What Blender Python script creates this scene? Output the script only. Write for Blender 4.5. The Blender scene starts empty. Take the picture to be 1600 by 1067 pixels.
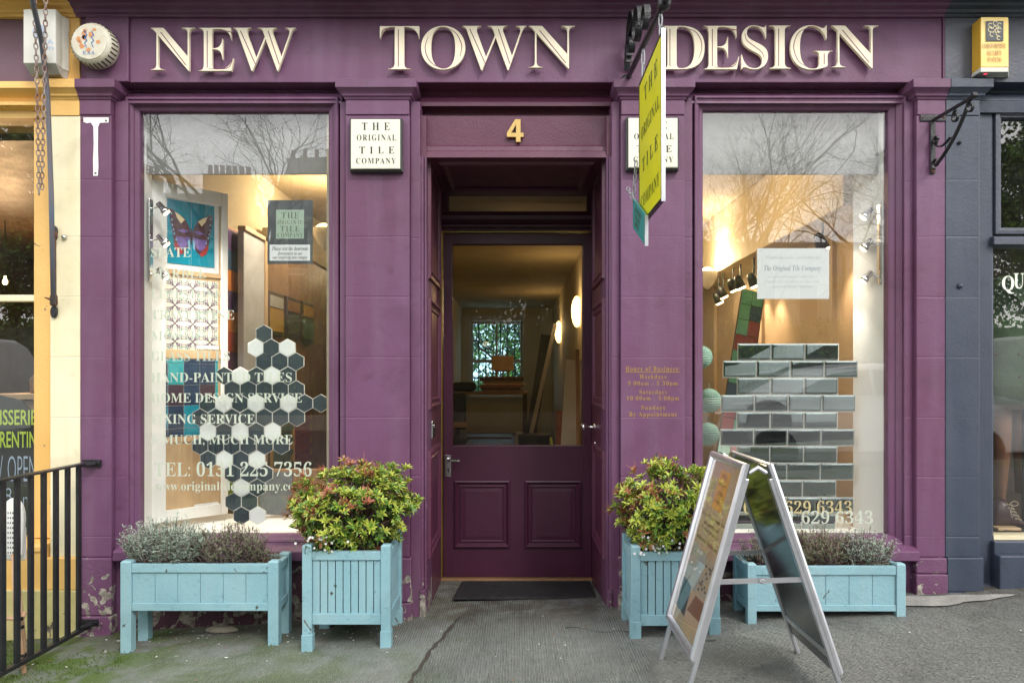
import bpy, math, random
from mathutils import Vector, Matrix, Euler
R = math.radians
S = bpy.context.scene
COL = S.collection
random.seed(7)

# ---------------------------------------------------------------- camera, sky, sun, exposure
F, CAM, EYE = 1180.0, 3.69, 1.20
cd = bpy.data.cameras.new('camera')
cd.sensor_width = 36; cd.lens = F/1600*36
cd.shift_x = -7/1600; cd.shift_y = 56.5/1600
cd.clip_start = .05; cd.clip_end = 2000
cam = bpy.data.objects.new('camera', cd); COL.objects.link(cam)
cam.location = (0, -CAM, EYE); cam.rotation_euler = (R(90), 0, 0)
S.camera = cam
W = bpy.data.worlds.new('World'); S.world = W; W.use_nodes = True
wt = W.node_tree; bg = wt.nodes['Background']
sky = wt.nodes.new('ShaderNodeTexSky'); sky.sky_type = 'NISHITA'; sky.sun_disc = False
sky.sun_elevation = R(42); sky.sun_rotation = R(150)
sky.air_density = 1.0; sky.dust_density = 2.5; sky.ozone_density = 1.0
# thin high cloud veiling the blue
tc = wt.nodes.new('ShaderNodeTexCoord'); nz = wt.nodes.new('ShaderNodeTexNoise')
nz.inputs['Scale'].default_value = 3.0; nz.inputs['Detail'].default_value = 6
cr = wt.nodes.new('ShaderNodeValToRGB'); cr.color_ramp.elements[0].position = .3; cr.color_ramp.elements[1].position = .7
cr.color_ramp.elements[0].color = (.72, .72, .72, 1); cr.color_ramp.elements[1].color = (.92, .92, .92, 1)
mx = wt.nodes.new('ShaderNodeMixRGB'); mx.inputs[2].default_value = (15, 14.8, 14.6, 1)
wt.links.new(tc.outputs['Generated'], nz.inputs['Vector']); wt.links.new(nz.outputs['Fac'], cr.inputs['Fac'])
wt.links.new(cr.outputs['Color'], mx.inputs[0]); wt.links.new(sky.outputs[0], mx.inputs[1])
# the overcast is brightest low down, where the sun is going
sx = wt.nodes.new('ShaderNodeSeparateXYZ'); wt.links.new(tc.outputs['Generated'], sx.inputs[0])
mr = wt.nodes.new('ShaderNodeMapRange'); mr.inputs['From Min'].default_value = .05; mr.inputs['From Max'].default_value = .75
mr.inputs['To Min'].default_value = 1.75; mr.inputs['To Max'].default_value = .8; wt.links.new(sx.outputs['Z'], mr.inputs['Value'])
vm = wt.nodes.new('ShaderNodeVectorMath'); vm.operation = 'SCALE'; wt.links.new(mx.outputs[0], vm.inputs[0]); wt.links.new(mr.outputs[0], vm.inputs['Scale'])
wt.links.new(vm.outputs[0], bg.inputs['Color']); bg.inputs['Strength'].default_value = .13
sd = bpy.data.lights.new('sun', 'SUN'); sd.energy = 1.3; sd.angle = R(14); sd.color = (1, .96, .9)
sun = bpy.data.objects.new('sun', sd); COL.objects.link(sun)
sun.rotation_euler = Vector((-.5*math.cos(R(42)), .866*math.cos(R(42)), -math.sin(R(42)))).to_track_quat('-Z', 'Y').to_euler()
S.view_settings.view_transform = 'Standard'; S.view_settings.look = 'None'
S.view_settings.exposure = .41; S.view_settings.gamma = 1
S.cycles.max_bounces = 8; S.cycles.transparent_max_bounces = 16; S.cycles.glossy_bounces = 4
S.cycles.caustics_reflective = False; S.cycles.sample_clamp_indirect = 6

def PX(px, d=0.): return (px-807)*(CAM+d)/F            # a measure in the photo turned into metres at depth d behind the facade
def PZ(py, d=0.): return EYE+(590-py)*(CAM+d)/F
def gz(x): return .05+.05*x                            # pavement height beside the shop

# ---------------------------------------------------------------- materials
MT = {}
def mat(name, col, rough=.5, metal=0., col2=None, nscale=4., bump=0., bscale=60., spec=.5, peel=None, emit=None, dirt=0., streak=None):
    m = bpy.data.materials.new(name); m.use_nodes = True; MT[name] = m
    t = m.node_tree; N = t.nodes; L = t.links; b = N['Principled BSDF']
    b.inputs['Roughness'].default_value = rough; b.inputs['Metallic'].default_value = metal
    b.inputs['Specular IOR Level'].default_value = spec
    b.inputs['Base Color'].default_value = (*col, 1)
    g = N.new('ShaderNodeNewGeometry')
    def noise(sc, det=4, dist=0):
        n = N.new('ShaderNodeTexNoise'); n.inputs['Scale'].default_value = sc; n.inputs['Detail'].default_value = det
        n.inputs['Distortion'].default_value = dist
        L.new(g.outputs['Position'], n.inputs['Vector']); return n
    def ramp(src, a, c):
        r = N.new('ShaderNodeMapRange'); r.inputs['From Min'].default_value = a; r.inputs['From Max'].default_value = c
        L.new(src, r.inputs['Value']); return r.outputs[0]
    def mix(f, a, c):
        q = N.new('ShaderNodeMixRGB'); L.new(f, q.inputs[0])
        for i, s in ((1, a), (2, c)):
            if isinstance(s, tuple): q.inputs[i].default_value = (*s, 1)
            else: L.new(s, q.inputs[i])
        return q.outputs[0]
    out = None
    if col2 is not None:
        out = mix(ramp(noise(nscale, 6).outputs['Fac'], .35, .65), col, col2)
    if dirt:
        n = noise(nscale*9, 5, .5)
        out = mix(ramp(n.outputs['Fac'], .60, .8), out if out else col, tuple(c*(1-dirt)+.03*dirt for c in col))
    bsrc = []
    if streak:                                          # rain streaks and faded patches running down the wall
        mp = N.new('ShaderNodeMapping'); mp.inputs['Scale'].default_value = (9, 9, .9); L.new(g.outputs['Position'], mp.inputs['Vector'])
        n = N.new('ShaderNodeTexNoise'); n.inputs['Scale'].default_value = 1.4; n.inputs['Detail'].default_value = 7; L.new(mp.outputs[0], n.inputs['Vector'])
        f1 = ramp(n.outputs['Fac'], .45, .75); q = N.new('ShaderNodeMath'); q.operation = 'MULTIPLY'; q.inputs[1].default_value = .55; L.new(f1, q.inputs[0])
        out = mix(q.outputs[0], out if out else col, streak)
        n = noise(3.1, 8, 1.2); f2 = ramp(n.outputs['Fac'], .52, .70); q = N.new('ShaderNodeMath'); q.operation = 'MULTIPLY'; q.inputs[1].default_value = .3; L.new(f2, q.inputs[0])
        out = mix(q.outputs[0], out, tuple(c*.55 for c in col))
    if peel:
        pcol, ztop, amount = peel
        n1 = noise(17, 10, .9)
        sp = N.new('ShaderNodeSeparateXYZ'); L.new(g.outputs['Position'], sp.inputs[0])
        zz = ramp(sp.outputs['Z'], ztop, ztop-.5)
        ad = N.new('ShaderNodeMath'); ad.operation = 'MULTIPLY_ADD'; L.new(zz, ad.inputs[0])
        ad.inputs[1].default_value = amount; L.new(n1.outputs['Fac'], ad.inputs[2])
        th = N.new('ShaderNodeMath'); th.operation = 'GREATER_THAN'; L.new(ad.outputs[0], th.inputs[0]); th.inputs[1].default_value = .70
        t2 = N.new('ShaderNodeMath'); t2.operation = 'GREATER_THAN'; L.new(ad.outputs[0], t2.inputs[0]); t2.inputs[1].default_value = .688
        h2 = N.new('ShaderNodeMath'); h2.operation = 'MULTIPLY'; h2.inputs[1].default_value = .75; L.new(t2.outputs[0], h2.inputs[0])
        out = mix(h2.outputs[0], out if out else col, tuple(c*.35 for c in col))      # the lifted, dirty lip of the old paint
        out = mix(th.outputs[0], out, mix(ramp(noise(40).outputs['Fac'], .4, .6), pcol, tuple(c*.45 for c in pcol)))
        bsrc.append((th.outputs[0], -.5))
    if out: L.new(out, b.inputs['Base Color'])
    prev = None
    if bump:
        n = noise(bscale, 5)
        bp = N.new('ShaderNodeBump'); bp.inputs['Strength'].default_value = bump; bp.inputs['Distance'].default_value = .01
        L.new(n.outputs['Fac'], bp.inputs['Height']); prev = bp
        n2 = noise(bscale*.12, 3)
        b2 = N.new('ShaderNodeBump'); b2.inputs['Strength'].default_value = bump*.5; b2.inputs['Distance'].default_value = .03
        L.new(n2.outputs['Fac'], b2.inputs['Height']); L.new(bp.outputs[0], b2.inputs['Normal']); prev = b2
        rr = N.new('ShaderNodeMapRange'); rr.inputs['To Min'].default_value = max(.02, rough-.1); rr.inputs['To Max'].default_value = min(1, rough+.12)
        L.new(n2.outputs['Fac'], rr.inputs['Value']); L.new(rr.outputs[0], b.inputs['Roughness'])
    for s, k in bsrc:
        b3 = N.new('ShaderNodeBump'); b3.inputs['Strength'].default_value = .5; b3.inputs['Distance'].default_value = .004; b3.invert = k < 0
        L.new(s, b3.inputs['Height'])
        if prev: L.new(prev.outputs[0], b3.inputs['Normal'])
        prev = b3
    if prev: L.new(prev.outputs[0], b.inputs['Normal'])
    if emit:
        b.inputs['Emission Color'].default_value = (*emit[0], 1); b.inputs['Emission Strength'].default_value = emit[1]
    return m
def glass(name, f0=.06, tint=(.985, .993, .988), wob=.004, dust=.03):
    m = bpy.data.materials.new(name); m.use_nodes = True; MT[name] = m
    t = m.node_tree; N = t.nodes; L = t.links; N.remove(N['Principled BSDF']); o = N['Material Output']
    def mth(op, a, c):
        q = N.new('ShaderNodeMath'); q.operation = op
        for i, s in enumerate((a, c)):
            if isinstance(s, (int, float)): q.inputs[i].default_value = s
            else: L.new(s, q.inputs[i])
        return q.outputs[0]
    g = N.new('ShaderNodeNewGeometry')
    dt = N.new('ShaderNodeVectorMath'); dt.operation = 'DOT_PRODUCT'; L.new(g.outputs['Incoming'], dt.inputs[0]); L.new(g.outputs['Normal'], dt.inputs[1])
    c = mth('ABSOLUTE', dt.outputs['Value'], 0)
    fr = mth('ADD', f0, mth('MULTIPLY', 1-f0, mth('POWER', mth('SUBTRACT', 1.0, c), 5.0)))   # the same from either side of the sheet
    tr = N.new('ShaderNodeBsdfTransparent'); tr.inputs[0].default_value = (*tint, 1)
    gl = N.new('ShaderNodeBsdfGlossy'); gl.inputs['Roughness'].default_value = 0.0
    ms = N.new('ShaderNodeMixShader'); L.new(fr, ms.inputs[0]); L.new(tr.outputs[0], ms.inputs[1]); L.new(gl.outputs[0], ms.inputs[2])
    n = N.new('ShaderNodeTexNoise'); n.inputs['Scale'].default_value = 1.6; n.inputs['Detail'].default_value = 1
    bp = N.new('ShaderNodeBump'); bp.inputs['Strength'].default_value = wob; bp.inputs['Distance'].default_value = .3
    L.new(g.outputs['Position'], n.inputs['Vector']); L.new(n.outputs['Fac'], bp.inputs['Height']); L.new(bp.outputs[0], gl.inputs['Normal'])
    d = N.new('ShaderNodeBsdfDiffuse'); d.inputs[0].default_value = (.6, .6, .6, 1)      # dust and smears on the pane
    n2 = N.new('ShaderNodeTexNoise'); n2.inputs['Scale'].default_value = 5; n2.inputs['Detail'].default_value = 8
    L.new(g.outputs['Position'], n2.inputs['Vector'])
    r2 = N.new('ShaderNodeMapRange'); r2.inputs['From Min'].default_value = .35; r2.inputs['From Max'].default_value = .8
    r2.inputs['To Max'].default_value = dust; L.new(n2.outputs['Fac'], r2.inputs['Value'])
    m2 = N.new('ShaderNodeMixShader'); L.new(r2.outputs[0], m2.inputs[0]); L.new(ms.outputs[0], m2.inputs[1]); L.new(d.outputs[0], m2.inputs[2])
    L.new(m2.outputs[0], o.inputs['Surface'])
    return m

PUR, PUR2 = (.130, .045, .100), (.150, .062, .138)
mat('purple', PUR, .5, streak=(.175, .095, .165), col2=PUR2, nscale=1.3, bump=.12, bscale=110, dirt=.25)
mat('purple_worn', PUR, .5, streak=(.175, .095, .165), col2=PUR2, nscale=1.3, bump=.3, bscale=90, peel=((.42, .38, .33), .44, .225), dirt=.3)
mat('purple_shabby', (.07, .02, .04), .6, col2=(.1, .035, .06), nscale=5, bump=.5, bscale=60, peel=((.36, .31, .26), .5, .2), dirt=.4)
mat('door_paint', (.062, .014, .036), .34, col2=(.074, .018, .044), nscale=2, bump=.1, bscale=120)  # maroon darkened to carry the shade of the door recess
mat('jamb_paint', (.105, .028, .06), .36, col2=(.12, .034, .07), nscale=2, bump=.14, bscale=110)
mat('yellow_paint', (.82, .52, .17), .5, col2=(.76, .46, .14), nscale=3, bump=.2, bscale=90, peel=((.30, .25, .16), .12, .2))
mat('cream_paint', (.80, .72, .48), .55, col2=(.83, .76, .55), nscale=2.5, bump=.07, bscale=90, dirt=.12, streak=(.72, .62, .38))
mat('pale_yellow', (.62, .52, .24), .6, col2=(.5, .46, .2), nscale=5, bump=.35, bscale=70, peel=((.2, .16, .12), .1, .25))
mat('brown_fascia', (.14, .07, .10), .5, col2=(.16, .085, .12), nscale=3, bump=.15)
mat('blue_paint', (.038, .050, .080), .42, col2=(.050, .063, .094), nscale=1.8, bump=.12, bscale=90, dirt=.3, streak=(.07, .085, .115))
mat('blue_frame', (.065, .073, .10), .42, col2=(.08, .088, .118), nscale=3, bump=.2, dirt=.2)
mat('cream_letter', (.86, .78, .62), .5, col2=(.82, .72, .55), nscale=9)
mat('letter_edge', (.35, .27, .18), .6)
mat('maroon_line', (.16, .03, .05), .5)
mat('white_paint', (.86, .86, .84), .5, col2=(.82, .82, .80), nscale=3, bump=.06)
mat('offwhite', (.62, .61, .58), .6, col2=(.55, .54, .52), nscale=2)
mat('gray_white', (.5, .5, .49), .5, col2=(.42, .42, .41), nscale=6, bump=.08)
mat('wall_cream', (.66, .58, .42), .7, col2=(.60, .52, .37), nscale=2, bump=.05)
mat('wall_tan', (.58, .46, .33), .7, col2=(.53, .42, .30), nscale=2)
mat('pelmet', (.20, .20, .195), .7)
mat('ceiling', (.42, .35, .22), .8, col2=(.37, .30, .19), nscale=2, bump=.05)
mat('room_floor', (.10, .07, .05), .5, col2=(.14, .10, .07), nscale=6)
mat('pale_wood', (.60, .42, .24), .5, col2=(.52, .35, .19), nscale=9, bump=.08)
mat('oak', (.30, .17, .08), .5, col2=(.24, .13, .06), nscale=8, bump=.08)
mat('dark_wood', (.08, .045, .025), .5, col2=(.05, .03, .018), nscale=10, bump=.1)
mat('red_wood', (.28, .09, .04), .5, col2=(.22, .07, .03), nscale=8)
mat('bamboo', (.62, .42, .28), .4, col2=(.5, .3, .18), nscale=14)
mat('black_iron', (.012, .013, .016), .38, bump=.25, bscale=120, col2=(.02, .02, .022), nscale=14)
mat('rust', (.15, .06, .035), .8, col2=(.07, .04, .03), nscale=50, bump=.3)
mat('rusty_chain', (.22, .12, .09), .7, col2=(.35, .3, .27), nscale=20, metal=.3)
mat('grey_pole', (.10, .13, .19), .45, col2=(.14, .12, .13), nscale=12, bump=.1)
mat('chrome', (.75, .75, .76), .18, metal=1)
mat('aluminium', (.72, .73, .78), .32, metal=.85, col2=(.62, .63, .68), nscale=12)
mat('brass', (.62, .42, .10), .3, metal=.8)
mat('gold_paint', (.62, .42, .14), .45, metal=.2)
mat('gold_faded', (.36, .21, .06), .5)
mat('turquoise', (.235, .43, .50), .5, col2=(.27, .46, .52), nscale=5, bump=.2, bscale=80, dirt=.35, streak=(.31, .47, .51), peel=((.16, .15, .11), .16, .15))
mat('turquoise_shade', (.035, .07, .075), .7)  # dark turquoise for the planter liners and parts of the poster
mat('soil', (.05, .03, .02), .95, col2=(.11, .05, .03), nscale=40, bump=1., bscale=50)
mat('mulch', (.20, .07, .035), .9, col2=(.07, .03, .02), nscale=50, bump=1., bscale=50)
mat('leaf_lime', (.33, .43, .05), .4, col2=(.48, .50, .09), nscale=22)
mat('leaf_green', (.14, .28, .04), .35, col2=(.15, .27, .05), nscale=22)
mat('leaf_dark', (.035, .08, .02), .35)
mat('leaf_red', (.36, .11, .07), .45, col2=(.44, .2, .1), nscale=30)
mat('leaf_sage', (.24, .33, .25), .7, col2=(.36, .44, .37), nscale=30)
mat('leaf_olive', (.16, .19, .09), .7, col2=(.2, .22, .14), nscale=30)
mat('stem_brown', (.13, .07, .06), .8, col2=(.2, .12, .11), nscale=30)
mat('stem_purple', (.12, .07, .09), .8, col2=(.18, .11, .13), nscale=30)
mat('petal', (.85, .85, .85), .6)
mat('white_plastic', (.72, .72, .68), .45, col2=(.62, .62, .56), nscale=8, dirt=.2)
mat('aged_plastic', (.60, .55, .42), .5, col2=(.68, .65, .55), nscale=30, dirt=.35)
mat('amber_plastic', (.72, .42, .04), .35)
mat('yellow_plastic', (.92, .66, .20), .4, col2=(.9, .7, .28), nscale=8)
mat('red_lens', (.8, .03, .06), .2, emit=((1, .05, .1), 1.2))
mat('black', (.012, .012, .013), .5)
mat('charcoal_ink', (.035, .032, .03), .6)
mat('orange_wash', (.62, .28, .12), .7); mat('brown_ink', (.30, .12, .05), .6); mat('galvanised', (.30, .31, .33), .5, metal=.5); mat('blind', (.74, .64, .52), .8, col2=(.70, .60, .48), nscale=3)
mat('blue_ink', (.06, .18, .45), .5)
mat('pale_blue', (.42, .52, .66), .5)
mat('plaque_cream', (.80, .79, .68), .45, col2=(.76, .75, .63), nscale=6)
mat('plaque_edge', (.055, .06, .06), .4)
mat('sign_yellow', (.74, .72, .02), .4, col2=(.68, .67, .02), nscale=4)
mat('sign_teal', (.05, .27, .27), .45)
mat('sign_ink', (.10, .12, .02), .5)
mat('vinyl', (.80, .85, .72), .5)
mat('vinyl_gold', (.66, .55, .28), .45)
mat('poster_slate', (.05, .06, .065), .5, col2=(.08, .09, .095), nscale=18)
mat('poster_green', (.36, .48, .38), .5)
mat('poster_ink', (.12, .14, .1), .5)
mat('paper', (.78, .80, .82), .6)
mat('grey_ink', (.30, .36, .42), .6)
mat('ink_light', (.58, .62, .66), .6)
mat('hex_dark', (.035, .052, .065), .35, col2=(.05, .068, .08), nscale=16)
mat('hex_white', (.88, .90, .87), .35)
mat('grout', (.75, .74, .68), .7)
mat('slate', (.09, .10, .11), .6, col2=(.13, .14, .15), nscale=20, bump=.1)
mat('tile_teal', (.0, .19, .30), .2, col2=(.0, .25, .36), nscale=12)
mat('tile_aqua', (.02, .28, .33), .2, col2=(.04, .35, .38), nscale=20)
mat('tile_navy', (.012, .03, .08), .2, col2=(.02, .05, .11), nscale=20)
mat('tile_plum', (.05, .025, .05), .2)
mat('wing_dark', (.04, .02, .035), .4, col2=(.12, .04, .05), nscale=40)
mat('wing_purple', (.13, .08, .30), .4, col2=(.2, .14, .4), nscale=40)
mat('wing_red', (.30, .03, .03), .4)
mat('wing_blue', (.22, .42, .6), .4)
mat('wing_cream', (.8, .68, .42), .4)
mat('pattern_cream', (.74, .70, .58), .4)
mat('pattern_dark', (.16, .12, .20), .4)
mat('pattern_mint', (.30, .52, .45), .4)
for n_, c_ in (('jig_orange', (.62, .2, .03)), ('jig_lime', (.40, .50, .06)), ('jig_plum', (.16, .04, .10)), ('jig_blue', (.03, .07, .13)), ('jig_ochre', (.45, .27, .04)), ('jig_violet', (.10, .05, .13)), ('jig_red', (.45, .06, .03)), ('jig_grey', (.07, .08, .07))):
    mat(n_, c_, .4)
mat('mosaic_red', (.22, .02, .02), .3); mat('mosaic_green', (.07, .13, .06), .3, col2=(.1, .2, .1), nscale=10)
mat('tile_sea', (.08, .30, .22), .3, col2=(.12, .36, .26), nscale=8)
mat('paper_ball', (.12, .24, .21), .7, col2=(.17, .30, .26), nscale=20)
mat('bulb', (1, .8, .5), .4, emit=((1, .70, .36), 14))
mat('bulb_soft', (1, .8, .5), .4, emit=((1, .66, .25), 5))
mat('green_coat', (.05, .09, .05), .9, col2=(.07, .11, .06), nscale=20, bump=.3)
mat('tweed', (.13, .05, .022), .9, col2=(.17, .07, .03), nscale=20)
mat('boot_leather', (.05, .02, .025), .3); mat('lace', (.5, .42, .3), .8)
mat('board_black', (.02, .025, .025), .7)
mat('chalk_green', (.45, .6, .08), .9); mat('chalk_blue', (.35, .45, .6), .9)
mat('rubber', (.010, .010, .012), .7, col2=(.022, .022, .024), nscale=30, bump=.6, bscale=90)
mat('van_white', (.72, .73, .73), .25); mat('car_silver', (.72, .74, .76), .2); mat('dark_glass', (.02, .025, .025), .06)
mat('tail_red', (.5, .02, .02), .2); mat('plate_yellow', (.75, .55, .05), .4); mat('tyre', (.02, .02, .02), .8)
mat('stone', (.40, .36, .28), .8, col2=(.32, .29, .23), nscale=1.5, bump=.3)
mat('roof_slate', (.12, .12, .13), .7, col2=(.16, .16, .17), nscale=3)
mat('bark', (.075, .065, .05), .9, col2=(.05, .045, .035), nscale=8, bump=.6, bscale=20)
mat('grass', (.10, .15, .03), .9, col2=(.06, .10, .02), nscale=3, bump=.8, bscale=40)
mat('asphalt', (.055, .055, .058), .85, col2=(.07, .07, .07), nscale=3, bump=.5, bscale=90)
mat('dried_leaf', (.22, .09, .04), .8, col2=(.32, .2, .12), nscale=60)
mat('crack_dirt', (.05, .043, .034), .95, bump=.8, bscale=80)
mat('moss', (.09, .16, .015), .95, col2=(.05, .09, .01), nscale=40, bump=.8, bscale=90)
mat('mirror', (.27, .31, .30), .01, metal=1)
mat('mirror_bevel', (.30, .35, .35), .05, metal=1)
glass('glass', .075, dust=.012); glass('poster_film', .04, (.98, .98, .98), .02)
glass('cool_glass', .03, (.62, .82, .96))  # blue tint paints the cool daylight into the back window pane
glass('door_glass', .018, (.86, .83, .78), .002, .01); 

m = bpy.data.materials.new('thin_blind'); m.use_nodes = True; MT['thin_blind'] = m      # translucent sheet added to make the fanlight paler
t = m.node_tree; p_ = t.nodes['Principled BSDF']; p_.inputs['Base Color'].default_value = (.72, .62, .50, 1); p_.inputs['Roughness'].default_value = .8
q = t.nodes.new('ShaderNodeBsdfTranslucent'); q.inputs[0].default_value = (.85, .76, .62, 1); x = t.nodes.new('ShaderNodeMixShader'); x.inputs[0].default_value = .65
t.links.new(p_.outputs[0], x.inputs[1]); t.links.new(q.outputs[0], x.inputs[2]); t.links.new(x.outputs[0], t.nodes['Material Output'].inputs['Surface'])

# ---------------------------------------------------------------- objects
OFF = {}
class MB:
    def __init__(s): s.v = []; s.f = []; s.mi = []; s.cur = 0
    def m(s, i): s.cur = i; return s
    def add(s, vs, fs):
        b = len(s.v); s.v += [tuple(p) for p in vs]
        for f in fs: s.f.append(tuple(b+i for i in f)); s.mi.append(s.cur)
        return s
    def box(s, x0, x1, y0, y1, z0, z1):
        if x0 > x1: x0, x1 = x1, x0
        if y0 > y1: y0, y1 = y1, y0
        if z0 > z1: z0, z1 = z1, z0
        v = [(x, y, z) for z in (z0, z1) for y in (y0, y1) for x in (x0, x1)]
        return s.add(v, [(0, 2, 3, 1), (4, 5, 7, 6), (0, 1, 5, 4), (2, 6, 7, 3), (0, 4, 6, 2), (1, 3, 7, 5)])
    def obox(s, c, U, V, N, a, b, t):       # oriented box: centre, half sizes along unit axes
        c, U, V, N = map(Vector, (c, U, V, N))
        v = [c+U*a*i+V*b*j+N*t*k for k in (-1, 1) for j in (-1, 1) for i in (-1, 1)]
        return s.add(v, [(0, 2, 3, 1), (4, 5, 7, 6), (0, 1, 5, 4), (2, 6, 7, 3), (0, 4, 6, 2), (1, 3, 7, 5)])
    def bar(s, p, q, w, t=None, up=(0, 0, 1)):   # square bar between two points
        p, q = Vector(p), Vector(q); d = (q-p); l = d.length; d.normalize(); up = Vector(up)
        if abs(d.dot(up)) > .98: up = Vector((0, 1, 0))
        a = d.cross(up).normalized(); b = a.cross(d)
        return s.obox((p+q)/2, d, a, b, l/2, w/2, (t or w)/2)
    def loft(s, loops, cap=True, closed=True):
        n = len(loops[0]); b = len(s.v)
        for l in loops: s.v += [tuple(p) for p in l]
        for i in range(len(loops)-1):
            for j in range(n if closed else n-1):
                k = (j+1) % n
                s.f.append((b+i*n+j, b+i*n+k, b+(i+1)*n+k, b+(i+1)*n+j)); s.mi.append(s.cur)
        if cap:
            s.f.append(tuple(b+j for j in reversed(range(n)))); s.mi.append(s.cur)
            s.f.append(tuple(b+(len(loops)-1)*n+j for j in range(n))); s.mi.append(s.cur)
        return s
    def tube(s, pts, r, n=8, cap=True):
        pts = [Vector(p) for p in pts]; loops = []
        rs = r if isinstance(r, (list, tuple)) else [r]*len(pts)
        d0 = (pts[1]-pts[0]).normalized(); a = d0.orthogonal().normalized()
        for i, p in enumerate(pts):
            d = (pts[min(i+1, len(pts)-1)]-pts[max(i-1, 0)]).normalized()
            a = (a-d*a.dot(d)).normalized(); b = d.cross(a)
            loops.append([p+(a*math.cos(2*math.pi*k/n)+b*math.sin(2*math.pi*k/n))*rs[i] for k in range(n)])
        return s.loft(loops, cap)
    def lathe(s, c, prof, n=24, axis='z'):   # prof: (radius, height)
        loops = []
        for r, h in prof:
            l = []
            for k in range(n):
                a = 2*math.pi*k/n; x, y = r*math.cos(a), r*math.sin(a)
                l.append((c[0]+x, c[1]+y, c[2]+h) if axis == 'z' else (c[0]+x, c[1]+h, c[2]-y) if axis == 'y' else (c[0]+h, c[1]+x, c[2]+y))
            loops.append(l)
        return s.loft(loops)
    def ring(s, x0, x1, z0, z1, prof, fill=False):   # mitred frame facing -y; prof: (inset, y)
        loops = [[(x0+i, y, z0+i), (x1-i, y, z0+i), (x1-i, y, z1-i), (x0+i, y, z1-i)] for i, y in prof]
        s.loft(loops, cap=False)
        if fill: s.add(loops[-1], [(0, 1, 2, 3)])
        return s
    def cap3(s, x0, x1, yb, yf, prof):        # moulding wrapped round three sides; prof: (outset, z)
        loops = [[(x0-o, yb, z), (x0-o, yf-o, z), (x1+o, yf-o, z), (x1+o, yb, z)] for o, z in prof]
        return s.loft(loops, True)
    def prism(s, pts, y0, y1):                # outline of (x, z) with thickness along y
        return s.loft([[(x, y0, z) for x, z in pts], [(x, y1, z) for x, z in pts]])
    def flat(s, fr, pts, t=0.):               # polygon in a frame (origin, U, V, N)
        o, U, V, N = fr
        return s.add([o+U*a+V*b+N*t for a, b in pts], [tuple(range(len(pts)))])
    def plate(s, fr, u0, u1, v0, v1, t0, t1):
        o, U, V, N = fr
        c = o+U*(u0+u1)/2+V*(v0+v1)/2+N*(t0+t1)/2
        return s.obox(c, U, V, N, abs(u1-u0)/2, abs(v1-v0)/2, abs(t1-t0)/2)
    def text(s, txt, fr, u0, u1, v0, v1, t=0., style='bold', ext=0., off=0., res=3, space=1.):
        vs, fs = glyphs(txt, style, off, res, ext > 0, space)
        if not vs: return s
        xs = [p[0] for p in vs]; ys = [p[1] for p in vs]; a, b, c, d = min(xs), max(xs), min(ys), max(ys)
        o, U, V, N = fr
        return s.add([o+U*(u0+(p[0]-a)/(b-a)*(u1-u0))+V*(v0+(p[1]-c)/(d-c)*(v1-v0))+N*(t+p[2]*ext) for p in vs], fs)
    def build(s, name, mats, parent=None, bevel=0., smooth=False, seg=2, label=None):
        off = OFF.get(parent.name, Vector()) if parent else Vector()
        me = bpy.data.meshes.new(name); me.from_pydata([tuple(Vector(p)-off) for p in s.v], [], s.f)
        if isinstance(mats, str): mats = [mats]
        for k in mats: me.materials.append(MT[k])
        me.polygons.foreach_set('material_index', s.mi)
        if smooth: me.polygons.foreach_set('use_smooth', [True]*len(s.f))
        me.update()
        o = bpy.data.objects.new(name, me); COL.objects.link(o)
        if parent: o.parent = parent; OFF[o.name] = off
        if bevel:
            b = o.modifiers.new('bevel', 'BEVEL'); b.width = bevel; b.segments = seg; b.limit_method = 'ANGLE'; b.angle_limit = R(40)
        if label: o['label'] = label
        return o
def tag(o, label, cat, group=None):
    o['label'] = label; o['category'] = cat
    if group: o['group'] = group
    return o
def thing(name, label, cat, loc=(0, 0, 0), group=None):
    o = bpy.data.objects.new(name, None); COL.objects.link(o); o.empty_display_size = .1
    o.location = loc; OFF[o.name] = Vector(loc)
    return tag(o, label, cat, group)
def struct(o): o['kind'] = 'structure'; return o
def solo(mb, name, mats, label, cat, group=None, **k):
    return tag(mb.build(name, mats, **k), label, cat, group)
def dup(root, loc, rz=0, label=None, group=None):
    r = root.copy(); COL.objects.link(r); r.location = loc; r.rotation_euler = (0, 0, rz)
    if label: r['label'] = label
    if group: r['group'] = group
    def rec(a, b):
        for ch in list(a.children):
            c = ch.copy(); COL.objects.link(c); c.parent = b; rec(ch, c)
    rec(root, r)
    return r
GC = {}
def conv(s, style):
    base, low, dig = {'bold': (0x1D400, 0x1D41A, 0x1D7CE), 'italic': (0x1D468, 0x1D482, 0), 'script': (0x1D4D0, 0x1D4EA, 0)}.get(style, (0, 0, 0))
    if not base: return s
    o = ''
    for c in s:
        if 'A' <= c <= 'Z': o += chr(base+ord(c)-65)
        elif 'a' <= c <= 'z': o += chr(low+ord(c)-97)
        elif dig and '0' <= c <= '9': o += chr(dig+ord(c)-48)
        else: o += c
    return o
def glyphs(s, style, off, res, solid, space):
    k = (s, style, off, res, solid, space)
    if k in GC: return GC[k]
    c = bpy.data.curves.new('text', 'FONT'); c.body = conv(s, style); c.offset = off; c.resolution_u = res; c.space_character = space
    c.extrude = .5 if solid else 0
    o = bpy.data.objects.new('text', c); COL.objects.link(o)
    bpy.context.view_layer.update()
    me = o.evaluated_get(bpy.context.evaluated_depsgraph_get()).to_mesh()
    vs = [tuple(v.co) for v in me.vertices]; fs = [tuple(p.vertices) for p in me.polygons]
    bpy.data.objects.remove(o); bpy.data.curves.remove(c)
    GC[k] = (vs, fs); return GC[k]
V = Vector
def wall_frame(d): return (V((0, d, 0)), V((1, 0, 0)), V((0, 0, 1)), V((0, -1, 0)))   # x, z on a plane facing the street
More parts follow.
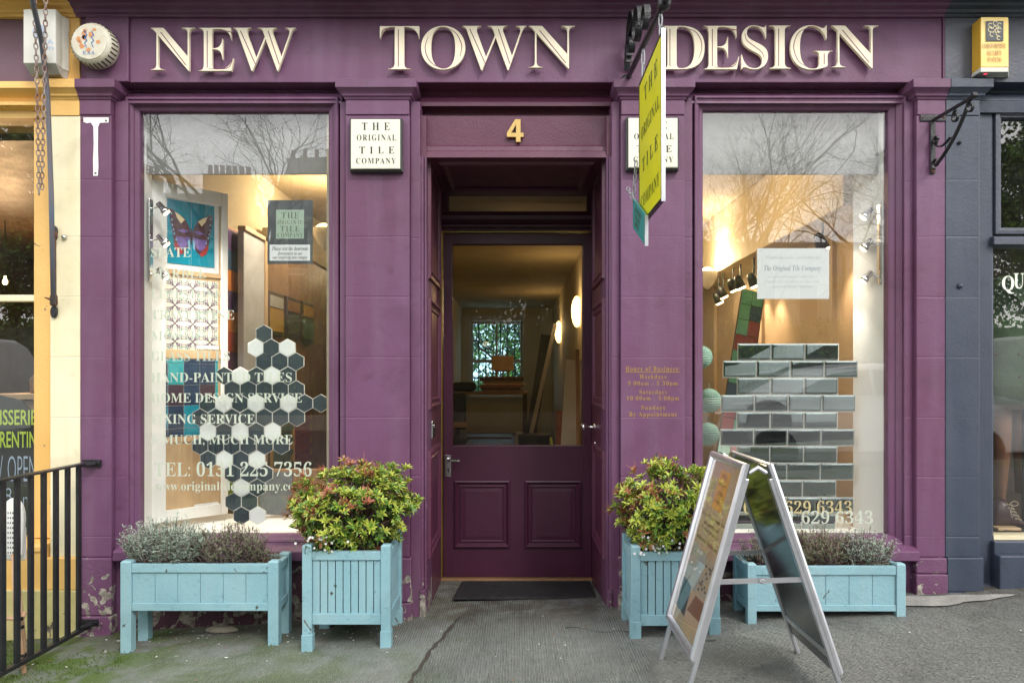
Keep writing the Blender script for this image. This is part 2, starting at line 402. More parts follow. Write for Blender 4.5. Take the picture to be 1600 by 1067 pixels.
def wtext(mb, s, px0, px1, py0, py1, d, **k):       # writing on a street-facing plane
    return mb.text(s, wall_frame(d), PX(px0, d), PX(px1, d), PZ(py1, d), PZ(py0, d), **k)

# ---------------------------------------------------------------- ground
GL = -4.3                                               # kerb of the shop pavement
def grid(name, xs, ys, fz, material, kind=True):
    mb = MB(); vs = [(x, y, fz(x, y)) for y in ys for x in xs]; n = len(xs)
    mb.add(vs, [(j*n+i, j*n+i+1, (j+1)*n+i+1, (j+1)*n+i) for j in range(len(ys)-1) for i in range(n-1)])
    o = mb.build(name, material, smooth=True)
    return struct(o) if kind else o
def fr(a, b, n): return [a+(b-a)*i/n for i in range(n+1)]
def pave_z(x, y):
    x = max(-9, min(9, x)); z = gz(x)
    if y > 0 and abs(x) < .6: z = z + (0.0-z)*min(1, y/.74)
    return z+.003*math.sin(x*5+1)*math.cos(y*4)*(1 if y < -.1 else 0)
# ribbed paving: three slabs with their own rib direction, mossy near the wall on the left
m = mat('paving', (.27, .28, .255), .85)
t = m.node_tree; N = t.nodes; L = t.links; b = N['Principled BSDF']
g = N.new('ShaderNodeNewGeometry')
def nn(sc, det=5, rot=None, scv=None, src='noise', dist=0):
    mp = N.new('ShaderNodeMapping'); L.new(g.outputs['Position'], mp.inputs['Vector'])
    if rot is not None: mp.inputs['Rotation'].default_value = (0, 0, rot)
    if scv: mp.inputs['Scale'].default_value = scv
    if src == 'noise':
        n = N.new('ShaderNodeTexNoise'); n.inputs['Scale'].default_value = sc; n.inputs['Detail'].default_value = det; n.inputs['Distortion'].default_value = dist
    else:
        n = N.new('ShaderNodeTexWave'); n.inputs['Scale'].default_value = sc; n.inputs['Distortion'].default_value = 1.2
        n.inputs['Detail'].default_value = 2; n.inputs['Detail Scale'].default_value = 6
    L.new(mp.outputs[0], n.inputs['Vector']); return n
def rmp(src, a, c, lo=0, hi=1):
    r = N.new('ShaderNodeMapRange'); r.inputs['From Min'].default_value = a; r.inputs['From Max'].default_value = c
    r.inputs['To Min'].default_value = lo; r.inputs['To Max'].default_value = hi; L.new(src, r.inputs['Value']); return r.outputs[0]
def mth(op, a, c):
    q = N.new('ShaderNodeMath'); q.operation = op
    for i, s in enumerate((a, c)):
        if isinstance(s, (int, float)): q.inputs[i].default_value = s
        else: L.new(s, q.inputs[i])
    return q.outputs[0]
def mixc(f, a, c):
    q = N.new('ShaderNodeMixRGB')
    for i, s in ((0, f), (1, a), (2, c)):
        if isinstance(s, (int, float)): q.inputs[i].default_value = s
        elif isinstance(s, tuple): q.inputs[i].default_value = (*s, 1)
        else: L.new(s, q.inputs[i])
    return q.outputs[0]
sp = N.new('ShaderNodeSeparateXYZ'); L.new(g.outputs['Position'], sp.inputs[0]); gx, gy = sp.outputs['X'], sp.outputs['Y']
wobble = nn(3, 3); edge = mth('ADD', gx, rmp(wobble.outputs['Fac'], 0, 1, -.12, .12))
is_left = mth('LESS_THAN', mth('SUBTRACT', gx, mth('MULTIPLY', gy, .17)), mth('ADD', -.285, mth('MULTIPLY', wobble.outputs['Fac'], .03))); is_right = mth('GREATER_THAN', edge, .52)
rib_a = nn(28, rot=0, src='wave'); rib_b = nn(26, rot=R(-38), src='wave')
ribs = mixc(is_right, rib_a.outputs['Color'], rib_b.outputs['Color'])
wear = rmp(nn(2.5, 6).outputs['Fac'], .38, .62)
speck = nn(160, 3).outputs['Fac']; blot = rmp(nn(1.6, 7, dist=.6).outputs['Fac'], .3, .7); fine = rmp(nn(22, 8).outputs['Fac'], .3, .7)
base = mixc(blot, (.19, .21, .205), (.33, .345, .325))
base = mixc(mth('MULTIPLY', fine, .45), base, (.14, .15, .13))
base = mixc(mth('MULTIPLY', is_right, .45), base, (.20, .20, .19))
base = mixc(mth('MULTIPLY', ribs, mth('MULTIPLY', mth('SUBTRACT', 1.0, mth('MULTIPLY', is_left, .6)), mth('ADD', .10, mth('MULTIPLY', wear, .24)))), base, (.44, .46, .43))
# green film and moss where water lies
damp = mth('MULTIPLY', rmp(gx, .3, -1.0), rmp(nn(3.2, 6, dist=.8).outputs['Fac'], .36, .62))
base = mixc(mth('MULTIPLY', damp, .78), base, (.085, .125, .04))
mossy = mth('MULTIPLY', rmp(gx, -1.45, -1.75), rmp(nn(7, 7).outputs['Fac'], .40, .52))
base = mixc(mth('MULTIPLY', mossy, .9), base, (.085, .15, .015))
kerbm = mth('MULTIPLY', rmp(gy, -3.6, -3.9), rmp(nn(4, 6).outputs['Fac'], .38, .5))
base = mixc(mth('MULTIPLY', kerbm, .7), base, (.11, .16, .03))
vo = N.new('ShaderNodeTexVoronoi'); vo.inputs['Scale'].default_value = 5.5; L.new(g.outputs['Position'], vo.inputs['Vector'])
gum = mth('MULTIPLY', mth('LESS_THAN', vo.outputs['Distance'], .07), mth('GREATER_THAN', nn(2.2, 1).outputs['Fac'], .52))
base = mixc(mth('MULTIPLY', gum, .55), base, (.40, .40, .37))
stain = rmp(nn(1.1, 8, dist=1.5).outputs['Fac'], .55, .72); base = mixc(mth('MULTIPLY', stain, .5), base, (.10, .105, .095))
base = mixc(mth('GREATER_THAN', speck, .68), base, (.42, .42, .38))
base = mixc(mth('MULTIPLY', rmp(gy, -.30, .02), mth('MULTIPLY', rmp(nn(9, 5).outputs['Fac'], .35, .6), .75)), base, (.09, .07, .05))  # brown dirt along the wall foot, also painting deeper shade under the planters
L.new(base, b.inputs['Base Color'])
b1 = N.new('ShaderNodeBump'); b1.inputs['Strength'].default_value = 1.0; b1.inputs['Distance'].default_value = .011
hgt = mth('MULTIPLY', ribs, mth('SUBTRACT', 1.0, mth('MULTIPLY', is_left, .6))); L.new(hgt, b1.inputs['Height'])
b2 = N.new('ShaderNodeBump'); b2.inputs['Strength'].default_value = .6; b2.inputs['Distance'].default_value = .012
L.new(nn(70, 6).outputs['Fac'], b2.inputs['Height']); L.new(b1.outputs[0], b2.inputs['Normal']); L.new(b2.outputs[0], b.inputs['Normal'])

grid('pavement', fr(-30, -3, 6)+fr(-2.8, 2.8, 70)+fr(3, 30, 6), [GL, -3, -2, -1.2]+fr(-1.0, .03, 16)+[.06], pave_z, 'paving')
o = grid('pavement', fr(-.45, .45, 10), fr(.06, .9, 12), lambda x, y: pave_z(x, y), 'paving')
mb = MB(); mb.box(-30, 30, GL-.15, GL, -.5, .02); struct(mb.build('kerb', 'paving', bevel=.02))
RZ = -.12
grid('road', fr(-60, 60, 20), fr(-12.5, GL-.15, 10), lambda x, y: RZ+.02*(-4-y), 'asphalt')
grid('park_ground', fr(-400, 400, 20), [-400, -200, -100, -60, -40, -30, -20, -12.5], lambda x, y: .22+(0.02*(-12.5-y) if y > -40 else .55), 'grass')
mb = MB(); mb.box(-60, 60, -13.2, -12.5, .0, .36); struct(mb.build('kerb', 'stone'))
# back garden ground behind the shop
grid('garden_ground', fr(-400, 400, 12), [16.0, 40, 120, 400], lambda x, y: -.4, 'grass')
# dark joint between the paving slabs
mb = MB(); pts = [(-.275, -.02), (-.295, -.12), (-.33, -.30), (-.365, -.46), (-.39, -.62), (-.405, -.8), (-.43, -1.1), (-.5, -1.9)]
random.seed(3); lo = []
for i, (x, y) in enumerate([(pts[k][0]+(pts[k+1][0]-pts[k][0])*q, pts[k][1]+(pts[k+1][1]-pts[k][1])*q) for k in range(len(pts)-1) for q in (0, .25, .5, .75)]):
    w = random.uniform(.003, .012); x += random.uniform(-.006, .006)
    lo.append([(x-w, y, gz(x)+.0045), (x, y, gz(x)+.0065), (x+w, y, gz(x)+.0045)])
mb.loft(lo, cap=False, closed=False); struct(mb.build('pavement_joint', 'crack_dirt'))
mb = MB(); x = .02; lo = []
for i in range(26):
    u = i/25; px = .22+u*.62; py = -.26-.25*u+.02*math.sin(u*19); w = .0015+.003*random.random()
    lo.append([(px, py-w, gz(px)+.005), (px, py+w, gz(px)+.005)])
mb.loft(lo, cap=False, closed=False); struct(mb.build('pavement_joint', 'crack_dirt'))
# a smooth cement patch at the foot of the right pilaster
mb = MB(); pts = []
for k in range(28):
    a = 2*math.pi*k/28; r = 1+.22*math.sin(3*a+1)+.1*math.sin(7*a); x = 1.98+.30*r*math.cos(a)*(1 if math.cos(a) > 0 else .8); y = -.13+.075*r*math.sin(a); pts.append((x, y, gz(x)+.006))
mb.add(pts, [tuple(range(28))]); mat('cement', (.36, .35, .33), .9, col2=(.27, .27, .25), nscale=12, bump=.6); struct(mb.build('pavement_patch', 'cement'))

# ---------------------------------------------------------------- the purple shop front
shop = thing('shop_building', 'purple painted stone shop front with two big windows and a recessed door between them', 'building', (0, 0, .05))
zT = PZ(128)                                            # underside of the fascia
GD = .10                                                # depth of the window glass
def zj(*py): return [PZ(p) for p in py]
JO = [281, 370, 464, 558, 652, 745, 838]                # stone joints
def shaft(mb, x0, x1, yf, yb, z0, z1, joints, side=None):
    random.seed(int(abs(x0)*1000) % 997); zs = [(z0, z0, 0)]
    for z in sorted(joints):                            # filled joints, uneven under many coats of paint
        if z0+.02 < z < z1-.02:
            a, c = random.uniform(-.0016, .0016), random.uniform(-.0016, .0016); d = random.uniform(.0002, .0014); w = random.uniform(.003, .006)
            zs += [(z+a-w, z+c-w, 0), (z+a-.001, z+c-.001, d), (z+a+.001, z+c+.001, d*random.uniform(.4, 1)), (z+a+w, z+c+w, 0)]
    zs.append((z1, z1, 0))
    mb.loft([[(x0+i, yb, a), (x0+i, yf+i, a), (x1-i, yf+i, c), (x1-i, yb, c)] for a, c, i in zs])
def pilaster(b, xo0, xo1, mats, baseL, baseR, wears=True, zt=None, plinth_top=870, first=None):
    """one painted pilaster between px xo0..xo1, shaft, necking and capital"""
    x0, x1 = PX(xo0), PX(xo1)
    mb = MB(); shaft(mb, x0, x1, 0, .25, PZ(plinth_top), PZ(180), zj(*JO)); mb.build('pilaster', mats[0], b, bevel=.004)
    mb = MB(); mb.cap3(x0+.002, x1-.002, .2, -.006, [(0, PZ(180)), (0, PZ(157))]); mb.build('pilaster_neck', mats[0], b, bevel=.003)
    return x0, x1
def capital(b, x0, x1, m, left=True, right=True):
    pr = [(0, PZ(157.5)), (.004, PZ(156)), (.006, PZ(153.5)), (.014, PZ(152.5)), (.016, PZ(149.5)), (.022, PZ(147)), (.034, PZ(143.5)), (.040, PZ(142.3)), (.040, PZ(129))]
    lo = [[(x0-(o if left else 0), .22, z), (x0-(o if left else 0), -.008-o, z), (x1+(o if right else 0), -.008-o, z), (x1+(o if right else 0), .22, z)] for o, z in pr]
    MB().loft(lo).build('capital', m, b, bevel=.002)
P1 = (125, 174); P2 = (540, 640); P3 = (970, 1070); P4 = (1432, 1477)
for (a, c), lft, rgt in ((P1, False, True), (P2, True, True), (P3, True, True), (P4, True, False)):
    x0, x1 = pilaster(shop, a, c, ['purple'], 0, 0)
    capital(shop, x0, x1, 'purple', lft, rgt)
    g0 = min(gz(x0), gz(x1))-.1
    mb = MB(); e0 = .010 if lft else 0; e1 = .010 if rgt else 0
    mb.box(x0-e0, x1+e1, -.018, .25, g0+.1+.10, PZ(870.5)); mb.box(x0-e0-.004*(e0 > 0), x1+e1+.004*(e1 > 0), -.026, .25, g0, g0+.1+.098)
    mb.build('plinth', 'purple_worn', shop, bevel=.006)
# stepped stone beside each pilaster shaft
def reveal(a, c, d, name='reveal'):
    x0, x1 = PX(a), PX(c)
    mb = MB(); shaft(mb, x0, x1, d, .3, -.15, zT-.085, zj(*JO)); mb.build(name, 'purple', shop, bevel=.003)
for a, c in ((174, 195), (529, 540), (640, 655), (957, 970), (1070, 1084), (1418, 1432)): reveal(a+(.2 if a in (174, 640, 1070) else 0), c-(.2 if a in (529, 957, 1418) else 0), .03)
# window surrounds
WIN = []
def window(a, c, top, bot, fa, fc, label):
    z0, z1 = PZ(bot, GD), PZ(top, GD); x0, x1 = PX(a, GD), PX(c, GD)
    fx0, fx1 = PX(fa, .045), PX(fc, .045); i = max(x0-fx0, .02)
    mb = MB(); zt = z1+.062
    i0, i1 = x0-fx0, fx1-x1
    def lp(k, y): return [(fx0+i0*k, y, z0-.03*(1-k)), (fx1-i1*k, y, z0-.03*(1-k)), (fx1-i1*k, y, zt-.062*k), (fx0+i0*k, y, zt-.062*k)]
    mb.loft([lp(0, .22), lp(0, .047), lp(.08, .041), lp(.22, .041), (lp(.26, .049)), lp(.36, .049), lp(.5, .058), lp(.60, .064), lp(.64, .074), lp(.9, .078), lp(1, .084), lp(1, .13)], cap=False)
    w = mb.build('window_frame', 'purple', shop, bevel=.0015, label=label)
    MB().box(x0-.008, x1+.008, GD, GD+.006, z0-.008, z1+.008).build('pane', 'glass', w)
    # sill: a sloping board and a projecting ledge
    mb = MB(); zb = z0-.03
    prof = [(.12, zb+.031), (.080, zb+.029), (.045, zb+.004), (.040, zb-.008), (-.028, zb-.026), (-.034, zb-.030), (-.034, zb-.072), (-.020, zb-.080), (.0, zb-.085), (.12, zb-.085)]
    mb.loft([[(x, y, z) for y, z in prof] for x in (fx0-.02, fx1+.02)]); mb.build('window_sill', 'purple', shop, bevel=.002)
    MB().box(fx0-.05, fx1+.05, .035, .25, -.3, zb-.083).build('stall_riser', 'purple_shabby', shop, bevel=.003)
    WIN.append((w, x0, x1, z0, z1)); return w
winL = window(221, 515, 177, 834, 195.5, 529, 'left shop window frame')
winR = window(1097, 1385, 175, 834, 1084.5, 1418, 'right shop window frame')
# lintel over each window and the door: a soffit going back, then a quirked moulding
def lintel(a, c, name, d1=.11, dark=143, low=160, low2=162):
    x0, x1 = PX(a, .02), PX(c, .02)
    prof = [(.021, zT), (.105, zT-.002), (.105, PZ(144, .105)), (.082, PZ(147, .085)), (.070, PZ(153, .07)), (.066, PZ(157, .066)), (.046, PZ(158, .046)), (.044, PZ(161.5, .044)), (.3, PZ(161.5, .044)), (.3, zT)]
    MB().loft([[(x, y, z) for y, z in prof] for x in (x0, x1)]).build(name, 'purple', shop)
lintel(186, 532, 'lintel'); lintel(1076, 1424, 'lintel')
# fascia board and the heavy cornice above it
z_f = PZ(26)
MB().box(PX(201), PX(1474), .012, .3, zT+.001, z_f+.01).build('fascia', 'purple', shop, bevel=.003)
MB().box(PX(133.5), PX(200.5), .0, .3, zT+.001, z_f+.01).build('fascia_block', 'purple', shop, bevel=.004)
MB().box(PX(123.5), PX(133), .014, .3, zT+.001, z_f+.01).build('fascia_block', 'purple_worn', shop, bevel=.002)
MB().box(PX(1474.4), PX(1477.2), .004, .3, zT+.001, z_f+.01).build('fascia_block', 'purple', shop, bevel=.002)
CP = [(.3, z_f-.004), (-.004, z_f-.004), (-.010, z_f+.006), (-.022, z_f+.010), (-.026, z_f+.022), (-.05, z_f+.030), (-.055, z_f+.040), (-.15, z_f+.046), (-.20, z_f+.050), (-.20, z_f+.11), (-.26, z_f+.17), (-.27, z_f+.20), (.3, z_f+.24)]
MB().loft([[(x, y, z) for y, z in CP] for x in (PX(119), PX(1474.4))]).build('cornice', 'purple', shop)
MB().box(-2.13, 2.12, .05, .35, z_f+.22, 6.5).build('upper_wall', 'stone', shop)

# -- doorway
JX = .447; DB = .80                                     # jamb face, depth of the door
z_l0, z_l1 = PZ(246, .06), PZ(182, .10)
mb = MB()                                               # door lintel with the number board
prof = [(.021, zT), (.12, zT-.002), (.12, PZ(150, .12)), (.10, PZ(153, .10)), (.085, PZ(160, .085)), (.085, PZ(166, .085)), (.15, PZ(167, .15)), (.15, PZ(181, .15)), (.112, PZ(181.5, .112)), (.112, PZ(227, .11)), (.092, PZ(229, .09)), (.088, PZ(236, .09)), (.074, PZ(237, .075)), (.062, PZ(246, .06)), (.3, PZ(246, .06)), (.3, zT)]
mb.loft([[(x, y, z) for y, z in prof] for x in (PX(653.5, .02), PX(958, .02))]); mb.build('door_lintel', 'jamb_paint', shop)
def archit(s):                                          # moulded architrave either side of the doorway
    xo = PX(655.3 if s < 0 else 956.7, .04); xi = s*JX
    prof = [(xo, .3), (xo, .034), (xo+(xi-xo)*.25, .034), (xo+(xi-xo)*.32, .045), (xo+(xi-xo)*.55, .050), (xo+(xi-xo)*.7, .062), (xo+(xi-xo)*.8, .054), (xi, .058), (xi, .30)]
    MB().loft([[(x, y, z) for x, y in prof] for z in (-.1, z_l0)]).build('architrave', 'purple_worn' if s < 0 else 'purple', shop)
    MB().box(xo+s*-.002, xi-s*-.001, .022, .3, -.1, .155).build('plinth', 'purple_worn', shop, bevel=.005)
archit(-1); archit(1)
# panelled sides of the recess: sheet with sunk panels
for s in (-1, 1):
    mb = MB(); X = s*(JX-.0)
    mb.box(X, X+s*.06, .301, 1.2, -.2, 2.5)
    mb.box(X+s*.001, X+s*.05, .06, .30, -.2, 2.5)
    def inx(y0, y1, z0, z1):                            # bolection moulding on the side wall
        f = [(0, 0), (.006, .013), (.018, .016), (.026, .006), (.040, .003), (.046, .010), (.054, .010), (.060, .001)]
        loops = [[(X-s*h, y0+i, z0+i), (X-s*h, y1-i, z0+i), (X-s*h, y1-i, z1-i), (X-s*h, y0+i, z1-i)] for i, h in f]
        mb.loft(loops, cap=False)
        mb.add([(X-s*.0015, y0+.06, z0+.06), (X-s*.0015, y1-.06, z0+.06), (X-s*.0015, y1-.06, z1-.06), (X-s*.0015, y0+.06, z1-.06)], [(0, 1, 2, 3)])
    yA, yB = .13, .66
    inx(yA, yB, EYE+.50, 2.34); inx(yA, yB, EYE-.165, EYE+.405); inx(yA, yB, .28, EYE-.37)
    mb.build('doorway_side', 'jamb_paint', shop)
# soffit of the recess with its own panel
mb = MB(); zc = PZ(246, .06)
mb.box(-.45, .45, .30, 1.2, zc+.001, zc+.2)
f = [(0, 0), (.01, .012), (.03, .016), (.045, .004), (.06, .001)]
mb.loft([[(-.40+i, .14+i, zc-h), (.40-i, .14+i, zc-h), (.40-i, .72-i, zc-h), (-.40+i, .72-i, zc-h)] for i, h in f], cap=False)
mb.build('doorway_soffit', 'jamb_paint', shop)
# door frame, transom bar and fanlight
fx0, fx1 = PX(689, DB), PX(926, DB); zdt = PZ(361, DB); ft0, ft1 = PZ(331, DB), PZ(296, DB)
mb = MB()
mb.box(-JX, JX, .79, .92, ft1, zc+.01); mb.box(-JX, PX(699.5, .79), .792, .92, ft0, ft1); mb.box(PX(918.5, .79), JX, .792, .92, ft0, ft1)
mb.box(-JX, JX, .79, .92, zdt, ft0)
mb.loft([[(x, y, z) for y, z in [(.80, ft0-.004), (.765, ft0-.010), (.76, ft0-.03), (.772, ft0-.05), (.768, ft0-.075), (.755, ft0-.085), (.757, ft0-.098), (.80, ft0-.10)]] for x in (-JX+.001, JX-.001)])
mb.box(-JX, fx0+.004, .80, .92, -.02, zdt); mb.box(fx1-.004, JX, .80, .92, -.02, zdt)
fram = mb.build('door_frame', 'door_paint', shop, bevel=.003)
MB().box(PX(698, .85), PX(920, .85), .85, .856, ft0-.01, ft1+.01).build('fanlight_pane', 'glass', fram); MB().box(PX(698, .87), PX(920, .87), .872, .876, ft0-.01, ft1+.01).build('fanlight_blind', 'thin_blind', fram)  # sheet behind the pane is added to lift the fanlight's tone
mb = MB(); mb.box(fx0+.004, fx0+.009, .788, .80, .015, zdt-.006); mb.box(fx0+.010, fx1-.01, .790, .80, zdt-.009, zdt-.006); mb.build('draught_strip', 'brass', fram)
mb = MB(); mb.box(fx0, fx1, .775, .86, -.02, .010); mb.build('threshold', 'oak', shop, bevel=.003)
# the door leaf
dd = .815
dx0, dx1, dz0, dz1 = fx0+.014, fx1-.006, .014, zdt-.014
gx0, gx1, gz0, gz1 = PX(706, dd), PX(911.5, dd), PZ(697, dd), PZ(381, dd)
mb = MB()
mb.box(dx0, gx0, dd, dd+.045, dz0, dz1); mb.box(gx1, dx1, dd, dd+.045, dz0, dz1)
mb.box(gx0, gx1, dd+.0, dd+.045, gz1, dz1); mb.box(gx0, gx1, dd+.0, dd+.045, dz0, gz0)
mb.ring(gx0-.001, gx1+.001, gz0-.001, gz1+.001, [(0, dd-.004), (.004, dd-.003), (.006, dd+.010), (.008, dd+.02)])
for a, c in ((710, 797), (820, 908)):
    x0, x1, z0, z1 = PX(a, dd), PX(c, dd), PZ(855, dd), PZ(750, dd)
    mb.ring(x0, x1, z0, z1, [(0, dd-.001), (.002, dd-.016), (.010, dd-.019), (.018, dd-.010), (.024, dd-.003), (.030, dd-.003), (.034, dd-.009), (.040, dd-.009), (.044, dd-.001), (.047, dd-.0008)], fill=False)
    mb.ring(x0+.047, x1-.047, z0+.047, z1-.047, [(0, dd-.0008), (.02, dd-.0035)], fill=True)
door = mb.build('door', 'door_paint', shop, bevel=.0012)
MB().box(gx0-.004, gx1+.004, dd+.022, dd+.027, gz0-.004, gz1+.004).build('pane', 'door_glass', door)
mb = MB(); hx, hz = PX(700, dd), PZ(728, dd)
mb.box(hx-.019, hx+.019, dd-.006, dd, hz-.064, hz+.066); mb.lathe((hx-.002, dd-.006, hz+.038), [(.013, 0), (.011, -.012), (.008, -.014), (.008, -.045)], 16, 'y')
mb.tube([(hx-.002, dd-.045, hz+.038), (hx+.02, dd-.05, hz+.040), (hx+.06, dd-.048, hz+.038), (hx+.072, dd-.046, hz+.036)], [.009, .0085, .007, .0065], 10)
mb.m(1).lathe((hx+.002, dd-.0065, hz-.018), [(.006, 0), (.006, -.001)], 12, 'y'); mb.box(hx-.001, hx+.005, dd-.0075, dd-.0062, hz-.036, hz-.018)
mb.build('handle', ['chrome', 'black'], door, bevel=.0015)
# letter box in the left side of the recess, knob on the right
mb = MB(); ly0, ly1 = .24, .40; X = -JX
mb.box(X, X+.010, ly0, ly1, PZ(684, .3), PZ(657, .3)); mb.m(1).box(X+.0085, X+.013, ly0+.03, ly1-.03, PZ(680, .3)+.01, PZ(661, .3)-.01)
mb.m(0).box(X+.010, X+.016, ly0+.045, ly1-.045, PZ(668, .3), PZ(663, .3)); mb.build('letter_box', ['chrome', 'black'], shop, bevel=.002)
mb = MB(); kz = PZ(667, .60)
mb.lathe((JX, .60, kz), [(.024, 0), (.022, -.006), (.009, -.010), (.009, -.045), (.016, -.052), (.024, -.062), (.024, -.072), (.012, -.080)], 20, 'x')
mb.build('door_pull', 'chrome', shop, smooth=True); MB().lathe((JX, .60, kz-.09), [(.007, 0), (.006, -.004)], 12, 'x').build('keyhole_cover', 'chrome', shop)
# plain paint-free T where a sign once hung, and joint scars
mb = MB(); x = PX(149)
pts = [(130.5, 184), (170, 184), (170, 192), (156, 192.5), (153.5, 199), (153.2, 232), (154, 262), (153, 275), (146, 275), (145.6, 250), (146.6, 225), (146, 198), (142, 192), (136, 193), (130.5, 191)]
mb.add([(PX(a), -.0012, PZ(c)) for a, c in pts], [tuple(range(len(pts)))]); mb.build('bare_patch', 'white_paint', shop)
mb = MB()
for a, c in ((129, 188), (166, 189), (149.5, 271)): mb.lathe((PX(a), -.001, PZ(c)), [(.005, 0), (.004, -.004), (.001, -.006)], 8, 'y')
mb.build('old_screw', 'rust', shop)
# painted opening hours
mb = MB()
for s, a, c, t0, t1 in (('Hours of Business:', 977.6, 1062, 572, 580), ('Weekdays', 999, 1041, 585, 594), ('9.00am - 5.30pm', 981, 1059, 595.5, 603.5), ('Saturdays', 999, 1042, 609, 617.5), ('10:00am - 5:00pm', 979, 1061, 618.5, 627), ('Sundays', 1002, 1039, 633, 642), ('By Appointment', 983, 1057.5, 643.5, 652.5)):
    wtext(mb, s, a, c, t0, t1, -.0012, space=1.25)
mb.add([(PX(977.6), -.0012, PZ(582)), (PX(1062), -.0012, PZ(582)), (PX(1062), -.0012, PZ(581)), (PX(977.6), -.0012, PZ(581))], [(0, 1, 2, 3)])
mb.build('opening_hours', 'gold_faded', shop)
# vinyl writing on the panes
mb = MB(); dv = .1085
for s, a, c, t0, t1 in (('SLATE', 236, 298, 387, 402), ('MARBLE', 236, 322, 419.5, 434.5), ('LIMESTONE', 236, 347, 452, 467), ('TRAVERTINE', 236, 366, 484.5, 499.5), ('MOSAIC', 236, 318, 517, 532), ('GLASS TILES', 236, 359, 549, 564), ('HAND-PAINTED TILES', 236, 456, 582, 597), ('HOME DESIGN SERVICE', 236, 472, 614, 629), ('FIXING SERVICE', 236, 398, 647, 662), ('& MUCH, MUCH MORE', 235, 457, 679, 696), ('TEL: 0131 225 7356', 241, 487, 721, 744), ('www.originaltilecompany.co.uk', 243, 483, 752, 770)):
    wtext(mb, s, a, c, t0, t1, dv, off=-.004)
mb.build('window_lettering', 'vinyl', winL)
mb = MB(); wtext(mb, '0131 629 6343', 1184, 1364, 797.5, 818, dv, off=-.004); mb.build('window_lettering', 'vinyl', winR)

# interior shell of the shop
mb = MB(); BK = 13.2
mb.box(-2.2, 2.28, .8, BK+.2, -.35, -.03); mb.build('shop_floor', 'room_floor', shop)
MB().box(-2.2, 2.28, .3, BK+.2, 2.75, 2.95).build('shop_ceiling', 'ceiling', shop)
mb = MB()
mb.box(-2.2, -1.96, .3, BK, -.3, 2.75); mb.box(-1.30, -1.22, 2.7, BK, -.03, 2.75); mb.box(.80, .86, .9, BK, -.03, 2.75)
wz0, wz1, wx0, wx1 = PZ(617, BK), PZ(503, BK), PX(736, BK), PX(816, BK)
mb.box(-2.2, wx0, BK, BK+.25, -.3, 2.75); mb.box(wx1, 2.28, BK, BK+.25, -.3, 2.75); mb.box(wx0, wx1, BK, BK+.25, -.3, wz0); mb.box(wx0, wx1, BK, BK+.25, wz1, 2.75)
mb.box(-.93, -.447-.061, .86, .99, -.03, 2.75); mb.box(.508, .86, .86, .899, -.03, 2.75); mb.box(-.5, .5, .93, 1.0, ft1+.05, 2.75)
mb.build('shop_wall', 'wall_cream', shop)
mb = MB(); mb.box(2.20, 2.28, .3, 7, -.3, 2.33); mb.box(1.5, 2.28, 7, 7.2, -.3, 2.75)
for y in (1.5, 3.0, 4.6): mb.box(2.17, 2.20, y, y+.12, -.03, 2.33)
mb.build('shop_wall', 'wall_tan', shop)
mb = MB(); mb.box(1.90, 2.28, .7, 7, 2.20, 2.75); mb.build('ceiling_beam', 'wall_cream', shop, bevel=.01)
for x0, x1 in ((-1.96, -1.0), (.95, 2.3)): pass
# display platforms, white side boards and pelmets behind each window
for (w, x0, x1, z0, z1), s in zip(WIN, (-1, 1)):
    MB().box(x0-.04, x1+.04, GD+.03, .69, -.2, z0-.004).build('display_platform', 'white_paint', shop, bevel=.004)
    xs = x0 if s < 0 else x1
    if s < 0: MB().box(xs, xs+s*.06, GD+.031, .21, z0-.003, z1+.05).build('side_board', 'white_paint', shop)
    else: MB().loft([[(xs, GD+.031, z), (xs-.078, .30, z), (xs-.06, .31, z), (xs+.03, GD+.031, z)] for z in (z0-.003, z1+.05)]).build('side_board', 'white_paint', shop)
    MB().box(x0+(.0 if s > 0 else .001), x1-(.02 if s > 0 else .0), .15, .168, PZ(272, .15), z1+.06).build('pelmet', 'pelmet', shop)
    MB().box(x0-.05, x1+.05, .169, .30, z1+.01, 2.75).build('window_head', 'wall_cream', shop)
    MB().box(xs+s*.061, 2.28 if s > 0 else -2.2, GD+.03, .3, -.2, 2.75).build('side_wall', 'wall_cream', shop)
MB().box(PX(515, .2)+.0, -.52, .14, .30, -.2, 2.75).build('side_wall', 'wall_cream', shop)
MB().box(.52, PX(1090, .14), .14, .30, -.2, 2.75).build('side_wall', 'wall_cream', shop)
# back window of the shop: bars, sashes and folded shutters
mb = MB(); zc2 = (wz0+wz1)/2-.02
for i, x in enumerate(fr(wx0, wx1, 7)):
    if 0 < i < 7: mb.box(x-.012, x+.012, BK+.16, BK+.185, wz0, wz1)
for z in (PZ(533, BK), PZ(590, BK)): mb.box(wx0, wx1, BK+.185, BK+.2, z-.012, z+.012)
bw = mb.build('back_window', 'black_iron', shop)
mb = MB(); mb.ring(wx0, wx1, wz0, wz1, [(-.16, BK), (-.16, BK-.03), (-.03, BK-.03), (0, BK), (0, BK+.06), (.04, BK+.06), (.04, BK+.12)])
mb.box(wx0, wx1, BK+.05, BK+.10, PZ(564, BK)-.035, PZ(564, BK)+.035); mb.box((wx0+wx1)/2-.02, (wx0+wx1)/2+.02, BK+.06, BK+.1, wz0, wz1); mb.box(wx0-.25, wx1+.3, BK-.12, BK, wz0-.08, wz0-.02)
mb.build('window_frame', 'offwhite', bw)
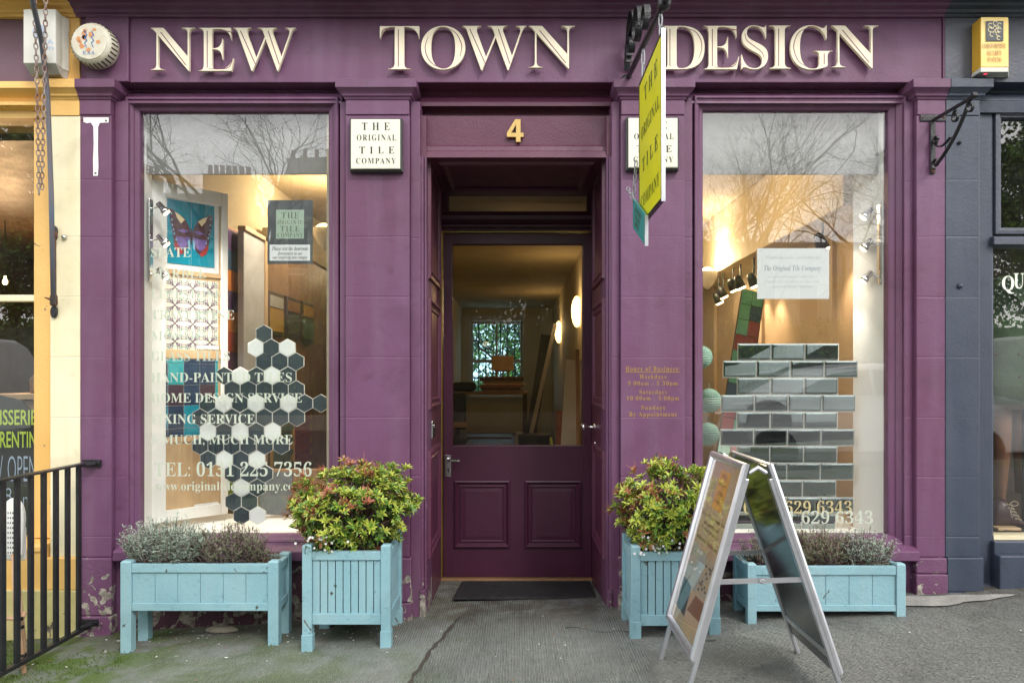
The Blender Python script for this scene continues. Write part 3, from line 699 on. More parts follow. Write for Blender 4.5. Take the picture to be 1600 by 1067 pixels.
for a, c in ((715, 735), (817, 838)):
    mb = MB(); x0, x1 = PX(a, BK-.2), PX(c, BK-.2); mb.box(x0, x1, BK-.2, BK-.16, wz0-.02, wz1+.12)
    mb.ring(x0+.03, x1-.03, wz0+.05, PZ(572, BK), [(0, BK-.201), (.02, BK-.19), (.03, BK-.19)]); mb.ring(x0+.03, x1-.03, PZ(562, BK), wz1+.02, [(0, BK-.201), (.02, BK-.19), (.03, BK-.19)])
    mb.build('shutter', 'offwhite', bw)
MB().box(wx0-.05, wx1+.05, BK+.13, BK+.134, wz0-.05, wz1+.05).build('pane', 'cool_glass', bw)
# doorway and board wall to the right of it
mb = MB(); mb.box(PX(845, BK-.1), .80, BK-.1, BK, -.03, PZ(482, BK)); mb.build('back_panel', 'offwhite', shop)

# ---------------------------------------------------------------- left neighbour: the yellow cafe front
cafe = thing('cafe_building', 'yellow and cream painted cafe front with a dark window at the left edge', 'building', (-2.5, 0, 0))
xl = -5.2; x0, x1 = PX(78), PX(125)-.0006
mb = MB(); shaft(mb, x0, x1, 0.0015, .25, PZ(870), PZ(181), zj(*JO)); mb.build('pilaster', 'cream_paint', cafe, bevel=.003)
MB().cap3(x0+.002, x1, .2, -.004, [(0, PZ(181)), (0, PZ(157))]).build('pilaster_neck', 'yellow_paint', cafe, bevel=.002)
pr = [(0, PZ(157.5)), (.006, PZ(153.5)), (.014, PZ(152.5)), (.016, PZ(149.5)), (.034, PZ(143.5)), (.040, PZ(142.3)), (.040, PZ(129))]
MB().loft([[(x0-o, .2, z), (x0-o, -.0065-o, z), (x1, -.0065-o, z), (x1, .2, z)] for o, z in pr]).build('capital', 'yellow_paint', cafe, bevel=.002)
MB().box(x0-.012, x1, -.017, .2, PZ(920), PZ(870)).build('plinth', 'yellow_paint', cafe, bevel=.005)
MB().box(xl, x1, -.022, .2, -.3, PZ(920)-.001).build('plinth', 'pale_yellow', cafe, bevel=.005)
MB().box(PX(53), PX(123), .006, .3, zT+.001, z_f+.01).build('fascia_block', 'yellow_paint', cafe, bevel=.003)
MB().box(xl, PX(52.6), .022, .3, zT+.001, z_f+.01).build('fascia', 'brown_fascia', cafe)
MB().loft([[(x, y, z) for y, z in CP] for x in (xl, PX(119)-.001)]).build('cornice', 'yellow_paint', cafe)
prof = [(.03, zT), (-.01, zT-.002), (-.02, PZ(140)), (.03, PZ(150)), (.04, PZ(156)), (.01, PZ(158)), (.012, PZ(163)), (.06, PZ(166)), (.06, PZ(178)), (.3, PZ(178)), (.3, zT)]
MB().loft([[(x, y, z) for y, z in prof] for x in (xl, x0-.03)]).build('lintel', 'yellow_paint', cafe)
cx0 = PX(57, GD); cz0, cz1 = PZ(838, GD), PZ(183, GD)
mb = MB(); mb.loft([[(x, y, z) for x, y in [(x0+.001, .3), (x0+.001, .03), (x0-.012, .03), (x0-.018, .045), (x0-.03, .047), (x0-.04, .07), (cx0+.004, .075), (cx0, .09), (cx0, .3)]] for z in (cz0, PZ(165))])
mb.build('window_frame', 'yellow_paint', cafe)
MB().box(xl, cx0, .085, .13, PZ(472, GD), PZ(461, GD)).build('window_bar', 'cream_paint', cafe, bevel=.006)
cp = MB().box(xl, cx0+.005, GD, GD+.006, cz0, cz1+.05).build('pane', 'glass', cafe)
mb = MB(); mb.loft([[(x, y, z) for y, z in [(.13, cz0), (.0, cz0-.015), (-.01, cz0-.03), (-.01, cz0-.05), (.0, cz0-.055), (.0, PZ(920)-.002), (.13, PZ(920)-.002)]] for x in (xl, x0-.012)]); mb.build('stall_riser', 'yellow_paint', cafe)
MB().box(xl, x1, .3, .5, z_f+.2, 6.5).build('upper_wall', 'stone', cafe)
mb = MB(); mb.box(xl, -2.21, .3, 5, 2.45, 2.6); mb.box(xl, -2.21, 5, 5.1, -.3, 2.6); mb.box(xl-.1, xl, .0, 5.1, -.3, 3); mb.box(xl, -2.21, .2, 5, -.3, .02); mb.box(-2.26, -2.205, .31, 5, .02, 2.45)
mb.build('cafe_interior', 'dark_wood', cafe)
MB().box(xl, -2.3, .25, .75, .02, .5).build('window_seat', 'dark_wood', cafe, bevel=.01)

# ---------------------------------------------------------------- right neighbour: blue-grey front
blue = thing('blue_building', 'blue grey painted shop front with a dark window at the right edge', 'building', (2.5, 0, .15))
x0, x1 = PX(1477)+.0006, PX(1530); xr = 5.2
mb = MB(); shaft(mb, x0, x1, -.002, .25, PZ(870), PZ(181), zj(*JO)); mb.build('pilaster', 'blue_paint', blue, bevel=.003)
MB().cap3(x0, x1-.002, .2, -.007, [(0, PZ(181)), (0, PZ(157))]).build('pilaster_neck', 'blue_paint', blue, bevel=.002)
MB().loft([[(x0, .2, z), (x0, -.010-o, z), (x1+o, -.010-o, z), (x1+o, .2, z)] for o, z in pr]).build('capital', 'blue_paint', blue, bevel=.002)
mb = MB(); mb.box(x0, x1+.01, -.020, .2, .16, PZ(870)); mb.box(x0, x1+.016, -.03, .2, -.1, .159); mb.build('plinth', 'blue_paint', blue, bevel=.004)
MB().box(PX(1478), xr, .006, .3, zT+.001, z_f+.01).build('fascia', 'blue_frame', blue)
MB().loft([[(x, y, z) for y, z in CP] for x in (PX(1474.4)+.001, xr)]).build('cornice', 'blue_paint', blue)
prof = [(.02, zT), (.10, zT-.002), (.10, PZ(146, .1)), (.07, PZ(150, .07)), (.06, PZ(157, .06)), (.045, PZ(158, .045)), (.05, PZ(176, .05)), (.3, PZ(176, .05)), (.3, zT)]
MB().loft([[(x, y, z) for y, z in prof] for x in (x1+.002, xr)]).build('lintel', 'blue_paint', blue)
bx = PX(1548, GD)
mb = MB(); mb.loft([[(x, y, z) for x, y in [(x1+.0, .3), (x1+.0, .02), (x1+.012, .022), (x1+.016, .04), (x1+.03, .042), (x1+.034, .07), (bx-.012, .072), (bx, .08), (bx, .3)]] for z in (-.1, PZ(176, .05))])
mb.build('window_frame', 'blue_paint', blue, bevel=.001)
mb = MB(); mb.ring(bx+.001, xr, PZ(368, GD), PZ(177, GD), [(0, .12), (0, .062), (.02, .06), (.024, .07), (.032, .07), (.036, .10)])
mb.loft([[(x, y, z) for y, z in [(.12, PZ(369, .06)), (.05, PZ(370, .06)), (.04, PZ(373, .06)), (.04, PZ(383, .06)), (.07, PZ(385, .06)), (.12, PZ(386, .06))]] for x in (bx-.02, xr)])
mb.build('window_frame', 'blue_frame', blue, bevel=.002)
bz0, bz1 = PZ(835, GD), PZ(386, GD)
MB().box(bx-.005, xr, GD, GD+.006, bz0-.01, PZ(190, GD)).build('pane', 'glass', blue)
MB().box(bx, xr, .075, .16, bz0-.02, bz0).build('window_sill', 'cream_paint', blue)
mb = MB(); mb.box(bx-.02, xr, .04, .2, PZ(866, .04), bz0-.021); mb.box(bx-.02, xr, -.004, .2, -.1, PZ(868)); mb.build('stall_riser', 'blue_paint', blue, bevel=.006)
mb = MB(); wtext(mb, 'Q', 1565.5, 1585, 431, 459, GD-.002, style='bold'); wtext(mb, 'U', 1584, 1600, 427, 451, GD-.002)
mb.build('window_lettering', 'vinyl', blue)
MB().box(2.13, xr, .05, .35, z_f+.22, 6.5).build('upper_wall', 'stone', blue)
mb = MB(); mb.box(2.30, 2.36, .3, 1.6, -.3, 2.7); mb.box(2.3, xr, 1.6, 1.7, -.3, 2.8); mb.box(xr, xr+.1, 0, 4, -.3, 3); mb.box(2.3, xr, .17, 1.6, -.3, bz0-.002); mb.box(2.3, xr, .171, 1.6, 2.7, 2.8)
mb.build('blue_shop_interior', 'dark_wood', blue)

# ---------------------------------------------------------------- signs on the front
sg = thing('shop_name_sign', 'big raised cream letters with dark red inlay across the purple fascia reading NEW TOWN DESIGN', 'sign', (0, 0, zT))
LET = [('N', 235, 304.5, 44, 111), ('E', 310, 365, 44, 111), ('W', 364, 462, 44, 111), ('T', 593.5, 655, 41.5, 108.5), ('O', 658, 727, 41, 109), ('W', 722, 823, 41, 110), ('N', 826, 898.5, 41, 107.5),
       ('D', 1034, 1101, 41, 108.5), ('E', 1099, 1155, 41, 108.5), ('S', 1158.5, 1200, 40, 109), ('I', 1202, 1236, 40.5, 107.5), ('G', 1235, 1301, 40, 109), ('N', 1299, 1373, 40.5, 107)]
INL = {'N': [[(.23, .90), (.80, .13)]], 'E': [[(.25, .93), (.25, .07)], [(.55, .93), (.93, .90), (.97, .74)], [(.3, .045), (.82, .06), (.97, .25)]], 'W': [[(.12, .93), (.36, .14)], [(.56, .93), (.74, .14)]],
       'T': [[(.47, .93), (.47, .06)], [(.05, .80), (.10, .93), (.40, .955)]], 'O': [[(.16, .75), (.09, .5), (.16, .25), (.3, .1), (.48, .04)], [(.62, .94), (.80, .82), (.90, .62), (.92, .5), (.88, .3)]],
       'D': [[(.19, .93), (.19, .07)], [(.5, .95), (.76, .88), (.91, .68), (.93, .45), (.86, .25)]], 'S': [[(.13, .82), (.2, .66), (.5, .52), (.78, .38), (.84, .26)]], 'I': [[(.43, .93), (.43, .06)]],
       'G': [[(.45, .95), (.2, .84), (.09, .6), (.09, .42), (.2, .18), (.4, .06)], [(.80, .36), (.80, .12)]]}
for ch, a, c, t0, t1 in LET:
    mb = MB(); y = -.022; x0, x1, z0, z1 = PX(a, y), PX(c, y), PZ(t1, y), PZ(t0, y)
    mb.text(ch, wall_frame(0), x0, x1, z0, z1, t=.013, ext=.018, off=-.011, res=8)
    lt = mb.build('letter', ['cream_letter'], sg, bevel=.0012, seg=2)
    mb = MB()
    for pl in INL[ch]:
        P = [V((x0+(x1-x0)*u, -.0222, z0+(z1-z0)*w)) for u, w in pl]
        if len(P) > 2:                                   # smooth the curved inlays
            Q = []
            for k in range(len(P)-1):
                p0, p1, p2, p3 = P[max(0, k-1)], P[k], P[k+1], P[min(len(P)-1, k+2)]
                for tt in (0, .25, .5, .75):
                    Q.append(.5*((2*p1)+(-p0+p2)*tt+(2*p0-5*p1+4*p2-p3)*tt*tt+(-p0+3*p1-3*p2+p3)*tt**3))
            P = Q+[P[-1]]
        lo = []
        for k, p in enumerate(P):
            d = (P[min(k+1, len(P)-1)]-P[max(k-1, 0)]).normalized(); n = V((-d.z, 0, d.x))*.0021*(.35+.65*math.sin(math.pi*min(1, max(0, (k+.35)/(len(P)-.3)))) if len(P) > 2 else 1)
            lo.append([p-n, p+n])
        mb.loft(lo, cap=False, closed=False)
    mb.build('inlay', 'maroon_line', lt)
mb = MB(); fx_ = lambda p: PX(792+26*p, .09); fz_ = lambda p: PZ(222-35*p, .09)
for pl in ([(.55, 0), (.82, 0), (.82, .22), (.55, .22)], [(0, .22), (.55, .22), (.55, .40), (0, .40)], [(.55, .22), (.82, .22), (.82, .40), (.55, .40)], [(.82, .22), (1, .22), (1, .40), (.82, .40)], [(.55, .40), (.82, .40), (.82, 1), (.55, 1)], [(0, .40), (.25, .40), (.55, .76), (.55, 1), (.50, 1)]):
    mb.prism([(fx_(a), fz_(c)) for a, c in pl], .088, .108)
solo(mb, 'house_number', 'gold_paint', 'gold house number 4 on the purple board above the door', 'house number')

def plaque(a, c, t0, t1, lab):
    y = -.045; x0, x1, z0, z1 = PX(a, y), PX(c, y), PZ(t1, y), PZ(t0, y)
    t = thing('wall_plaque', lab, 'sign', ((x0+x1)/2, 0, z0), 'square company plaques either side of the door')
    MB().ring(x0, x1, z0, z1, [(0, -.001), (0, -.030), (.002, -.032), (.012, -.0445)], True).build('plaque_edge', 'plaque_edge', t)
    MB().ring(x0+.009, x1-.009, z0+.009, z1-.009, [(0, -.040), (0, -.046), (.004, -.048)], True).build('plaque_face', 'plaque_cream', t)
    mb = MB(); k = (c-a)/83
    for s, u0, u1, v0, v1 in (('THE', 20, 64, 8, 19.5), ('ORIGINAL', 12, 74, 26.5, 36), ('TILE', 16, 71, 45.5, 56), ('COMPANY', 11, 73.5, 63, 72)):
        wtext(mb, s, a+u0*k, a+u1*k, t0+v0, t0+v1, -.0492, off=-.008, space=1.9 if len(s) < 5 else 1.25)
    mb.build('lettering', 'charcoal_ink', t)
plaque(545.5, 628, 184, 267, 'square cream plaque with black edge left of the door reading THE ORIGINAL TILE COMPANY')
plaque(979, 1061.5, 182, 265, 'square cream plaque right of the door, partly hidden behind the hanging yellow sign')

# hanging sign, its iron bracket and the little teal sign
XB = .54
def spiral(cy, cz, r0, r1, a0, a1, n=22): return [(XB, cy+(r0+(r1-r0)*k/n)*math.cos(a0+(a1-a0)*k/n), cz+(r0+(r1-r0)*k/n)*math.sin(a0+(a1-a0)*k/n)) for k in range(n+1)]
br = thing('sign_bracket', 'black wrought iron bracket with scrolls sticking out of the fascia above the yellow sign', 'bracket', (XB, 0, 2.6))
mb = MB(); mb.tube([(XB, .01, 2.655), (XB, -.2, 2.635), (XB, -.45, 2.615), (XB, -.95, 2.565), (XB, -1.12, 2.56)], [.012, .013, .013, .013, .010], 8)
mb.lathe((XB, -.93, 2.567), [(.012, -.02), (.024, -.012), (.026, .012), (.012, .024)], 12, 'y'); mb.lathe((XB, .008, 2.655), [(.03, 0), (.028, -.006), (.014, -.010)], 12, 'y')
mb.build('bar', 'black_iron', br, smooth=True)
mb = MB()
def strap(mb, pts, w=.030, t=.007):
    lo = []
    for k, p in enumerate(pts):
        p = V(p); d = (V(pts[min(k+1, len(pts)-1)])-V(pts[max(k-1, 0)])).normalized(); n = V((0, -d.z, d.y))*t/2
        lo.append([p+n+V((-w/2, 0, 0)), p+n+V((w/2, 0, 0)), p-n+V((w/2, 0, 0)), p-n+V((-w/2, 0, 0))])
    mb.loft(lo)
strap(mb, [(XB, -.0, 2.70), (XB, -.03, 2.80)]+spiral(-.15, 2.795, .12, .10, R(160), R(20), 12)+[(XB, -.07, 2.71)]); strap(mb, spiral(-.135, 2.755, .055, .018, R(-20), R(330), 20))
strap(mb, spiral(-.32, 2.76, .10, .022, R(200), R(-250), 26)); strap(mb, spiral(-.52, 2.70, .065, .02, R(200), R(-200), 20), .026)
mb.tube([(XB, .0, 2.84), (XB, -.05, 2.85), (XB, -.1, 2.835)], .009, 8)
mb.build('scroll', 'black_iron', br)
hs = thing('hanging_sign', 'yellow double sided board reading THE ORIGINAL TILE COMPANY hanging from the scrolled bracket', 'sign', (XB, -.65, 1.85))
ya, yb = 2.78-CAM, 3.28-CAM; za, zb2 = 1.858, 2.472
FRL = (V((XB-.0065, yb, 0)), V((0, -1, 0)), V((0, 0, 1)), V((-1, 0, 0)))       # left face: reads from the wall outwards
MB().box(XB-.006, XB+.006, ya+.004, yb-.002, za+.004, zb2-.004).build('board', 'sign_yellow', hs)
MB().box(XB-.0075, XB+.0075, ya-.006, ya+.006, za-.01, zb2+.012).build('edge_trim', 'aluminium', hs)
mb = MB(); mb.box(XB-.0075, XB+.0075, ya+.006, yb, za-.006, za+.004); mb.box(XB-.0075, XB+.0075, ya+.006, yb, zb2-.008, zb2+.003); mb.box(XB-.0075, XB+.0075, yb-.002, yb+.008, za-.006, zb2+.003); mb.build('edge_channel', 'black_iron', hs)
mb = MB(); wd = .5; hh = zb2-za
for s, u0, u1, v0, v1 in (('THE', .13, .42, .80, .90), ('ORIGINAL', .05, .46, .575, .66), ('TILE', .08, .43, .34, .43), ('COMPANY', .04, .46, .10, .185)):
    mb.text(s, FRL, u0, u1, za+v0*hh, za+v1*hh, t=.0006, off=-.002, space=1.6 if len(s) < 5 else 1.15)
mb.text('THE', (V((XB+.0065, ya, 0)), V((0, 1, 0)), V((0, 0, 1)), V((1, 0, 0))), .1, .4, za+.8*hh, za+.9*hh, t=.0006)
mb.build('lettering', 'sign_ink', hs)
def link_chain(mb, p, q, n, r=.010, w=.0022, sx=.6):
    p, q = V(p), V(q); d = (q-p)/n; dn = d.normalized(); a = dn.orthogonal().normalized(); b2 = dn.cross(a)
    for i in range(n):
        c = p+d*(i+.5); s = a if i % 2 else b2; L2 = d.length*.62
        mb.tube([c+dn*(L2*math.cos(t))+s*(r*sx*math.sin(t)) for t in [2*math.pi*k/10 for k in range(11)]], w, 5, cap=False)
mb = MB()
for y in (yb-.06, ya+.05):
    zb_ = 2.655-.0885*(-y)
    mb.tube([(XB, y, zb_+.015), (XB+.014, y, zb_), (XB, y, zb_-.015), (XB-.004, y, zb_-.03)], .004, 6); link_chain(mb, (XB, y, zb_-.02), (XB, y, zb2), 2, .012, .003)
mb.build('hook', 'galvanised', hs)
ts = thing('small_hanging_sign', 'small teal board dangling askew on a chain beside the lower corner of the yellow sign', 'sign', (.53, -.5, 1.75))
A, B_, C_, D_ = V((.515, -.35, 1.99)), V((.515, -.665, 1.85)), V((.515, -.665, 1.729)), V((.515, -.35, 1.862))
Uu = (B_-A).normalized(); Vv = (A-D_).normalized(); Nn = V((-1, 0, 0)); L_ = (B_-A).length
frs = (D_, Uu, V((0, 0, 1)), Nn)
t_ = V((.010, 0, 0)); mb = MB(); mb.loft([[D_, C_, B_, A], [D_+t_, C_+t_, B_+t_, A+t_]]); mb.build('board', 'sign_teal', ts)
mb = MB(); n_ = Uu*.008; mb.loft([[C_-V((.002, 0, 0)), B_-V((.002, 0, 0)), B_-V((.002, 0, 0))+n_, C_-V((.002, 0, 0))+n_], [C_+t_*1.2, B_+t_*1.2, B_+t_*1.2+n_, C_+t_*1.2+n_]]); mb.build('edge_trim', 'aluminium', ts)
mb = MB()
for i, s in enumerate(('HAND PAINTED', 'TILES', 'OPEN')): mb.text(s, frs, .06, .24-.03*i, .088-.032*i, .108-.032*i, t=.001)
if 0: pass
mb.build('lettering', 'sign_ink', ts)
mb = MB(); link_chain(mb, (XB-.02, yb+.0, 2.14), (.515, -.36, 1.98), 6, .012, .0028); link_chain(mb, (.515, -.34, 1.995), (.50, -.29, 2.055), 3, .012, .0028); mb.build('chain', 'galvanised', ts)

# wrought iron bracket on the right pilaster
XR = 2.03; br2 = thing('wall_bracket', 'empty black wrought iron bracket on the pilaster where purple meets blue', 'bracket', (XR, 0, 2.2))
mb = MB(); mb.box(PX(1437), PX(1477), -.007, 0, PZ(190), PZ(180)); mb.box(PX(1452), PX(1460), -.012, -.0022, PZ(272), PZ(191)); mb.build('wall_plate', 'black_iron', br2, bevel=.0015)
mb = MB(); mb.lathe((PX(1440.5), -.007, PZ(184.5)), [(.006, 0), (.004, -.004)], 8, 'y'); mb.lathe((PX(1473.5), -.007, PZ(184.5)), [(.006, 0), (.004, -.004)], 8, 'y'); mb.lathe((PX(1456), -.012, PZ(268)), [(.010, 0), (.007, -.006)], 10, 'y'); mb.build('bolt', 'rust', br2)
mb = MB(); mb.bar((XR, -.005, 2.452), (XR, -.335, 2.447), .014, .012); mb.bar((XR, -.335, 2.447), (XR, -.35, 2.455), .02, .02); mb.build('arm', 'black_iron', br2, bevel=.001)
def sp2(cy, cz, r0, r1, a0, a1, n=20): return [(XR, cy+(r0+(r1-r0)*k/n)*math.cos(a0+(a1-a0)*k/n), cz+(r0+(r1-r0)*k/n)*math.sin(a0+(a1-a0)*k/n)) for k in range(n+1)]
def bez(a, b, c, n=14): return [tuple(V(a)*(1-t)**2+V(b)*2*t*(1-t)+V(c)*t*t) for t in [k/n for k in range(n+1)]]
mb = MB(); strap(mb, bez((XR, -.03, 2.225), (XR, -.20, 2.29), (XR, -.30, 2.435)), .013, .010); mb.build('brace', 'black_iron', br2)
mb = MB(); strap(mb, bez((XR, -.16, 2.325), (XR, -.07, 2.28), (XR, -.025, 2.335), 10)+sp2(-.035, 2.345, .025, .008, R(200), R(-200))[2:], .012, .006)
strap(mb, sp2(-.035, 2.235, .028, .008, R(-60), R(330)), .012, .006); strap(mb, sp2(-.20, 2.405, .030, .010, R(100), R(-300)), .012, .006); strap(mb, sp2(-.315, 2.41, .030, .008, R(90), R(-330)), .012, .006); mb.build('scroll', 'black_iron', br2)
mb = MB(); mb.lathe((PX(1498), -.003, PZ(224)), [(.009, 0), (.008, -.010), (.004, -.016)], 10, 'y')
solo(mb, 'wall_bolt', 'black_iron', 'small dark bolt in the blue pilaster just below the wrought iron bracket', 'bolt', smooth=True)
mb = MB(); mb.lathe((PX(1499), -.003, PZ(447)), [(.014, 0), (.012, -.010), (.004, -.016)], 12, 'y')
solo(mb, 'wall_bolt', 'blue_paint', 'round painted bolt head halfway up the blue pilaster', 'bolt', smooth=True)
mb = MB(); mb.lathe((PX(101), .001, PZ(371)), [(.012, 0), (.011, -.012), (.005, -.018)], 12, 'y')
solo(mb, 'wall_bolt', 'chrome', 'round metal bolt on the cream pilaster beside the awning arm', 'bolt', smooth=True)

# alarm boxes
al = thing('round_alarm', 'round ribbed off white alarm marked E.S.S. left of the big letters', 'alarm', (PX(153), 0, PZ(105)))
c = (PX(156), 0, PZ(78.5)); mb = MB()
mb.lathe(c, [(.088, .0), (.100, -.004), (.104, -.03), (.100, -.07), (.086, -.088), (.083, -.089)], 48, 'y'); mb.build('casing', 'aged_plastic', al, smooth=True)
mb = MB()
for k in range(30):
    a = 2*math.pi*k/30; u = V((math.cos(a), 0, math.sin(a))); o0 = V(c)+u*.1015+V((0, -.028, 0)); o1 = V(c)+u*.0975+V((0, -.073, 0))
    mb.bar(o0, o1, .0065, .007, up=tuple(u))
mb.build('vent', 'black', al)
mb = MB(); mb.lathe((c[0], -.089, c[2]), [(.084, 0), (.083, -.003)], 40, 'y'); face = mb.build('disc', 'aged_plastic', al)
fc = (V((c[0], -.0925, c[2])), V((1, 0, 0)), V((0, 0, 1)), V((0, -1, 0))); mb = MB()
random.seed(5)
for k in range(11):
    a = random.uniform(0, 6.28); r = random.uniform(.02, .06); q = random.uniform(.008, .016); cx_, cy_ = r*math.cos(a), r*math.sin(a)*.9+.008
    mb.flat(fc, [(cx_+q*random.uniform(.6, 1.2)*math.cos(b_), cy_+q*random.uniform(.6, 1.2)*math.sin(b_)) for b_ in [2*math.pi*j/7 for j in range(7)]], .0003)
mb.m(1)
for dx in (-.016, .016):
    pts = [(dx-.004, .05), (dx+.006, .03), (dx-.006, .02), (dx+.007, .004), (dx-.006, -.006), (dx+.004, -.028)]
    for p, q in zip(pts, pts[1:]): mb.bar(fc[0]+fc[1]*p[0]+fc[2]*p[1]+fc[3]*.0008, fc[0]+fc[1]*q[0]+fc[2]*q[1]+fc[3]*.0008, .004, .0006, up=(0, 1, 0))
mb.text('E.S.S.', fc, -.03, .03, -.062, -.046, t=.0008)
mb.build('emblem', ['orange_wash', 'blue_ink'], face)

al = thing('alarm_box', 'weathered white alarm box behind the chains on the yellow cafe front', 'alarm', (PX(80), 0, PZ(130)))
x0, x1, z0, z1 = PX(53, -.02), PX(108, 0), PZ(124), PZ(30)
mb = MB(); xm = PX(87, -.10); y1 = -.10
mb.loft([[(x0, .004, z), (x0, y1, z), (xm, y1, z), (x1-.012, -.035, z), (x1, -.004, z), (x1, .004, z)] for z in (z0+.035, z1)]); mb.build('casing', 'white_plastic', al, bevel=.004)
mb = MB(); mb.loft([[(x0+.002, .004, z0-.0), (x0+.006, y1+.045, z0), (xm-.004, y1+.045, z0), (x1-.02, -.02, z0), (x1-.01, .004, z0), (x1-.01, .005, z0)], [(x0+.002, .004, z0+.034), (x0+.002, y1+.004, z0+.034), (xm, y1+.004, z0+.034), (x1-.014, -.033, z0+.034), (x1-.004, -.004, z0+.034), (x1-.004, .004, z0+.034)]]); mb.build('base', 'gray_white', al, bevel=.004)
mb = MB(); f1 = wall_frame(y1); w_ = xm-x0
mb.add([(x0+w_*.5+.032*math.cos(a), y1-.0012, z1-.11+.036*math.sin(a)) for a in [2*math.pi*k/24 for k in range(24)]], [tuple(range(24))])
mb.text('TIA', f1, x0+w_*.50, x0+w_*.94, z0+.125, z0+.150, t=.0012, style='sans', off=.02); mb.text('rm', f1, x0+w_*.56, x0+w_*.94, z0+.098, z0+.113, t=.0012, style='sans', off=.02); mb.build('marking', 'pale_blue', al)

al = thing('alarm_box', 'yellow alarm box with red lamp reading CORSTORPHINE SECURITY SYSTEMS', 'alarm', (PX(1548), 0, PZ(122)))
y1 = -.075; xf0, xf1, xb0, xb1 = PX(1532.5, y1), PX(1575.5, y1), PX(1519, 0), PX(1577, 0); z0, zm, z1 = PZ(121, 0), PZ(105.5, y1), PZ(27, y1)
mb = MB(); mb.loft([[(xb0, .005, z), (xf0, y1, z), (xf1, y1, z), (xb1, .005, z)] for z in (zm, z1)]); cs = mb.build('casing', ['yellow_plastic', 'amber_plastic'], al, bevel=.004)
cs.data.polygons[0].material_index = 1  # left face coloured darker amber, the side turned from the light
mb = MB(); mb.loft([[(xb0, .005, z0), (xf0+.004, y1+.03, z0), (xf1-.004, y1+.03, z0), (xb1, .005, z0)], [(xb0, .005, zm-.012), (xf0, y1+.001, zm-.022), (xf1, y1+.001, zm-.022), (xb1, .005, zm-.012)], [(xb0, .005, zm-.001), (xf0, y1+.0, zm-.001), (xf1, y1+.0, zm-.001), (xb1, .005, zm-.001)]]); mb.build('base', 'white_plastic', al, bevel=.003)
mb = MB(); mb.lathe((PX(1541, y1+.03), y1+.022, z0+.018), [(.020, .02), (.019, -.001), (.010, -.008)], 16, 'y'); mb.build('lamp', 'red_lens', al, smooth=True)
mb = MB(); f1 = wall_frame(y1-.003); u0, u1 = PX(1540, y1), PX(1567, y1); v0, v1 = PZ(65, y1), PZ(34, y1)
mb.plate(f1, u0, u1, v0, v1, 0, .0015); lb = mb.build('label', 'poster_slate', al)
mb = MB(); random.seed(2)
cxm, czm = (u0+u1)/2, (v0+v1)/2
def squig(pts, w=.0032):
    for p, q in zip(pts, pts[1:]): mb.bar((cxm+p[0], y1-.0052, czm+p[1]), (cxm+q[0], y1-.0052, czm+q[1]), w, .001, up=(0, 1, 0))
for cx_, cz_, r in ((-.022, .028, .008), (.002, .036, .010), (.022, .028, .009), (-.024, .006, .009), (.0, .012, .009), (.022, .004, .009), (-.014, -.016, .010), (.012, -.014, .008), (.018, -.034, .008)):
    squig([(cx_+r*math.cos(a), cz_+r*math.sin(a)*1.1) for a in [R(20+40*k) for k in range(8)]])
squig([(-.02, .02), (.0, .0), (.012, -.03)]); squig([(.02, .02), (.0, .005), (-.01, -.01)])
mb.build('emblem', 'wing_cream', lb)
mb = MB()
for s, a, c, t0, t1 in (('CORSTORPHINE', 1535, 1572, 68, 76), ('SECURITY', 1542, 1565.5, 79, 87), ('SYSTEMS', 1543, 1565, 89.5, 97)): wtext(mb, s, a, c, t0, t1, y1-.004, off=-.01)
mb.build('lettering', 'brown_ink', al)

# awning arm and its chains on the cafe front
aw = thing('awning_arm', 'folded blue grey awning arm with rusty joint running down the cream pilaster', 'awning', (PX(82), 0, PZ(497)))
mb = MB(); mb.tube([(PX(83.5, -.05), -.05, PZ(476, -.05)), (PX(80, -.05), -.05, PZ(300, -.05)), (PX(74.5, -.06), -.06, PZ(150, -.06)), (PX(71.5, -.08), -.08, PZ(118, -.08)), (PX(64, -.16), -.16, PZ(60, -.16)), (PX(52, -.32), -.32, PZ(8, -.32)), (PX(40, -.5), -.5, PZ(-60, -.5))], [.0115]*7, 10); mb.build('arm', 'grey_pole', aw, smooth=True)
mb = MB(); mb.tube([(PX(85, -.035), -.035, PZ(362, -.035)), (PX(85.5, -.035), -.035, PZ(478, -.035))], .008, 8)
mb.lathe((PX(85, -.03), -.03, PZ(375, -.03)), [(.010, 0), (.014, .01), (.014, .03), (.010, .04)], 12); mb.lathe((PX(84, -.035), -.035, PZ(478, -.035)), [(.013, 0), (.017, .01), (.017, .045), (.012, .055)], 12)
mb.tube([(PX(70, -.05), -.05, PZ(465, -.05)), (PX(86, -.04), -.04, PZ(470, -.04))], [.003, .008], 8); mb.build('rod', 'rust', aw, smooth=True)
mb = MB()
for t0, t1 in ((353, 372), (478, 497)):
    x, z0, z1 = PX(85.5), PZ(t1), PZ(t0); lo = []
    for y, i in ((.0, 0), (-.010, 0), (-.014, .004)):
        lo.append([(x+(.0165-i)*math.cos(a), y, (z0+z1)/2+((z1-z0)/2-i)*(math.sin(a))) for a in [2*math.pi*k/20 for k in range(20)]])
    mb.loft(lo)
mb.build('wall_fixing', 'black_iron', aw)
def chain_loop(name, lab, strands, n):
    mb = MB()
    for p, q, k in strands: link_chain(mb, p, q, k, .013, .0030, .62)
    return solo(mb, name, 'rusty_chain', lab, 'chain', 'rusty chains hanging over the cafe front')
D_ = -.20
chain_loop('chain', 'rusty chain hanging nearest the window edge of the yellow cafe front', [((PX(53, D_), D_, PZ(-30, D_)), (PX(58, D_), D_, PZ(140, D_)), 19), ((PX(58, D_), D_, PZ(140, D_)), (PX(61, D_), D_, PZ(304, D_)), 19)], 0)
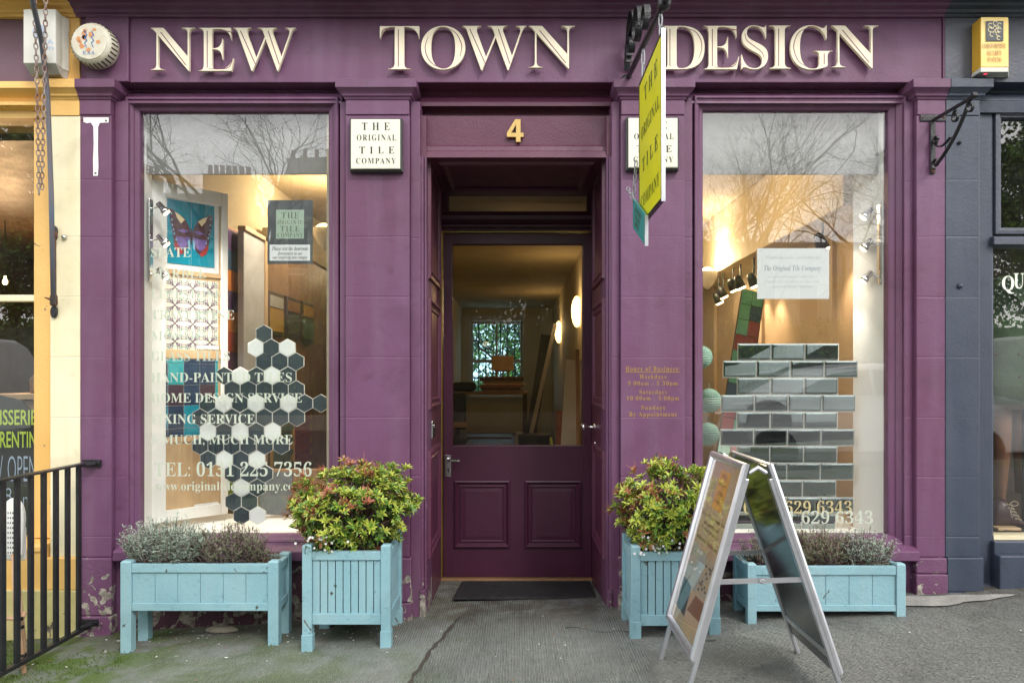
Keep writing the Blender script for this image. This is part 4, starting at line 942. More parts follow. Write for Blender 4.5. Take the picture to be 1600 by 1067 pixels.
chain_loop('chain', 'rusty chain hanging beside the awning arm, the right one of the pair', [((PX(72, D_), D_, PZ(-30, D_)), (PX(69, D_), D_, PZ(140, D_)), 19), ((PX(69, D_), D_, PZ(140, D_)), (PX(65, D_), D_, PZ(296, D_)), 18)], 0)

# ---------------------------------------------------------------- inside the left window
def spot_bar(s, X, y, zs, lab, xdir):
    t = thing('spotlight_bar', lab, 'spotlight', (X, y, zs[-1]), 'three lamp spotlight bars in the windows')
    mb = MB(); pt = [(X-.008, X+.008)]
    mb.box(X-.007, X+.007, y-.020, y+.020, zs[-1]-.04, zs[0]+.05); mb.build('bar', 'chrome', t, bevel=.006)
    for z in zs:
        d = V((-s*.50, .10, -.60)).normalized(); c0 = V((X-s*.055, y, z+.01))
        st = MB(); st.tube([(X-s*.007, y, z), tuple(c0)], .0045, 8); st.build('stem', 'chrome', t)
        mb = MB(); mb.tube([c0-d*.024, c0-d*.022, c0+d*.018, c0+d*.020, c0+d*.040], [.008, .014, .016, .0215, .0225], 18)
        sp_ = mb.build('spotlight', 'chrome', t, smooth=True)
        MB().tube([c0+d*.0385, c0+d*.043], [.019, .017], 14).build('bulb', 'bulb', sp_)
        ld = bpy.data.lights.new('spot_beam', 'SPOT'); ld.energy = 20; ld.spot_size = R(125); ld.spot_blend = .9; ld.color = (1, .90, .76); ld.shadow_soft_size = .018
        lo_ = bpy.data.objects.new('spot_beam', ld); COL.objects.link(lo_); lo_.parent = sp_; lo_.location = c0+d*.05-OFF[t.name]; lo_.rotation_euler = d.to_track_quat('-Z', 'Y').to_euler()
ySP = .155
spot_bar(-1, PX(235, ySP), ySP, [PZ(326, ySP), PZ(376, ySP), PZ(428, ySP)], 'silver bar of three lit spotlights beside the butterfly tiles', 1)
spot_bar(1, PX(1374, ySP), ySP, [PZ(334, ySP), PZ(383, ySP), PZ(433, ySP)], 'silver bar of three spotlights at the right edge of the right window', -1)

# display board set at an angle
bA, bB = V((-1.90, 3.90-CAM, 0)), V((-1.613, 4.21-CAM, 0)); bU = (bB-bA).normalized(); bW = (bB-bA).length; bN = V((bU.y, -bU.x, 0)); bZ0, bZ1 = .445, 2.222
if bN.y > 0: bN = -bN
def bu(px):
    k = px-807; dx, dy = bU.x, bU.y
    return (k*(bA.y+CAM)-F*bA.x)/(F*dx-k*dy)
def bz(px, py):
    u = bu(px); p = bA+bU*u; return EYE+(590-py)*(p.y+CAM)/F
BF = (bA, bU, V((0, 0, 1)), bN)
db = thing('display_board', 'tall white framed board set at an angle in the left window, holding tile samples', 'display board', tuple(bA+V((0, 0, bZ0))))
mb = MB(); fl = .075
mb.plate(BF, 0, bW, bZ0, bZ1, -.03, -.006); mb.build('backing', 'pale_wood', db)
mb = MB(); ui0, ui1 = bu(258), bu(345)
mb.plate(BF, 0, ui0, bZ0, bZ1, -.0055, .012); mb.plate(BF, ui1, bW, bZ0, bZ1, -.0055, .012); mb.plate(BF, ui0+.0005, ui1-.0005, bZ1-.075, bZ1, -.0055, .0118); mb.plate(BF, ui0+.0005, ui1-.0005, bZ0, bZ0+.06, -.0055, .0118)
mb.build('frame', 'white_paint', db, bevel=.003)
MB().plate(BF, ui0+.001, ui1-.001, bz(300, 431), bz(300, 424), -.0055, .006).build('batten', 'pale_wood', db)
MB().plate(BF, ui0+.001, ui1-.001, bz(300, 560), bz(300, 547), -.0055, .006).build('batten', 'pale_wood', db)
MB().plate(BF, ui0+.001, ui1-.001, bz(300, 689), bz(300, 681), -.0055, .006).build('batten', 'pale_wood', db)
MB().plate(BF, bu(304), bu(341), bz(322, 794), bz(322, 786), -.0055, .0025).build('caption', 'paper', db)
# butterfly picture of four tiles
bt = thing('butterfly_tile_picture', 'picture of a purple butterfly on four teal tiles at the top of the display board', 'tile picture', tuple(bA+V((0, 0, 1.7))))
u0, u1 = bu(261), bu(334.5); v0, v1 = bz(262, 411), bz(262, 310.5)
MB().plate(BF, ui0+.001, bu(341.5), bz(300, 424), bz(262, 300), -.0052, .0012).build('mount', 'paper', bt)
um, vm = u0+(u1-u0)*.5, v0+(v1-v0)*.5; g_ = .0012
for a, c, e, f_ in ((u0, um-g_, v0, vm-g_), (um+g_, u1, v0, vm-g_), (u0, um-g_, vm+g_, v1), (um+g_, u1, vm+g_, v1)): MB().plate(BF, a, c, e, f_, .0013, .004).build('tile', 'tile_teal', bt)
mb = MB(); W_, H_ = (u1-u0), (v1-v0)
def wing(pts, t, m_, mir):
    mb.m(m_).flat(BF, [(um+(-1 if mir else 1)*x*W_/2, v0+y*H_) for x, y in pts], t)
for mir in (False, True):
    wing([(.02, .50), (.10, .60), (.30, .74), (.62, .80), (.88, .86), (.93, .78), (.86, .60), (.78, .48), (.60, .42), (.3, .42), (.05, .44)], .0045, 0, mir)
    wing([(.02, .46), (.3, .44), (.62, .44), (.80, .46), (.72, .32), (.62, .22), (.40, .16), (.22, .22), (.08, .34)], .0046, 0, mir)
    wing([(.05, .45), (.3, .43), (.66, .43), (.58, .30), (.38, .24), (.22, .28)], .0049, 1, mir)
    wing([(.66, .36), (.74, .30), (.62, .20), (.44, .15), (.34, .19), (.50, .26)], .0051, 2, mir)
    wing([(.06, .42), (.16, .38), (.14, .24), (.06, .28)], .0052, 3, mir)
    wing([(.28, .71), (.52, .78), (.70, .81), (.60, .72), (.44, .64)], .0050, 4, mir)
    wing([(.10, .54), (.34, .56), (.60, .52), (.30, .50)], .0048, 1, mir)
    for x, y in ((.84, .78), (.82, .68), (.80, .60), (.76, .53), (.72, .47), (.64, .38)):
        wing([(x+.030*math.cos(a), y+.020*math.sin(a)) for a in [2*math.pi*k/8 for k in range(8)]], .0054, 3, mir)
wing([(-.03, .56), (0, .60), (.03, .56), (.035, .40), (0, .30), (-.035, .40)], .0056, 0, False)
mb.build('butterfly', ['wing_dark', 'wing_purple', 'wing_red', 'wing_blue', 'wing_cream'], bt)
# patterned tile sheet
pt_ = thing('patterned_tile_panel', 'cream tile panel with mint and purple star tracery in the middle of the display board', 'tile panel', tuple(bA+V((0, 0, 1.35))))
u0, u1, v0, v1 = ui0+.002, bu(340.5), bz(260, 547), bz(260, 433)
MB().plate(BF, u0, u1, v0, v1, -.0052, .003).build('tile_sheet', 'pattern_cream', pt_)
mb = MB(); nx, nz_ = 6, 8; cw, chh = (u1-u0)/nx, (v1-v0)/nz_
for i in range(nx):
    for j in range(nz_):
        cx_, cz_ = u0+cw*(i+.5), v0+chh*(j+.5); sx_, sz_ = (1 if i % 2 else -1), (1 if j % 2 else -1)
        def P(a, b_): return (cx_+sx_*a*cw/2, cz_+sz_*b_*chh/2)
        for q in range(4):
            am = 1.05 if q < 2 else .55; q = q % 2
            sw = (lambda p: (p[1], p[0])) if q else (lambda p: p)
            arc = [sw((-1+2*k/8, -.9+am*math.sin(math.pi*k/16))) for k in range(9)]
            for p, r_ in zip(arc, arc[1:]):
                pa, pb = P(*p), P(*r_); mb.m(0).bar(BF[0]+bU*pa[0]+V((0, 0, pa[1]))+bN*.0034, BF[0]+bU*pb[0]+V((0, 0, pb[1]))+bN*.0034, .0028, .0006, up=tuple(bN))
            for k in (2, 4, 6):
                p = arc[k]; pa = P(p[0]*.94+.05, p[1]+(.14 if not q else .0)); 
                mb.m(0).flat(BF, [(pa[0]+.0035*math.cos(a), pa[1]+.0035*math.sin(a)) for a in [2*math.pi*h/5 for h in range(5)]], .0036)
        mb.m(1).flat(BF, [P(a, b_) for a, b_ in ((.15, .15), (.55, .25), (.9, .9), (.25, .55))], .0038)
        mb.m(1).flat(BF, [P(a, b_) for a, b_ in ((-.85, -.2), (-.6, .05), (-.8, .35), (-.95, .1))], .0038)
        mb.m(0).flat(BF, [P(a, b_) for a, b_ in ((.38, .38), (.5, .42), (.6, .6), (.42, .5))], .0041)
mb.build('tracery', ['pattern_dark', 'pattern_mint'], pt_)
MB().plate(BF, bu(307), bu(341), bz(322, 545.5), bz(322, 540), .0035, .0055).build('caption', 'paper', pt_)
# teal and navy tile panel
tp = thing('teal_tile_panel', 'panel of square teal, navy and plum tiles below the patterned tiles', 'tile panel', tuple(bA+V((0, 0, .9))))
cols = [ui0+.001, bu(262), bu(287), bu(312), bu(336), bu(340.5)]; rows = [bz(300, 681), bz(300, 668), bz(300, 633), bz(300, 601), bz(300, 568), bz(300, 561)]
kinds = ['ndtdn', 'tdtbt', 'npnpb', 'nandb', 'taddt']; random.seed(4)
MB().plate(BF, cols[0], cols[-1], rows[0], rows[-1], -.0052, .0005).build('backing', 'grout', tp)
for j in range(5):
    for i in range(5):
        k = {'n': 'tile_navy', 'd': 'tile_navy', 't': 'tile_teal', 'a': 'tile_aqua', 'b': 'tile_aqua', 'p': 'tile_plum'}[kinds[j][i]]
        if cols[i+1]-cols[i] > .01: MB().plate(BF, cols[i]+.0013, cols[i+1]-.0013, rows[j]+.0013, rows[j+1]-.0013, .0006, .0045).build('tile', k, tp, bevel=.0008)

# jigsaw panel, grey panel, wood panelling with framed samples, mosaics, slate
XS = -1.80
def sidef(X): return (V((X, -CAM, 0)), V((0, 1, 0)), V((0, 0, 1)), V((1, 0, 0)))   # u = distance from the camera
def su(X, px): return X*F/(px-807)
def sz(X, px, py): return EYE+(590-py)*su(X, px)/F
jg = thing('jigsaw_tile_panel', 'tall panel of interlocking orange, lime, blue and plum jigsaw pieces beside the display board', 'tile panel', (XS, .9, .5))
Fj = sidef(XS); u0, u1 = su(XS, 350), su(XS, 387); v1 = sz(XS, 356, 358)
MB().plate(Fj, u0-.03, u1+.02, .45, v1+.02, -.02, 0).build('frame', 'red_wood', jg)
cols_ = ['jig_orange', 'jig_lime', 'jig_plum', 'jig_blue', 'jig_ochre', 'jig_violet', 'jig_red', 'jig_grey']; random.seed(11)
nr = 13; ph = (v1-.47)/nr; pw = (u1-u0)/2
for j in range(nr):
    for i in range(2):
        mb = MB(); a, c = u0+pw*i, u0+pw*(i+1); e, f_ = .47+ph*j, .47+ph*(j+1); mcx, mcz = (a+c)/2, f_
        pl = [(a, e), (c, e), (c, f_), (mcx+.02, f_)]+[(mcx+.030*math.cos(t), mcz+.022+.024*math.sin(t)) for t in [R(-40+k*26) for k in range(11)]]+[(mcx-.02, f_), (a, f_)]
        if j == nr-1: pl = [(a, e), (c, e), (c, f_), (a, f_)]
        o_, U_, V_, N_ = Fj; tt = .004+.0006*j+.0003*i
        mb.loft([[o_+U_*p[0]+V_*p[1]+N_*.001 for p in pl], [o_+U_*p[0]+V_*p[1]+N_*tt for p in pl]])
        mb.build('piece', cols_[(j*3+i*5+random.randint(0, 2)) % 8], jg)
gp = thing('grey_door_panel', 'tall plain pale grey panel leaning inside the left window behind the jigsaw pieces', 'panel', (-1.74, 1.3, .0))
X = -1.72; Fg = sidef(X); MB().plate(Fg, su(X, 381), su(X, 413), -.02, sz(X, 381, 360), -.04, 0).build('panel', 'gray_white', gp, bevel=.004)
mb = MB(); mb.plate(Fg, su(X, 413)+.002, su(X, 413)+.05, -.02, sz(X, 381, 360)+.005, -.04, .01); mb.plate(Fg, su(X, 381), su(X, 413), sz(X, 381, 360)+.002, sz(X, 381, 360)+.03, -.04, .012); mb.build('edge', 'pale_wood', gp, bevel=.003)
wp = thing('wood_display_wall', 'brown wood panelled display wall deep inside the left window', 'panelling', (-1.9, 2.5, 0))
X = -1.88; Fw = sidef(X); ua = su(X, 416)+.05; edges = [ua+.55*k for k in range(9)]
for a in edges: MB().plate(Fw, a+.002, a+.548, -.02, 2.26, -.05, -.0).build('board', 'oak', wp, bevel=.004)
MB().plate(Fw, ua, ua+4.95, 2.262, 2.34, -.05, .03).build('cornice', 'wall_cream', wp, bevel=.01)
labs = ['framed sample with gold and grey tiles on the wood wall, the nearest of three', 'framed mottled brown tile sample, middle of three on the wood wall', 'framed dark green and gold tile sample, farthest of three on the wood wall']
for (a, c, t0, t1), ml, lb in zip(((415, 440, 453, 522), (444, 466, 462, 527), (469, 487, 470, 534)), (('gray_white', 'jig_ochre'), ('oak', 'jig_grey'), ('jig_ochre', 'mosaic_green')), labs):
    fs = thing('framed_sample', lb, 'tile sample', (X, su(X, a)-CAM, sz(X, a, t1)), 'framed tile samples on the wood wall')
    ua_, ub_, za_, zb_ = su(X, a), su(X, c), sz(X, a, t1), sz(X, a, t0)
    MB().plate(Fw, ua_, ub_, za_, zb_, .0005, .02).build('frame', 'dark_wood', fs, bevel=.003)
    MB().plate(Fw, ua_+.03, ub_-.03, (za_+zb_)/2+.05, zb_-.03, .0205, .026).build('sample', ml[0], fs)
    MB().plate(Fw, ua_+.03, ub_-.03, za_+.03, (za_+zb_)/2+.04, .0205, .026).build('sample', ml[1], fs)
for nm, lb, a, c, t0, t1, mm, cat in (('mosaic_board', 'board of green mosaic tiles low down behind the hexagon tiles', 428, 458, 648, 740, 'mosaic_green', 'tile panel'), ('mosaic_board', 'board of dark red brick tiles low down behind the hexagon tiles', 461, 488, 638, 728, 'mosaic_red', 'tile panel')):
    X2 = -1.80; F2 = sidef(X2); t = thing(nm, lb, cat, (X2, su(X2, a)-CAM, 0)); u0, u1 = su(X2, a), su(X2, c); za_, zb_ = sz(X2, a, t1), sz(X2, a, t0)
    MB().plate(F2, u0, u1, za_, zb_, -.03, -.004).build('backing', 'jig_ochre', t); n_ = 9
    mb = MB()
    for j in range(n_):
        for i in range(3):
            s_ = (u1-u0)/3; h_ = (zb_-za_)/n_; sh = s_/2 if j % 2 else 0
            a_, c_ = max(u0, u0+s_*i-sh), min(u1, u0+s_*(i+1)-sh); mb.plate(F2, a_+.004, c_-.004, za_+h_*j+.004, za_+h_*(j+1)-.004, -.0038, .004)
    mb.build('tiles', mm, t)
mb = MB(); mb.box(PX(418, .72), PX(518, .72), .72, .76, -.02, PZ(733, .72)); solo(mb, 'low_partition', 'oak', 'low brown wooden board closing the back of the left window display', 'partition', bevel=.004)
mb = MB(); d1 = .55; mb.obox((PX(430, d1), d1+.02, PZ(803, d1)+.115), (1, 0, 0), (0, .2, .98), (0, .98, -.2), .088, .118, .008); solo(mb, 'slate_tile', 'slate', 'large square slate tile propped at the back of the white display shelf', 'tile', bevel=.002)

# hexagon tiles
hexd = .165; ROWS = [(521.5, [(412.5, 0)]), (543.5, [(399.8, 1), (424, 0), (449.2, 1)]), (565, [(412.5, 0), (437.4, 0), (462.6, 0)]), (587, [(350.6, 0), (375.3, 1), (400.4, 0), (425.2, 1), (450.3, 0)]),
 (608.5, [(363, 0), (388.1, 0), (413.2, 0), (438.2, 0), (463.3, 0)]), (630, [(324.4, 0), (349.6, 1), (375, 0), (400.2, 1), (425.6, 0), (450.9, 1), (476.2, 0), (501.6, 0)]), (652, [(312.8, 0), (337.7, 0), (362.7, 0), (387.9, 0), (413.2, 0), (438.6, 0), (463.8, 0)]),
 (674, [(325, 1), (350.1, 0), (375.4, 1), (400.7, 0), (426.3, 1)]), (696, [(312.8, 0), (337.5, 0), (362.4, 0), (388, 0), (414, 0), (440, 0)]), (718, [(325.4, 0), (351, 1), (376.4, 0), (402, 1)]), (739.8, [(363.8, 0), (389, 0), (414, 0)]), (761.7, [(377.4, 1), (402.5, 0)]), (783.5, [(364.8, 0), (390.2, 0)]), (805.2, [(377.6, 0), (402.8, 1)])]
hx_ = thing('hexagon_tile_display', 'loose honeycomb of charcoal and white hexagon tiles hanging just behind the left window glass', 'tile display', (PX(400, hexd), hexd, PZ(820, hexd)))
hr = 13.7*(CAM+hexd)/F; random.seed(8)
for py, ts_ in ROWS:
    for px, wt_ in ts_:
        c0 = V((PX(px, hexd), hexd, PZ(py, hexd))); tl = random.uniform(-.02, .02)
        pts = [(c0.x+hr*math.sin(R(60*k)+tl), c0.z+hr*math.cos(R(60*k)+tl)) for k in range(6)]
        mb = MB(); mb.prism(pts, hexd-.004, hexd+.004); mb.build('hexagon_tile', 'hex_white' if wt_ else 'hex_dark', hx_, bevel=.0007, seg=1)
mb = MB()
for py, ts_ in ROWS:
    for px, wt_ in ts_: mb.prism([(PX(px, hexd)+hr*1.05*math.sin(R(60*k)), PZ(py, hexd)+hr*1.05*math.cos(R(60*k))) for k in range(6)], hexd-.0028, hexd+.0065)
mb.build('grout_sheet', 'grout', hx_)
# hanging poster
po = thing('hanging_poster', 'dark poster with green square reading THE ORIGINAL TILE COMPANY hanging in the left window', 'poster', (PX(453, .135), .135, PZ(412, .135)))
dp = .135; MB().box(PX(418, dp), PX(488.5, dp), dp, dp+.003, PZ(412.5, dp), PZ(313, dp)).build('sheet', 'poster_slate', po)
MB().box(PX(431.5, dp), PX(475, dp), dp-.0012, dp-.0002, PZ(373, dp), PZ(328, dp)).build('green_square', 'poster_green', po)
MB().box(PX(421.5, dp), PX(484.5, dp), dp-.0012, dp-.0002, PZ(407.5, dp), PZ(382.5, dp)).build('note', 'paper', po)
mb = MB()
for s, a, c, t0, t1 in (('THE', 440, 467, 331.5, 341.5), ('ORIGINAL', 434, 473, 344, 350.5), ('TILE', 438, 468, 353, 362), ('COMPANY', 433.5, 473, 364, 371)): wtext(mb, s, a, c, t0, t1, dp-.0018, off=-.008, space=1.2)
for s, a, c, t0, t1 in (('Please visit the showroom', 425, 481, 385, 391.5), ('downstairs to see', 434, 472, 393, 398.5), ('our inspiring new ranges', 426, 480, 399.5, 406)): wtext(mb, s, a, c, t0, t1, dp-.0018, style='italic')
mb.build('lettering', 'poster_ink', po)
# ---------------------------------------------------------------- inside the right window
md = .235; tilt = R(1.7)
mi = thing('mirror_tile_display', 'staggered rows of bright mirror tiles hanging behind the right window glass', 'tile display', (PX(1232, md), md, PZ(830, md)))
zmid = PZ(680, md)
def mtile(px0, px1, py0, py1, rot=0):
    x0, x1, z0, z1 = PX(px0, md), PX(px1, md), PZ(py1, md), PZ(py0, md)
    ct, st_ = math.cos(tilt), math.sin(tilt)
    random_r = random.uniform(-.004, .004)
    def q(x, y, z):
        x_, z_ = x-(x0+x1)/2, z-(z0+z1)/2; x2 = x_*math.cos(rot)-z_*math.sin(rot); z2 = x_*math.sin(rot)+z_*math.cos(rot)
        zz = (z0+z1)/2+z2-zmid; yy = y+random_r*x2
        return ((x0+x1)/2+x2, md+yy*ct-zz*st_, zmid+zz*ct+yy*st_)
    be = .007
    mb = MB(); lp = lambda i, y: [q(x0+i, y, z0+i), q(x1-i, y, z0+i), q(x1-i, y, z1-i), q(x0+i, y, z1-i)]
    mb.m(1).loft([lp(0, .005), lp(0, .0), lp(be, -.0016)], cap=False); mb.add(lp(0, .005), [(3, 2, 1, 0)]); mb.m(0).add(lp(be, -.0016), [(0, 1, 2, 3)])
    return mb.build('mirror_tile', ['mirror', 'mirror_bevel'], mi)
random.seed(6); MR = []
for r in range(11):
    y0 = 537.5+26.7*r; n = 4 if r % 2 else 3; xs = {0: 1152.5, 1: 1130, 2: 1152, 3: 1127, 4: 1152, 5: 1126.5, 6: 1152, 7: 1126, 8: 1151, 9: 1126, 10: 1151}[r]
    for k in range(n):
        a = xs+52.7*k; MR.append((a, y0)); mtile(a, a+50.3, y0, y0+24.0, random.uniform(-.006, .006))
mb = MB()
for a, y0 in MR:
    x0, x1, z0, z1 = PX(a-.8, md), PX(a+51.8, md), PZ(y0+26.0, md), PZ(y0-.5, md)
    s_ = math.sin(tilt); y_ = lambda z: md+.0056-(z-zmid)*s_
    mb.loft([[(x0, y_(z0), z0), (x1, y_(z0), z0), (x1, y_(z1), z1), (x0, y_(z1), z1)], [(x0, y_(z0)+.002, z0), (x1, y_(z0)+.002, z0), (x1, y_(z1)+.002, z1), (x0, y_(z1)+.002, z1)]])
mb.build('backing', 'grout', mi)
mb = MB(); wtext(mb, '0131 629 6343', 1162, 1331, 782, 802, md-.001, off=-.006); mb.build('gold_lettering', 'vinyl_gold', mi)  # mirror image of the window number, drawn as gold letters on the tiles
no = thing('window_notice', 'white card with grey handwriting hanging in the right window', 'notice', (PX(1239, .125), .125, PZ(467, .125)))
dn_ = .125; MB().box(PX(1183, dn_), PX(1295.5, dn_), dn_, dn_+.002, PZ(467, dn_), PZ(388, dn_)).build('card', 'paper', no)
mb = MB(); wtext(mb, 'The Original Tile Company', 1194, 1283, 414.5, 425.5, dn_-.0008, style='italic', off=-.012); mb.build('heading', 'grey_ink', no)
mb = MB()
for s, a, c, t0, t1 in (('Showroom under renovation for', 1196, 1282, 399.5, 406), ('is now downstairs offering a', 1200, 1277, 429.5, 435.5), ('wonderful selection of tiles and', 1196, 1280, 436.8, 443.5), ('natural stone finishes', 1207, 1270, 445, 451)): wtext(mb, s, a, c, t0, t1, dn_-.0008, style='italic', off=-.014)
mb.build('writing', 'ink_light', no)
for x in (1188, 1290): MB().lathe((PX(x, dn_), dn_-.0005, PZ(392, dn_)), [(.002, 0), (.002, -.002)], 8, 'y').build('pin', 'chrome', no)
# paper balls at the left side of the window
for (px, py, r_), lb in zip(((1095, 558, 18), (1108, 626, 19), (1106, 678, 18)), ('ribbed sea green paper ball, topmost of three beside the pilaster in the right window', 'ribbed sea green paper ball in the middle of three in the right window', 'ribbed sea green paper ball, lowest of three in the right window')):
    d_ = .50; rr = r_*(CAM+d_)/F; c0 = (PX(px, d_), d_, PZ(py, d_)); mb = MB()
    pr_ = [];
    for k in range(33):
        a = -math.pi/2+math.pi*k/32; w_ = 1+.025*math.cos(k*math.pi); pr_.append((max(.002, rr*w_*math.cos(a)), rr*math.sin(a)))
    mb.lathe(c0, pr_, 24); mb.tube([(c0[0], c0[1], c0[2]+rr), (c0[0], c0[1], c0[2]+rr+.03)], .002, 5)
    solo(mb, 'paper_ball', 'paper_ball', lb, 'ornament', 'sea green ribbed paper balls in the right window')
# leaning plank of sea green and red tiles
lp_ = thing('leaning_tile_plank', 'long narrow board of sea green and red tiles leaning back in the right window', 'tile panel', (PX(1120, 1.2), 1.2, 0))
pT, pB = V((PX(1177, 1.9), 1.9, PZ(455, 1.9))), V((PX(1112, .9), .9, -.0)); dU = (pT-pB); Lp = dU.length; dU.normalize(); sX = V((1, 0, 0)); nN = sX.cross(dU).normalized(); sX = dU.cross(nN).normalized()
if nN.y > 0: nN = -nN
Fp = (pB, sX, dU, nN); MB().plate(Fp, -.085, .085, 0, Lp, -.02, 0).build('board', 'dark_wood', lp_, bevel=.003)
pat = 'gggrggdrrgggdgrr'; n_ = 16
for k in range(n_):
    for j in range(2):
        MB().plate(Fp, -.08+.08*j+.002, .08*j-.002, Lp-(k+1)*Lp/n_+.003, Lp-k*Lp/n_-.003, .0005, .006).build('tile', {'g': 'tile_sea', 'r': 'mosaic_red', 'd': 'jig_blue'}[pat[(k+5*j) % n_] if j else pat[k]], lp_)
# track spots on the beam and the warm pools they throw on the wall
yy = [(1283+0*0, 398)]
for k, (px, py) in enumerate(((1178, 443), (1157, 446), (1146, 450), (1130, 461), (1123, 470), (1285, 385))):
    Xt = 1.98; Zt = Xt*F/(px-807); zt_ = 1.2+(590-py)*Zt/F
    t = thing('track_spotlight', ('lit black track spotlight under the beam, number %s of the row seen from the window' % ('one two three four five six'.split()[k])) if 0 else ['lit track spotlight above the leaning tile plank', 'lit track spotlight just left of the leaning tile plank', 'lit track spotlight second to the left of the leaning tile plank', 'low lit track spotlight at the far end of the beam', 'lowest lit track spotlight, deepest in the right shop room', 'dark track spotlight at the top edge of the white notice card'][k], 'spotlight', (Xt, Zt-CAM, zt_), 'track spotlights along the shop beam')
    c0 = V((Xt, Zt-CAM, zt_)); d = V((.42, 0, -.9)).normalized()
    MB().tube([c0-d*.09, c0-d*.06, c0+d*.02], [.02, .035, .045], 14).build('housing', 'black_iron', t, smooth=True)
    MB().tube([(Xt, c0.y, zt_+.05), (Xt, c0.y, 2.20)], .008, 6).build('stem', 'black_iron', t)
    MB().tube([c0+d*.021, c0+d*.035], [.040, .030], 12).build('bulb', 'bulb', t)
    ld = bpy.data.lights.new('spot_beam', 'SPOT'); ld.energy = 11; ld.spot_size = R(85); ld.spot_blend = .8; ld.color = (1, .68, .40); ld.shadow_soft_size = .03
    lo_ = bpy.data.objects.new('spot_beam', ld); COL.objects.link(lo_); lo_.parent = t; lo_.location = d*.06; lo_.rotation_euler = d.to_track_quat('-Z', 'Y').to_euler()
mb = MB()
for x in (1274, 1281, 1286):
    d_ = 2.2; mb.tube([(PX(x+random.uniform(-2, 2), d_), d_, PZ(470-y_*1., d_)) for y_ in (0, -25, -50, -75)], .005, 5)
solo(mb, 'dangling_cable', 'black', 'dark cables dangling behind the notice card in the right window', 'cable')
# wall lamps that light the ceilings
def uplight(c, e, lab, soft=.12, col=(1, .76, .45), sx=1):
    t = thing('wall_light', lab, 'lamp', c)
    mb = MB(); mb.lathe((0+c[0], c[1], c[2]), [(.012, -.10), (.05, -.06), (.085, 0), (.09, .06), (.088, .062)], 20); mb.build('lamp_shade', 'white_paint', t, smooth=True)
    MB().lathe((c[0], c[1], c[2]+.055), [(.07, 0), (.06, .02), (.03, .04)], 16).build('bulb', 'bulb_soft', t, smooth=True)
    ld = bpy.data.lights.new('lamp_glow', 'POINT'); ld.energy = e; ld.color = col; ld.shadow_soft_size = soft
    lo_ = bpy.data.objects.new('lamp_glow', ld); COL.objects.link(lo_); lo_.parent = t; lo_.location = (0, 0, .14)
uplight((1.77, 3.31, 2.12), 38, 'warm wall light glowing behind the left edge of the right window')
uplight((1.15, 1.6, 2.25), 14, 'warm wall light hidden just behind the right side of the doorway')
uplight((-1.12, 2.3, 2.3), 6, 'warm wall light high on the wall left of the entrance')  # unseen lamp added to lift the ceilings and the fanlight
uplight((-1.50, 2.2, 2.3), 22, 'warm wall light high inside the left shop room')
uplight((-1.42, 5.2, 2.3), 14, 'warm wall light far inside the left shop room')
c0 = (-1.32, 1.25, 2.70); t = thing('ceiling_light', 'small round downlight in the ceiling just inside the left window', 'lamp', c0)  # lamp added to light the dark panels beside the display board
MB().lathe(c0, [(.04, -.002), (.045, .01)], 16).build('bulb', 'bulb', t); MB().lathe(c0, [(.046, -.006), (.06, -.004), (.06, .04), (.046, .04)], 18).build('rim', 'chrome', t)
ld = bpy.data.lights.new('spot_beam', 'SPOT'); ld.energy = 70; ld.spot_size = R(130); ld.spot_blend = .8; ld.color = (1, .85, .65); ld.shadow_soft_size = .05
q = bpy.data.objects.new('spot_beam', ld); COL.objects.link(q); q.parent = t; q.location = (0, 0, -.03)
# sconces seen through the door
for (X, Z, zz, e), lb in zip(((.76, 9.5, 2.03, 7), (.76, 13.6, 2.02, 6)), ('lit oval wall sconce nearest the door glass', 'lit oval wall sconce farther down the shop')):
    t = thing('wall_sconce', lb, 'lamp', (X, Z-CAM, zz), 'oval wall sconces down the shop'); mb = MB(); lo = []
    for k in range(9):
        a = -math.pi/2+math.pi*k/8; lo.append([(X-.07*math.cos(a)*math.cos(b_)*1.0-.0, Z-CAM+.10*math.cos(a)*math.sin(b_), zz+.20*math.sin(a)) for b_ in [math.pi*2*j/14 for j in range(14)]])
    mb.loft(lo); mb.build('lamp_shade', 'bulb_soft', t, smooth=True)
    MB().box(X+.0, .80, Z-CAM-.05, Z-CAM+.05, zz-.06, zz+.06).build('wall_mount', 'brass', t)
    ld = bpy.data.lights.new('lamp_glow', 'POINT'); ld.energy = e; ld.color = (1, .74, .38); ld.shadow_soft_size = .1
    lo_ = bpy.data.objects.new('lamp_glow', ld); COL.objects.link(lo_); lo_.parent = t; lo_.location = (-.16, 0, .1)
